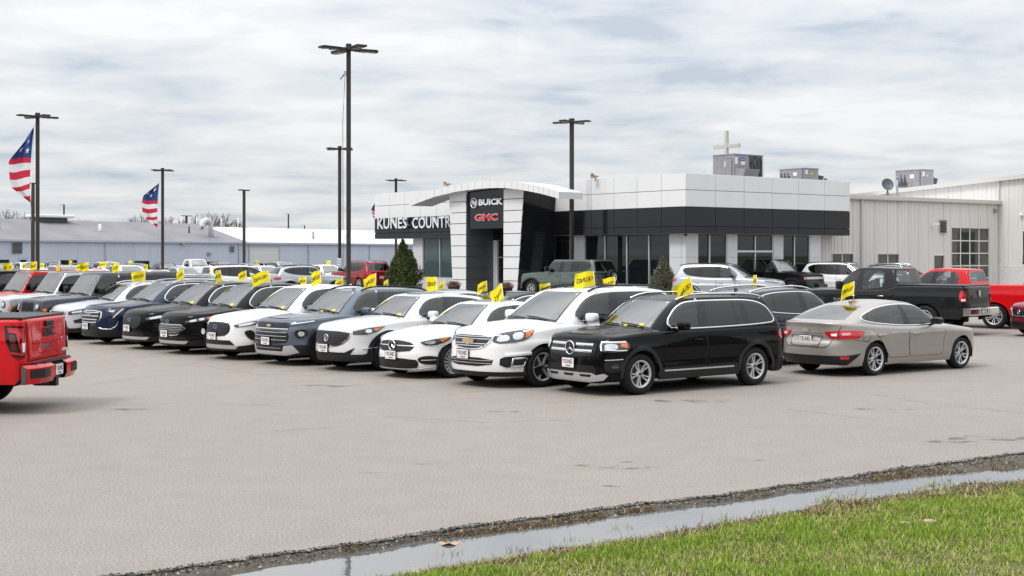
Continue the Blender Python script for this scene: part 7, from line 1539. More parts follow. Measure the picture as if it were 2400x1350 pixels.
# ================================================================== poles
PBR = mat('pole_bronze', (.045, .038, .034), .5, metal=.3, noise=(2, .15)); LED = mat('lamp_lens_grey', (.30, .28, .27), .4)
def light_pole(px, pyt, Y, wpx, label, heads=4, ang=20, style='led', hs=1.0, group='tall parking lot lamps'):
    base = P(px, 0, Y); base.z = gz(base.x, Y); h = HC+(HZ-pyt)/F*Y-base.z; r = empty('light_pole', base, R(ang), label=label, cat='lamp post', group=group); w_ = wpx/F*Y/1.3
    b = MB(); b.bbox(-w_/2, w_/2, -w_/2, w_/2, .5, h, PBR, .012); b.build('pole', r); b = MB(); b.lathe([(.30, 0), (.30, .62), (.26, .66), (.001, .66)], mat('concrete_base', (.42, .41, .39), .9, noise=(6, .15)), 20); b.build('concrete_base', r)
    if style == 'led':
        for k in range(heads):
            a = R(360/heads*k+22); b = MB(); L1 = 1.02*hs; w1 = .34*hs
            b.bbox(.10, .42, -.10, .10, -.09, .01, PBR, .02)
            V = [(.34, -w1*.5, .0), (L1, -w1*.55, .045), (L1+.09, -w1*.3, .03), (L1+.09, w1*.3, .03), (L1, w1*.55, .045), (.34, w1*.5, .0)]; V2 = [(x, y*.92, z-.07) for x, y, z in V]; n = 6
            b.add(V+V2, [tuple(range(n-1, -1, -1)), tuple(range(n, 2*n))]+[(i, (i+1) % n, (i+1) % n+n, i+n) for i in range(n)], PBR)
            b.box(.46, .70, -w1*.38, w1*.38, -.078, -.06, LED); b.box(.73, .98*hs, -w1*.38, w1*.38, -.052, -.03, LED)
            M_ = Matrix.Translation((0, 0, h-.06)) @ Matrix.Rotation(a, 4, 'Z') @ Matrix.Rotation(R(3), 4, 'Y'); b.xf(M_); b.build('lamp_head', r)
        b = MB(); b.bbox(-w_*.62, w_*.62, -w_*.62, w_*.62, h-.14, h+.08, PBR, .02); b.build('cap', r)
    elif style == 'T':
        b = MB(); b.bbox(-.75*hs, -.12, -.18, .18, h-.05, h+.08, PBR, .02); b.bbox(.12, .75*hs, -.18, .18, h-.05, h+.08, PBR, .02); b.box(-.12, .12, -.05, .05, h-.02, h+.04, PBR); b.build('lamp_head', r)
    elif style == 'arm':
        b = MB(); b.bbox(-.9, 0, -.08, .08, h-.08, h, mat('grey_metal', (.25, .30, .30), .5), .02); b.build('lamp_head', r)
    return r
def rope(p, pts):
    b = MB(); b.tube(pts, .012, MUL, 4); b.build('rope', p)
lp = light_pole(817, 108, 47, 13, 'tallest brown square lamp post, behind the grey crossover', ang=12)
rope(lp, [(-.12, -.02, 8.6), (-.20, 0, 7.0), (-.19, 0, 2.0)]); b = MB(); b.box(-.16, -.08, -.03, .03, 8.55, 8.72, MUL); b.tube([(-.15, 0, 8.6), (-.28, -.05, 8.42)], .02, HVD, 5); b.build('rope_bracket', lp)
light_pole(1340, 281, 71, 10, 'brown square lamp post in front of the sage off-roader and showroom', ang=35)
fp1 = light_pole(88, 268, 69.5, 11, 'brown square lamp post at far left carrying the big star flag', ang=25)
fp2 = light_pole(381, 396, 112, 7.5, 'brown lamp post carrying the smaller star flag', ang=30)
light_pole(572, 446, 150, 6.5, 'brown lamp post with a flat twin head before the white roof', style='T', ang=57)
light_pole(796, 345, 90, 8, 'slim brown lamp post just left of the tallest one', ang=28)
light_pole(928, 420, 127, 7, 'brown lamp post rising behind the left wing of the showroom', ang=15)
light_pole(77, 430, 133, 8, 'slim brown post close behind the big star flag', style='T', ang=57, hs=.4)
light_pole(437, 506, 250, 5, 'far lamp post with a flat twin head beyond the grey roof', style='T', ang=57, hs=1.6)
light_pole(150, 479, 260, 4, 'far grey lamp post with one arm behind the grey roof', style='arm', ang=0); light_pole(676, 501, 290, 4, 'far grey lamp post with one arm behind the white roof', style='arm', ang=0)
light_pole(714, 528, 300, 3, 'smaller far lamp post with one arm behind the white roof', style='arm', ang=0)
b = MB(); b.box(-.12, .12, -.17, -.13, 1.35, 1.95, WHP); so = b.build('notice_board', label='white paper notice strapped to the slim brown lamp post', cat='sign'); so.location = (P(796, 0, 90).x, 89.9, gz(-11.3, 90)); 
t = MB()
for k in range(3): t.box(-.09, .09, -.178, -.172, 1.43+k*.17, 1.50+k*.17, mat('notice_blue', (.25, .38, .6), .6))
t_o = t.build('print', so)
# star flags hung on the poles
FBL = mat('flag_blue', (.012, .045, .20), .7); FRD = mat('flag_red', (.52, .012, .045), .7); FWH = mat('flag_white', (.72, .72, .74), .7)
def big_flag(label, Y, right, left, nst, seed):
    """right/left: pixel outlines top->bottom of the hoist and fly edge"""
    K, J = 45, 14; rt = np.array(right, float); lf = np.array(left, float); tt = np.linspace(0, 1, K)
    def rs(a): l_ = np.concatenate([[0], np.cumsum(np.hypot(*np.diff(a, axis=0).T))]); l_ /= l_[-1]; return np.stack([np.interp(tt, l_, a[:, 0]), np.interp(tt, l_, a[:, 1])], 1)
    A, B_ = rs(rt), rs(lf); V = []; r2 = np.random.default_rng(seed); 
    def pos(u, v):   # u along height 0..1, v hoist->fly
        a = np.array([np.interp(u, tt, A[:, 0]), np.interp(u, tt, A[:, 1])]); c = np.array([np.interp(u, tt, B_[:, 0]), np.interp(u, tt, B_[:, 1])]); q = a+(c-a)*v; q[1] += 3.2*math.sin(v*5+u*6+seed)*v*(170/160)*(math.sin(u*math.pi))
        return P(q[0], q[1], Y+.22*math.sin(v*6.5+u*9+seed)*v)
    r = empty('star_flag', P(right[-1][0], right[-1][1], Y), 0, label=label, cat='flag', group='large star and stripe flags'); o0 = r.location
    b = MB(); V = [pos(i/(K-1), j/(J-1))-o0 for i in range(K) for j in range(J)]
    bounds = [0, .40]+[.40+.60*k/7 for k in range(1, 8)]
    for i in range(K-1):
        u = (i+.5)/(K-1); k = max(0, sum(u >= x for x in bounds)-1); m = FBL if k == 0 else (FRD if k % 2 == 1 else FWH)
        b.add([V[i*J+j] for j in range(J)]+[V[(i+1)*J+j] for j in range(J)], [(j, j+1, j+1+J, j+J) for j in range(J-1)], m, True)
    cl = b.build('cloth', r); s = MB()
    for (u0, v0, sz) in nst:
        pts = []
        for k in range(10): rr = sz*(1 if k % 2 == 0 else .40); a = math.pi/2+k*math.pi/5; pts.append(pos(u0-rr*math.sin(a), v0+rr*math.cos(a)*2.6)-o0+Vector((0, -.03, 0)))
        c = pos(u0, v0)-o0+Vector((0, -.04, 0)); s.add([c]+pts, [(0, i+1, (i+1) % 10+1) for i in range(10)], FWH)
    s.build('star', cl); rp = MB(); rp.tube([P(right[0][0]+4, right[0][1]-8, Y)-o0, Vector(V[0]), Vector(V[(K-1)*J]), Vector(V[(K-1)*J])+Vector((.06, 0, -1.0))], .012, MUL, 4); rp.build('rope', r)
big_flag('largest red white and blue star flag hanging at far left', 69.3, [(79, 298), (75, 345), (71, 400), (70, 440), (71.5, 474)], [(77, 300), (58, 330), (30, 362), (20, 376), (21, 400), (23, 424), (28, 443), (50, 460), (70, 474)], [(.19, .40, .034), (.295, .70, .050), (.315, .25, .050)], 1)
big_flag('smaller red white and blue star flag on the second lamp post', 111.6, [(372.5, 429), (370, 460), (368.5, 500), (369, 533)], [(371.5, 430), (352, 444), (336, 457), (332, 478), (334, 500), (345, 516), (367, 532)], [(.17, .45, .065), (.31, .50, .050), (.26, .85, .04)], 2)
big_flag('partly hidden star flag at the left edge of the showroom', 104, [(884, 470), (885, 500), (882, 520)], [(878, 476), (873, 484), (870, 494), (874, 508), (880, 518)], [(.2, .5, .03)], 3)
# ================================================================== plants
def leaf_blob(name, label, cat, c, rz_prof, N_, mats_, probs, size, squash=1.0, lean=0, seed=0, trunk=.08, lobes=((0, 0, 1),)):
    r2 = np.random.default_rng(seed); r = empty(name, c, 0, label=label, cat=cat); H_ = rz_prof[-1][0]; zs_ = [p[0] for p in rz_prof]; rs_ = [p[1] for p in rz_prof]
    ncl = 260; cz = r2.uniform(0.02, 1, ncl)**.85*H_; ca = r2.uniform(0, 6.283, ncl); cr0 = np.interp(cz, zs_, rs_); cr1 = cr0*np.sqrt(r2.uniform(.35, 1.0, ncl))
    cx, cy = cr1*np.cos(ca), cr1*np.sin(ca); idx = r2.integers(0, ncl, N_); sp = .16*H_/2.6
    px = cx[idx]+r2.normal(0, sp*.55, N_); py = cy[idx]+r2.normal(0, sp*.55, N_); pz = cz[idx]+r2.normal(0, sp, N_); lim = np.interp(pz, zs_, rs_, right=.02)*(1.06+.20*np.sin(ca[idx]*4+cz[idx]*5)+.10*np.sin(ca[idx]*9-cz[idx]*11)); rad = np.hypot(px, py); k = np.where(rad > lim, lim/np.maximum(rad, 1e-6), 1); px *= k; py *= k; pz = np.clip(pz, .02, H_+.05)
    lb = np.array(lobes)[r2.integers(0, len(lobes), ncl)][idx]; px = px*lb[:, 2]**.5+lb[:, 0]; py = py*lb[:, 2]**.5+lb[:, 1]; pz = pz*lb[:, 2]
    n = N_; d1 = r2.normal(0, 1, (n, 3)); d1[:, 2] = np.abs(d1[:, 2])*1.6+.4; out = np.stack([px, py, 0*px], 1); d1 += out/np.maximum(np.linalg.norm(out, axis=1, keepdims=True), .05)*.7; d1 /= np.linalg.norm(d1, axis=1, keepdims=True); d2 = np.cross(d1, r2.normal(0, 1, (n, 3))); d2 /= np.linalg.norm(d2, axis=1, keepdims=True); s = size*r2.lognormal(0, .3, n)[:, None]
    Pc = np.stack([px, py, pz], 1); V = np.stack([Pc-d2*s*.35, Pc+d2*s*.35, Pc+d1*s*1.2+d2*s*.18, Pc+d1*s*1.2-d2*s*.18], 1); q = np.arange(n)[:, None]*4+np.array([0, 1, 2, 3])
    cm_ = r2.choice(len(mats_), ncl, p=probs); mi = np.where(r2.random(n) < .65, cm_[idx], r2.choice(len(mats_), n, p=probs))
    link('foliage', fast_mesh('foliage', V.reshape(-1, 3), None, mats_, mi, quads=q), r, kind='stuff'); b = MB(); b.tube([(0, 0, 0), (.02, .01, H_*.5), (0, 0, H_*.9)], trunk, mat('bark', (.10, .075, .055), .9), 7, r1=.01); b.build('trunk', r); return r
AG = [mat('arborvitae_a', (.065, .105, .025), .7), mat('arborvitae_b', (.11, .14, .035), .7), mat('arborvitae_c', (.03, .055, .015), .7), mat('arborvitae_brown', (.10, .075, .03), .8)]
c = P(944, 0, 80); leaf_blob('evergreen_shrub', 'tall dark green conical evergreen beside the left wing of the showroom', 'shrub', (c.x, 80, .22), [(0, .70), (.5, .86), (1.0, .86), (1.5, .72), (2.0, .48), (2.5, .24), (2.95, .04)], 34000, AG, [.38, .30, .22, .10], .060, seed=3, lobes=((0, 0, 1), (0, 0, 1), (.42, .05, .80), (-.40, .1, .66), (.12, -.4, .74), (-.12, -.2, .87)))
JG = [mat('juniper_a', (.115, .135, .085), .8), mat('juniper_b', (.16, .175, .12), .8), mat('juniper_c', (.07, .08, .05), .8), mat('juniper_brown', (.16, .12, .08), .8)]
c = P(1553, 0, 63.5); leaf_blob('evergreen_shrub', 'grey green rounded shrub at the corner pillar of the showroom', 'shrub', (c.x, 63.5, .21), [(0, .50), (.4, .62), (.9, .60), (1.4, .42), (1.75, .20), (2.0, .05)], 15000, JG, [.36, .28, .20, .16], .045, seed=5, lobes=((0, 0, 1), (.14, -.05, .84), (-.18, 0, .76)))
for px_, py_, l_ in ((1064, 664, 'dark planter of dead brown plants by the left tower column'), (1187, 668, 'dark planter of dead brown plants by the right tower column')):
    Yp = 74.5 if px_ < 1100 else 72; c = P(px_, 0, Yp); r = empty('planter', (c.x, Yp, .22), 0, label=l_, cat='planter', group='planters at the entrance'); b = MB(); b.lathe([(.001, 0), (.24, 0), (.33, .42), (.36, .42), (.36, .50), (.30, .50), (.001, .44)], mat('planter_brown', (.07, .04, .03), .5), 18); b.build('pot', r)
    n_ = 900; r2 = np.random.default_rng(px_); Pc = np.stack([r2.normal(0, .17, n_), r2.normal(0, .17, n_), .48+np.abs(r2.normal(0, .10, n_))], 1); d1 = r2.normal(0, 1, (n_, 3)); d1[:, 2] = abs(d1[:, 2]); d1 /= np.linalg.norm(d1, axis=1, keepdims=True); d2 = np.cross(d1, r2.normal(0, 1, (n_, 3))); d2 /= np.linalg.norm(d2, axis=1, keepdims=True)
    V = np.stack([Pc-d2*.008, Pc+d2*.008, Pc+d1*.15], 1); link('plant', fast_mesh('plant', V.reshape(-1, 3), np.arange(n_*3).reshape(-1, 3), [mat('dead_plant', (.17, .085, .05), .9)]), r, kind='stuff')
GRV = mat('gravel_bed', (.30, .25, .22), .95, noise=(14, .5), bump=1)
b = MB(); V = []
for x_, y_ in ((-.8, on_left(1230, -.8)), (-2.4, on_left(1110, -2.4)), (-2.2, ye+2), (W0, ye+2), (W0, W0)): w_ = CS+dR*x_+dL*y_; V.append((w_.x, w_.y, .24))
b.add(V, [tuple(range(len(V)))], GRV); b.build('gravel_bed', kind='structure')
# bare trees beyond the roofs
TRM = mat('bare_wood', (.13, .10, .085), .9)
def bare_tree(px, pyt, Y, label, seed, spread=.9):
    r2 = random.Random(seed); c = P(px, 0, Y); h = HC+(HZ-pyt)/F*Y; b = MB(); tw = MB()
    def br(p, d, L_, r, lv):
        e_ = p+d*L_; mid = p+d*L_*.5+Vector((r2.uniform(-1, 1), r2.uniform(-1, 1), r2.uniform(-.4, .4)))*L_*.06; (b if lv < 2 else tw).tube([p, mid, e_], r, TRM, 4 if lv > 1 else 6, r1=r*.6, caps=False)
        if lv >= 5: return
        for k in range(r2.choice((2, 3, 3)) if lv > 0 else 4):
            a = r2.uniform(0, 6.28); t = r2.uniform(.3, .75)*spread; v = d.cross(Vector((math.cos(a), math.sin(a), .3))).normalized(); nd = (d+v*t+Vector((0, 0, .12))).normalized(); br(e_ if k else mid.lerp(e_, r2.uniform(.2, 1)), nd, L_*r2.uniform(.62, .82), r*.60, lv+1)
    br(Vector((0, 0, 0)), Vector((0, 0, 1)), h*.30, h*.026, 0); zmax = max(v[2] for v in tw.v); k = h/zmax
    r = empty('bare_tree', (c.x, Y, 0), 0, label=label, cat='tree', group='bare trees beyond the warehouses'); b.xf(Matrix.Scale(k, 4)); tw.xf(Matrix.Scale(k, 4)); b.build('trunk', r); tw.build('crown', r)
TD = [(20, 489, 330, 'at the far left edge'), (62, 494, 340, 'left of the big star flag'), (125, 503, 350, 'just right of the leftmost lamp post'), (318, 494, 330, 'left of the smaller flag'), (345, 502, 345, 'behind the smaller flag'), (398, 505, 350, 'right of the second lamp post'), (452, 496, 380, 'around the far twin-headed lamp post'), (478, 494, 385, 'in the middle of the clump before the white roof'), (508, 497, 380, 'at the fullest part of the clump over the white roof'), (530, 508, 390, 'at the right end of the clump'), (556, 513, 390, 'lowest, beside the flat-headed lamp post'), (180, 508, 360, 'low behind the grey roof vent')]
for i, (a, b2, c_, l_) in enumerate(TD): bare_tree(a, b2, c_, 'bare leafless tree '+l_, 40+i)
# ================================================================== vehicles in place
def rz_from(f): return math.atan2(-f[1], -f[0])          # f = direction the vehicle faces
def norm2(f): l = math.hypot(*f); return (f[0]/l, f[1]/l)
RF = norm2((-.72, -.69))
def from_fl(sp, px, py, f, z=0.0):
    """vehicle centre from the ground contact pixel of its left front wheel"""
    Y = F*(HC-z)/(py-HZ); X = (px-1200)/F*Y; r = (f[1], -f[0]); a = sp['L']/2-sp['xf']; b_ = sp['W']-.1+sp.get('wout', 0)
    return (X-f[0]*a+r[0]*b_, Y-f[1]*a+r[1]*b_)
CARS = {}; ALL = []
def put(key, name, sp, c, f, label, cat, **k):
    o, low, gr = make_car(name, sp, c, rz_from(f), label, cat, **k); CARS[key] = (o, low, gr, sp); ALL.append((o, gr, sp)); return o
ROWG = 'vehicles in the front row'
fG = norm2((-.80, -.60))
put('glb', 'parked_suv', S_GLB, from_fl(S_GLB, 1496, 925, fG), fG, 'black three-row suv with chrome window trim, nearest of the front row', 'suv', group=ROWG)
put('trav', 'parked_suv', S_TRAV, from_fl(S_TRAV, 1268, 907, norm2((-.745, -.667))), norm2((-.745, -.667)), 'large white suv with gold bow tie badge, beside the black suv', 'suv', group=ROWG)
put('sed', 'parked_sedan', S_SED, from_fl(S_SED, 1058, 886, RF), RF, 'low white sedan with multi-spoke dark wheels and star grille in the front row', 'sedan', group=ROWG)
put('cx', 'parked_suv', S_CX, from_fl(S_CX, 905, 869, RF), RF, 'white crossover with dark wheel arches and chrome-edged mesh grille in the front row', 'suv', group=ROWG)
put('tb', 'parked_suv', S_TB, from_fl(S_TB, 757, 855.5, RF), RF, 'slate blue crossover with silver skid plate in the front row', 'suv', group=ROWG)
S_EN, S_EO, S_EB = escape(PW, 'new'), escape(PB, 'old'), escape(PB, 'new')
put('ew', 'parked_suv', S_EN, from_fl(S_EN, 634, 843, RF), RF, 'white crossover with blue oval badge on a dark barred grille, front row', 'suv', group=ROWG)
put('eb', 'parked_suv', S_EO, from_fl(S_EO, 514, 830, RF), RF, 'black crossover with a chrome-edged pointed mesh grille, front row', 'suv', group=ROWG)
put('ec', 'parked_suv', S_EB, from_fl(S_EB, 420, 819, RF), RF, 'black crossover with blue oval in its grille, beside the navy suv', 'suv', group=ROWG)
put('te', 'parked_suv', S_TER, from_fl(S_TER, 318, 807, RF), RF, 'navy suv with a thick chrome barred grille in the front row', 'suv', group=ROWG)
put('rg', 'parked_suv', S_ROG, from_fl(S_ROG, 232, 796, RF), RF, 'pale silver small crossover between the navy suv and the jeeps'.replace('jeeps', 'off-roaders'), 'suv', group=ROWG)
JA, JB, JC, JD = jeep(PGR, txt='RUBICON'), jeep(PLS), jeep(PRD, roof_m=PRD), jeep(PB)
j1 = from_fl(JA, 150, 792, RF); st = (-1.62, 1.72)
put('j1', 'off_roader', JA, j1, RF, 'grey boxy off-roader with seven-slot grille and blue bonnet lettering', 'off-roader', group=ROWG)
put('j2', 'off_roader', JB, (j1[0]+st[0], j1[1]+st[1]), RF, 'silver white boxy off-roader with black roof, between the red and the grey one', 'off-roader', group=ROWG)
put('j3', 'off_roader', JC, (j1[0]+2*st[0], j1[1]+2*st[1]), RF, 'red boxy off-roader with red hardtop in the front row', 'off-roader', group=ROWG)
put('j4', 'off_roader', JD, (j1[0]+3.1*st[0], j1[1]+3.1*st[1]), RF, 'black boxy off-roader at the left end beside the red one', 'off-roader', group=ROWG)
# malibu-like sedan: right rear wheel contact
fM = norm2((.80, .60)); 
def from_rr(sp, px, py, f, side='r', z=0.0):
    Y = F*(HC-z)/(py-HZ); X = (px-1200)/F*Y; r = (f[1], -f[0]) if side == 'r' else (-f[1], f[0]); a = sp['xr']-sp['L']/2; b_ = sp['W']-.1
    return (X+f[0]*a-r[0]*b_, Y+f[1]*a-r[1]*b_)
put('mal', 'parked_sedan', S_MAL, from_rr(S_MAL, 2046, 880, fM), fM, 'taupe sedan seen from behind with dark and silver wheels', 'sedan')
cM = CARS['mal'][0].location; put('env', 'parked_suv', S_ENV, (cM.x-1.62, cM.y+2.15), fM, 'dark slate suv with chrome roof rails between the black suv and taupe sedan', 'suv')
SSI = pickup(PRD, 'sierra'); fS = norm2((-1, .02)); 
# rear left corner of the bumper is at pixel column 18
Yc = 20.3; cxr = (56-1200)/F*Yc; rS = (fS[1], -fS[0]); cS = (cxr+fS[0]*SSI['L']/2+rS[0]*SSI['W'], Yc+fS[1]*SSI['L']/2+rS[1]*SSI['W'])
put('sie', 'pickup_truck', SSI, cS, fS, 'red pickup truck seen from behind at the left edge, nearest vehicle', 'pickup truck')
SRM = pickup(PCH, 'ram', 6.03, 1.97, .43); fR = norm2((-.74, .67)); put('ram', 'pickup_truck', SRM, (11.75, 42.9), fR, 'black crew cab pickup truck with chrome rear bumper', 'pickup truck', z=.03)
SR2 = pickup(PRD, 'ram', 5.9, 1.93, .41); SR2['extra'] = None; del SR2['extra']; put('rd2', 'pickup_truck', SR2, (14.9, 46.0), norm2((-.78, .62)), 'red crew cab pickup truck parked behind the black pickup', 'pickup truck')
o = put('mar', 'parked_suv', dict(S_ROG, paint=PMR), (16.95, 40.7), norm2((-.94, -.30)), 'maroon suv cut off by the right edge of the view', 'suv', paint_m=PMR)
HG = hummer(PGN); fH = norm2((-.77, .64)); put('hum', 'off_roader', HG, from_fl(HG, 1247, 697, fH, .22), fH, 'sage green boxy off-roader with a spare wheel on its back', 'off-roader')
HB = hummer(PB); put('hub', 'off_roader', HB, (P(1815, 0, 70).x, 70), norm2((.74, -.67)), 'black boxy off-roader with a light bar, behind the silver suv', 'off-roader')
put('enc', 'parked_suv', S_ENC, (P(1708, 0, 62).x, 62), norm2((.90, -.43)), 'silver three-row suv parked in front of the showroom corner', 'suv')
def cc(key, name, c, f, label, cat, pm, **k):
    o, low, gr, sp = CARS[key]; n = copy_car(o, c, rz_from(f), label, cat, pm, [sp['paint']], name=name, **k); ALL.append((n, gr, sp)); return n
cc('enc', 'parked_suv', (P(1990, 0, 70.5).x, 70.5), norm2((.80, -.60)), 'white three-row suv before the beige building, behind the black pickup', 'suv', PW)
cc('env', 'parked_suv', (P(2120, 0, 73.5).x, 73.5), norm2((.80, -.60)), 'dark suv whose roof shows between the white suv and black pickup', 'suv', PDB)
cc('enc', 'parked_suv', (-9.5, 85.5), norm2((-.60, .80)), 'crimson three-row suv seen from behind near the evergreen shrub', 'suv', PCR)
put('com', 'parked_suv', S_COM, (P(722, 0, 76).x, 76), norm2((.88, .47)), 'grey silver crossover with black roof, left of the crimson suv', 'suv')
put('van', 'parked_minivan', S_VAN, (P(572, 0, 82).x, 82), norm2((.86, .50)), 'white minivan seen from the side in front of the warehouses', 'minivan')
# second row, roofs showing above the front row
RB = (RF[0]*-1, RF[1]*-1)
cc('sed', 'parked_sedan', (.45, 35.4), RB, 'black sedan whose roof shows behind the low white sedan', 'sedan', PB)
cc('sed', 'parked_sedan', (-1.45, 37.3), RB, 'silver sedan mostly hidden behind the white crossover with mesh grille', 'sedan', PSI)
cc('sed', 'parked_sedan', (2.3, 33.6), RB, 'white sedan mostly hidden behind the large white suv', 'sedan', PW)
cc('sed', 'parked_sedan', (-3.05, 39.2), RB, 'silver sedan hidden behind the slate blue crossover', 'sedan', PSI)
cc('sed', 'parked_sedan', (-4.75, 41.1), RB, 'dark blue sedan hidden behind the white crossover with blue oval', 'sedan', PNV)
cc('sed', 'parked_sedan', (-6.6, 43.3), RB, 'white sedan hidden behind the black crossovers of the front row', 'sedan', PW)
cc('te', 'parked_suv', (-10.9, 47.6), RB, 'dark blue suv with roof rails behind the pale silver crossover', 'suv', PNV)
cc('sed', 'parked_sedan', (-8.4, 45.6), RB, 'white sedan roof showing behind the white crossover with blue oval', 'sedan', PLS)
# rows in front of the warehouses
fa = norm2((.55, -.83)); FG = 'far vehicles parked before the warehouses'
far = [(8, 128, 'com', PW, 'white suv far back at the left edge before the warehouse'), (64, 130, 'te', PW, 'white suv far back behind the first star flag pole'), (126, 128, 'te', PB, 'black suv far back, first to the right of the leftmost pole'), (190, 127, 'rg', PB, 'black small crossover far back between a black and a white suv'), (256, 126, 'trav', PW, 'white large suv far back below the warehouse downspout'),
       (322, 125, 'com', PGR, 'dark grey suv far back before the dark warehouse door'), (392, 126, 'ec', PB, 'black crossover far back behind the second lamp post'), (522, 126, 'te', PMR, 'maroon suv far back behind the white minivan'), (590, 127, 'com', PSI, 'silver suv far back before the white-roofed warehouse'), (664, 128, 'trav', PSI, 'silver large suv far back before the garage door')]
for a, Y_, key, pm, l_ in far: cc(key, 'parked_suv', (P(a, 0, Y_).x, Y_), fa, l_, 'suv', pm, group=FG, z=0)
cc('ram', 'pickup_truck', (P(456, 0, 127).x, 127), fa, 'white pickup truck far back before the warehouse', 'pickup truck', PW, group=FG, z=0)
for a, Y_, key, pm, l_, ff in ((303, 84, 'trav', PW, 'white large suv in the middle rows behind a leaning yellow flag', fa), (372, 77, 'cx', PLS, 'pale silver crossover in the middle rows beside the second lamp post', fa), (436, 88, 'rg', PSI, 'silver small crossover in the middle rows behind the flags', fa), (474, 69, 'sed', PSI, 'silver sedan in the middle rows just left of the white minivan', fa),
        (716, 101, 'te', PB, 'black suv with roof rails just above the grey silver crossover', fa), (768, 99, 'ew', PW, 'white crossover behind the tallest lamp post', fa), (232, 79, 'cx', PW, 'white crossover in the middle rows above the red off-roader', fa), (160, 82, 'trav', PLS, 'pale silver large suv in the middle rows above the silver white off-roader', fa), (88, 80, 'rg', PW, 'white small crossover in the middle rows by the first pole', fa), (20, 78, 'com', PDB, 'dark suv in the middle rows at the left edge', fa), (625, 98, 'rg', PW, 'white small crossover behind the minivan and the garage', fa)):
    cc(key, 'parked_sedan' if key == 'sed' else 'parked_suv', (P(a, 0, Y_).x, Y_), ff, l_, 'sedan' if key == 'sed' else 'suv', pm, group='vehicles in the middle rows', z=0)
# ================================================================== window flags
FLK = mat('flag_black_print', (.02, .02, .018), .6); FLR = mat('flag_red_print', (.60, .05, .01), .6)
def car_flag(base, w_, h_, yaw, droop, label, seed, lean=.0, pole=.12, fold=.0, tiny=False):
    """base: window clip; cloth hangs from the upper pole and streams along yaw"""
    r = empty('window_flag', base, 0, label=label, cat='flag', group='yellow dealer flags clipped to vehicles'); rr = np.random.default_rng(seed)
    h_ *= .93; w_ *= .93; H_ = pole+h_; d = Vector((math.cos(yaw), math.sin(yaw), 0)); n_ = Vector((-d.y, d.x, 0)); tip = Vector((-lean, 0, H_)); b = MB(); b.tube([(0, 0, -.02), tip], .006, WHP, 5); b.bbox(-.02, .02, -.015, .02, -.04, .02, WHP, .005); b.build('stick', r)
    p1_, p2_, am = rr.uniform(0, 6), rr.uniform(0, 6), rr.uniform(.035, .07); slp = rr.uniform(-.13, .06)
    def pos(a, v):
        q = tip*(1-(1-v)*h_/H_*1.0)+d*(a*w_*(1-fold*(v-.5)*a))+n_*(am*math.sin(a*5+p1_+v*1.5)*a+.02*math.sin(a*9+p2_)*a); q.z -= droop*a*a*(.6+.4*(1-v)); q.z += .016*math.sin(a*7+p1_)*a+slp*a; q -= d*w_*.16*a*(v-.5)*math.sin(p2_); return q
    K, J = (9, 6) if not tiny else (5, 3); b = MB(); V = [pos(i/(K-1), j/(J-1)) for i in range(K) for j in range(J)]; b.add(V, [(i*J+j, (i+1)*J+j, (i+1)*J+j+1, i*J+j+1) for i in range(K-1) for j in range(J-1)], YEL, True); c = b.build('cloth', r)
    t = MB(); V, Fs = text_mesh('KUNES', .015); wd = V[:, 0].max(); hv, hf = heart_ring()
    cam_side = -1 if n_.y > 0 else 1
    for sd in (1, -1):
        o_ = n_*(.005*sd)
        t.add([pos(.24+.66*v[0]/wd, .34+.30*v[1])+o_ for v in V], Fs, FLK); t.add([pos(.07+.20*v[0], .36+.30*v[1])+o_*1.3 for v in hv], hf, FLR)
    t.build('lettering', c); return r
def on_window(key, px, side=-1, e=.80):
    o, low, gr, sp = CARS[key]; M_ = Matrix.Translation(o.location) @ Matrix.Rotation(o.rotation_euler.z, 4, 'Z'); best = None
    for q in np.linspace(gr.qs+.05, 2.0, 60):
        p = gr.pt(np.array([q]), np.array([e]), side)[0]; w_ = M_ @ Vector((p[0]-sp['L']/2, p[1]*1.01, p[2])); x_ = 1200+F*w_.x/w_.y
        if best is None or abs(x_-px) < best[0]: best = (abs(x_-px), w_)
    return best[1]
fl = [('glb', 1628, .30, .30, 2.6, .20, 'black three-row suv', .08), ('trav', 1397, .40, .30, 3.25, .05, 'large white suv', .05), ('sed', 1182, .36, .33, 2.2, .22, 'low white sedan', .06), ('cx', 1027, .34, .31, 2.35, .10, 'white mesh-grille crossover', .05), ('tb', 881, .34, .30, 2.75, .06, 'slate blue crossover', .0),
      ('ew', 755, .32, .32, 2.5, .10, 'white blue-oval crossover', .05), ('eb', 636, .44, .28, 3.3, .12, 'black pointed-grille crossover', .09), ('ec', 523, .32, .30, 2.35, .20, 'black blue-oval crossover', .08), ('te', 432, .33, .31, 2.55, .10, 'navy suv', .03), ('rg', 342, .40, .30, 3.2, .02, 'pale silver small crossover', .02), ('j1', 277, .33, .30, 2.7, .05, 'grey seven-slot off-roader', .0), ('j2', 207, .34, .30, 2.8, .04, 'silver white off-roader', .0), ('j3', 141, .34, .34, 2.0, .18, 'red off-roader', .03), ('j4', 86, .32, .30, 2.8, .03, 'black off-roader at the left end', .0)]
for i, (k, px_, w_, h_, yw, dr, l_, ln) in enumerate(fl): car_flag(on_window(k, px_, e=.84), w_, h_, yw, dr, 'yellow flag with mirrored black lettering on the '+l_, 100+i, ln, pole=.13)
o, low, gr, sp = CARS['mal']; M_ = Matrix.Translation(o.location) @ Matrix.Rotation(o.rotation_euler.z, 4, 'Z'); x_ = 3.35; car_flag(M_ @ Vector((x_-sp['L']/2, -.05, float(gr.roof(x_))+.03)), .28, .28, 2.5, .12, 'yellow flag standing on the roof of the taupe sedan', 130, -.02, .16)
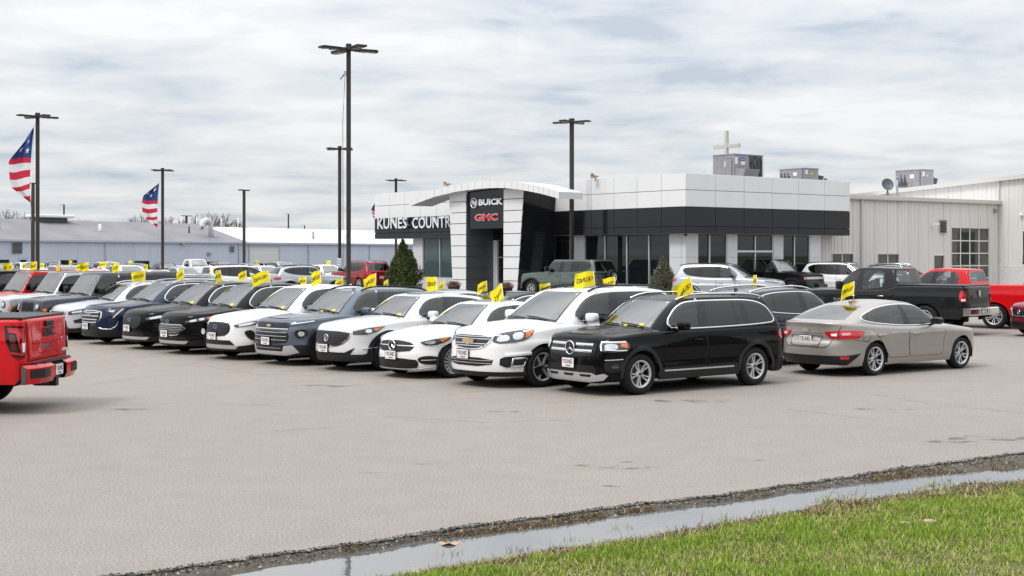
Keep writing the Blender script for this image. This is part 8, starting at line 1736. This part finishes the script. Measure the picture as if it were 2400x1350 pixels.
b = MB(); p = M_ @ Vector((x_-sp['L']/2, -.05, float(gr.roof(x_))+.03)); b.bbox(p.x-.09, p.x+.09, p.y-.07, p.y+.07, p.z-.005, p.z+.025, mat('flag_foot', (.55, .40, .16), .7), .01); b.build('flag_foot', label='tan foot of the flag on the taupe sedan roof', cat='flag base')
sm = [(577, 655, 47, .30, 3.0, 'above the white sedan roof, left of the compass-grey crossover'.replace('compass-grey', 'grey silver')), (634, 662, 46, .26, 2.6, 'just behind the one on the black pointed-grille crossover'), (718, 672, 43, .28, 2.6, 'in front of the grey silver crossover, left one'), (803, 675, 40, .30, 2.9, 'in front of the grey silver crossover, beside the tallest lamp post'), (910, 680, 39, .22, 2.2, 'at the foot of the tall dark evergreen'), (1041, 688, 38, .26, 2.5, 'half behind the white mesh-grille crossover flag'),
      (1143, 686, 38.5, .28, 3.0, 'in front of the entrance tower'), (1290, 692, 37, .30, 2.7, 'beside the front wheel of the sage off-roader'), (1441, 679, 37, .30, 3.1, 'below the spare wheel of the sage off-roader'), (1606, 698, 31, .26, 3.0, 'half hidden behind the flag of the black three-row suv'), (1774, 676, 33, .18, 2.0, 'in front of the silver three-row suv')]
def any_window(px, py, Y_, tol):
    best = None
    for o, gr, sp in ALL:
        if abs(o.location.y-Y_) > tol or gr is None: continue
        M_ = Matrix.Translation(o.location) @ Matrix.Rotation(o.rotation_euler.z, 4, 'Z')
        for side in (1, -1):
            for q in np.linspace(gr.qs+.05, 2.0, 16):
                p = gr.pt(np.array([q]), np.array([.84]), side)[0]; w_ = M_ @ Vector((p[0]-sp['L']/2, p[1]*1.01, p[2])); c_ = abs(1200+F*w_.x/w_.y-px)+abs(w_.y-Y_)*.8
                if best is None or c_ < best[0]: best = (c_, w_)
    w_ = best[1]; return w_, min(max(HC+(HZ-py)/F*w_.y-w_.z+.05, .05), .45)
for i, (a, b2, Y_, w_, yw, l_) in enumerate(sm): wp, pl_ = any_window(a, b2, Y_, 7); car_flag(wp, w_, .28, yw, .05, 'yellow flag '+l_, 200+i, .02, pole=pl_)
tn = [(493, 645, 66, .10, 'in front of the white minivan tail'), (361, 640, 78, .24, 'left of the second lamp post'), (309, 636, 84, .24, 'over the white large suv of the middle rows'), (259, 634, 86, .08, 'edge-on beside a wide far one'), (248, 628, 95, .42, 'wide and far below the warehouse downspout'), (192, 635, 82, .40, 'flat and low between two off-roader flags'), (150, 636, 84, .24, 'small one right of the red off-roader flag'), (104, 632, 84, .26, 'just right of the leftmost lamp post'), (68, 631, 84, .30, 'just left of the leftmost lamp post'), (23, 645, 60, .34, 'at the left edge over the black off-roader'), (604, 622, 110, .16, 'tiny one above the minivan roof'), (774, 633, 98, .30, 'small and far, left of the tallest lamp post')]
for i, (a, b2, Y_, w_, l_) in enumerate(tn): wp, pl_ = any_window(a, b2, Y_, 22); car_flag(wp, w_, .34, 2.9, .03, 'yellow flag '+l_, 300+i, .0, pole=pl_, tiny=True)
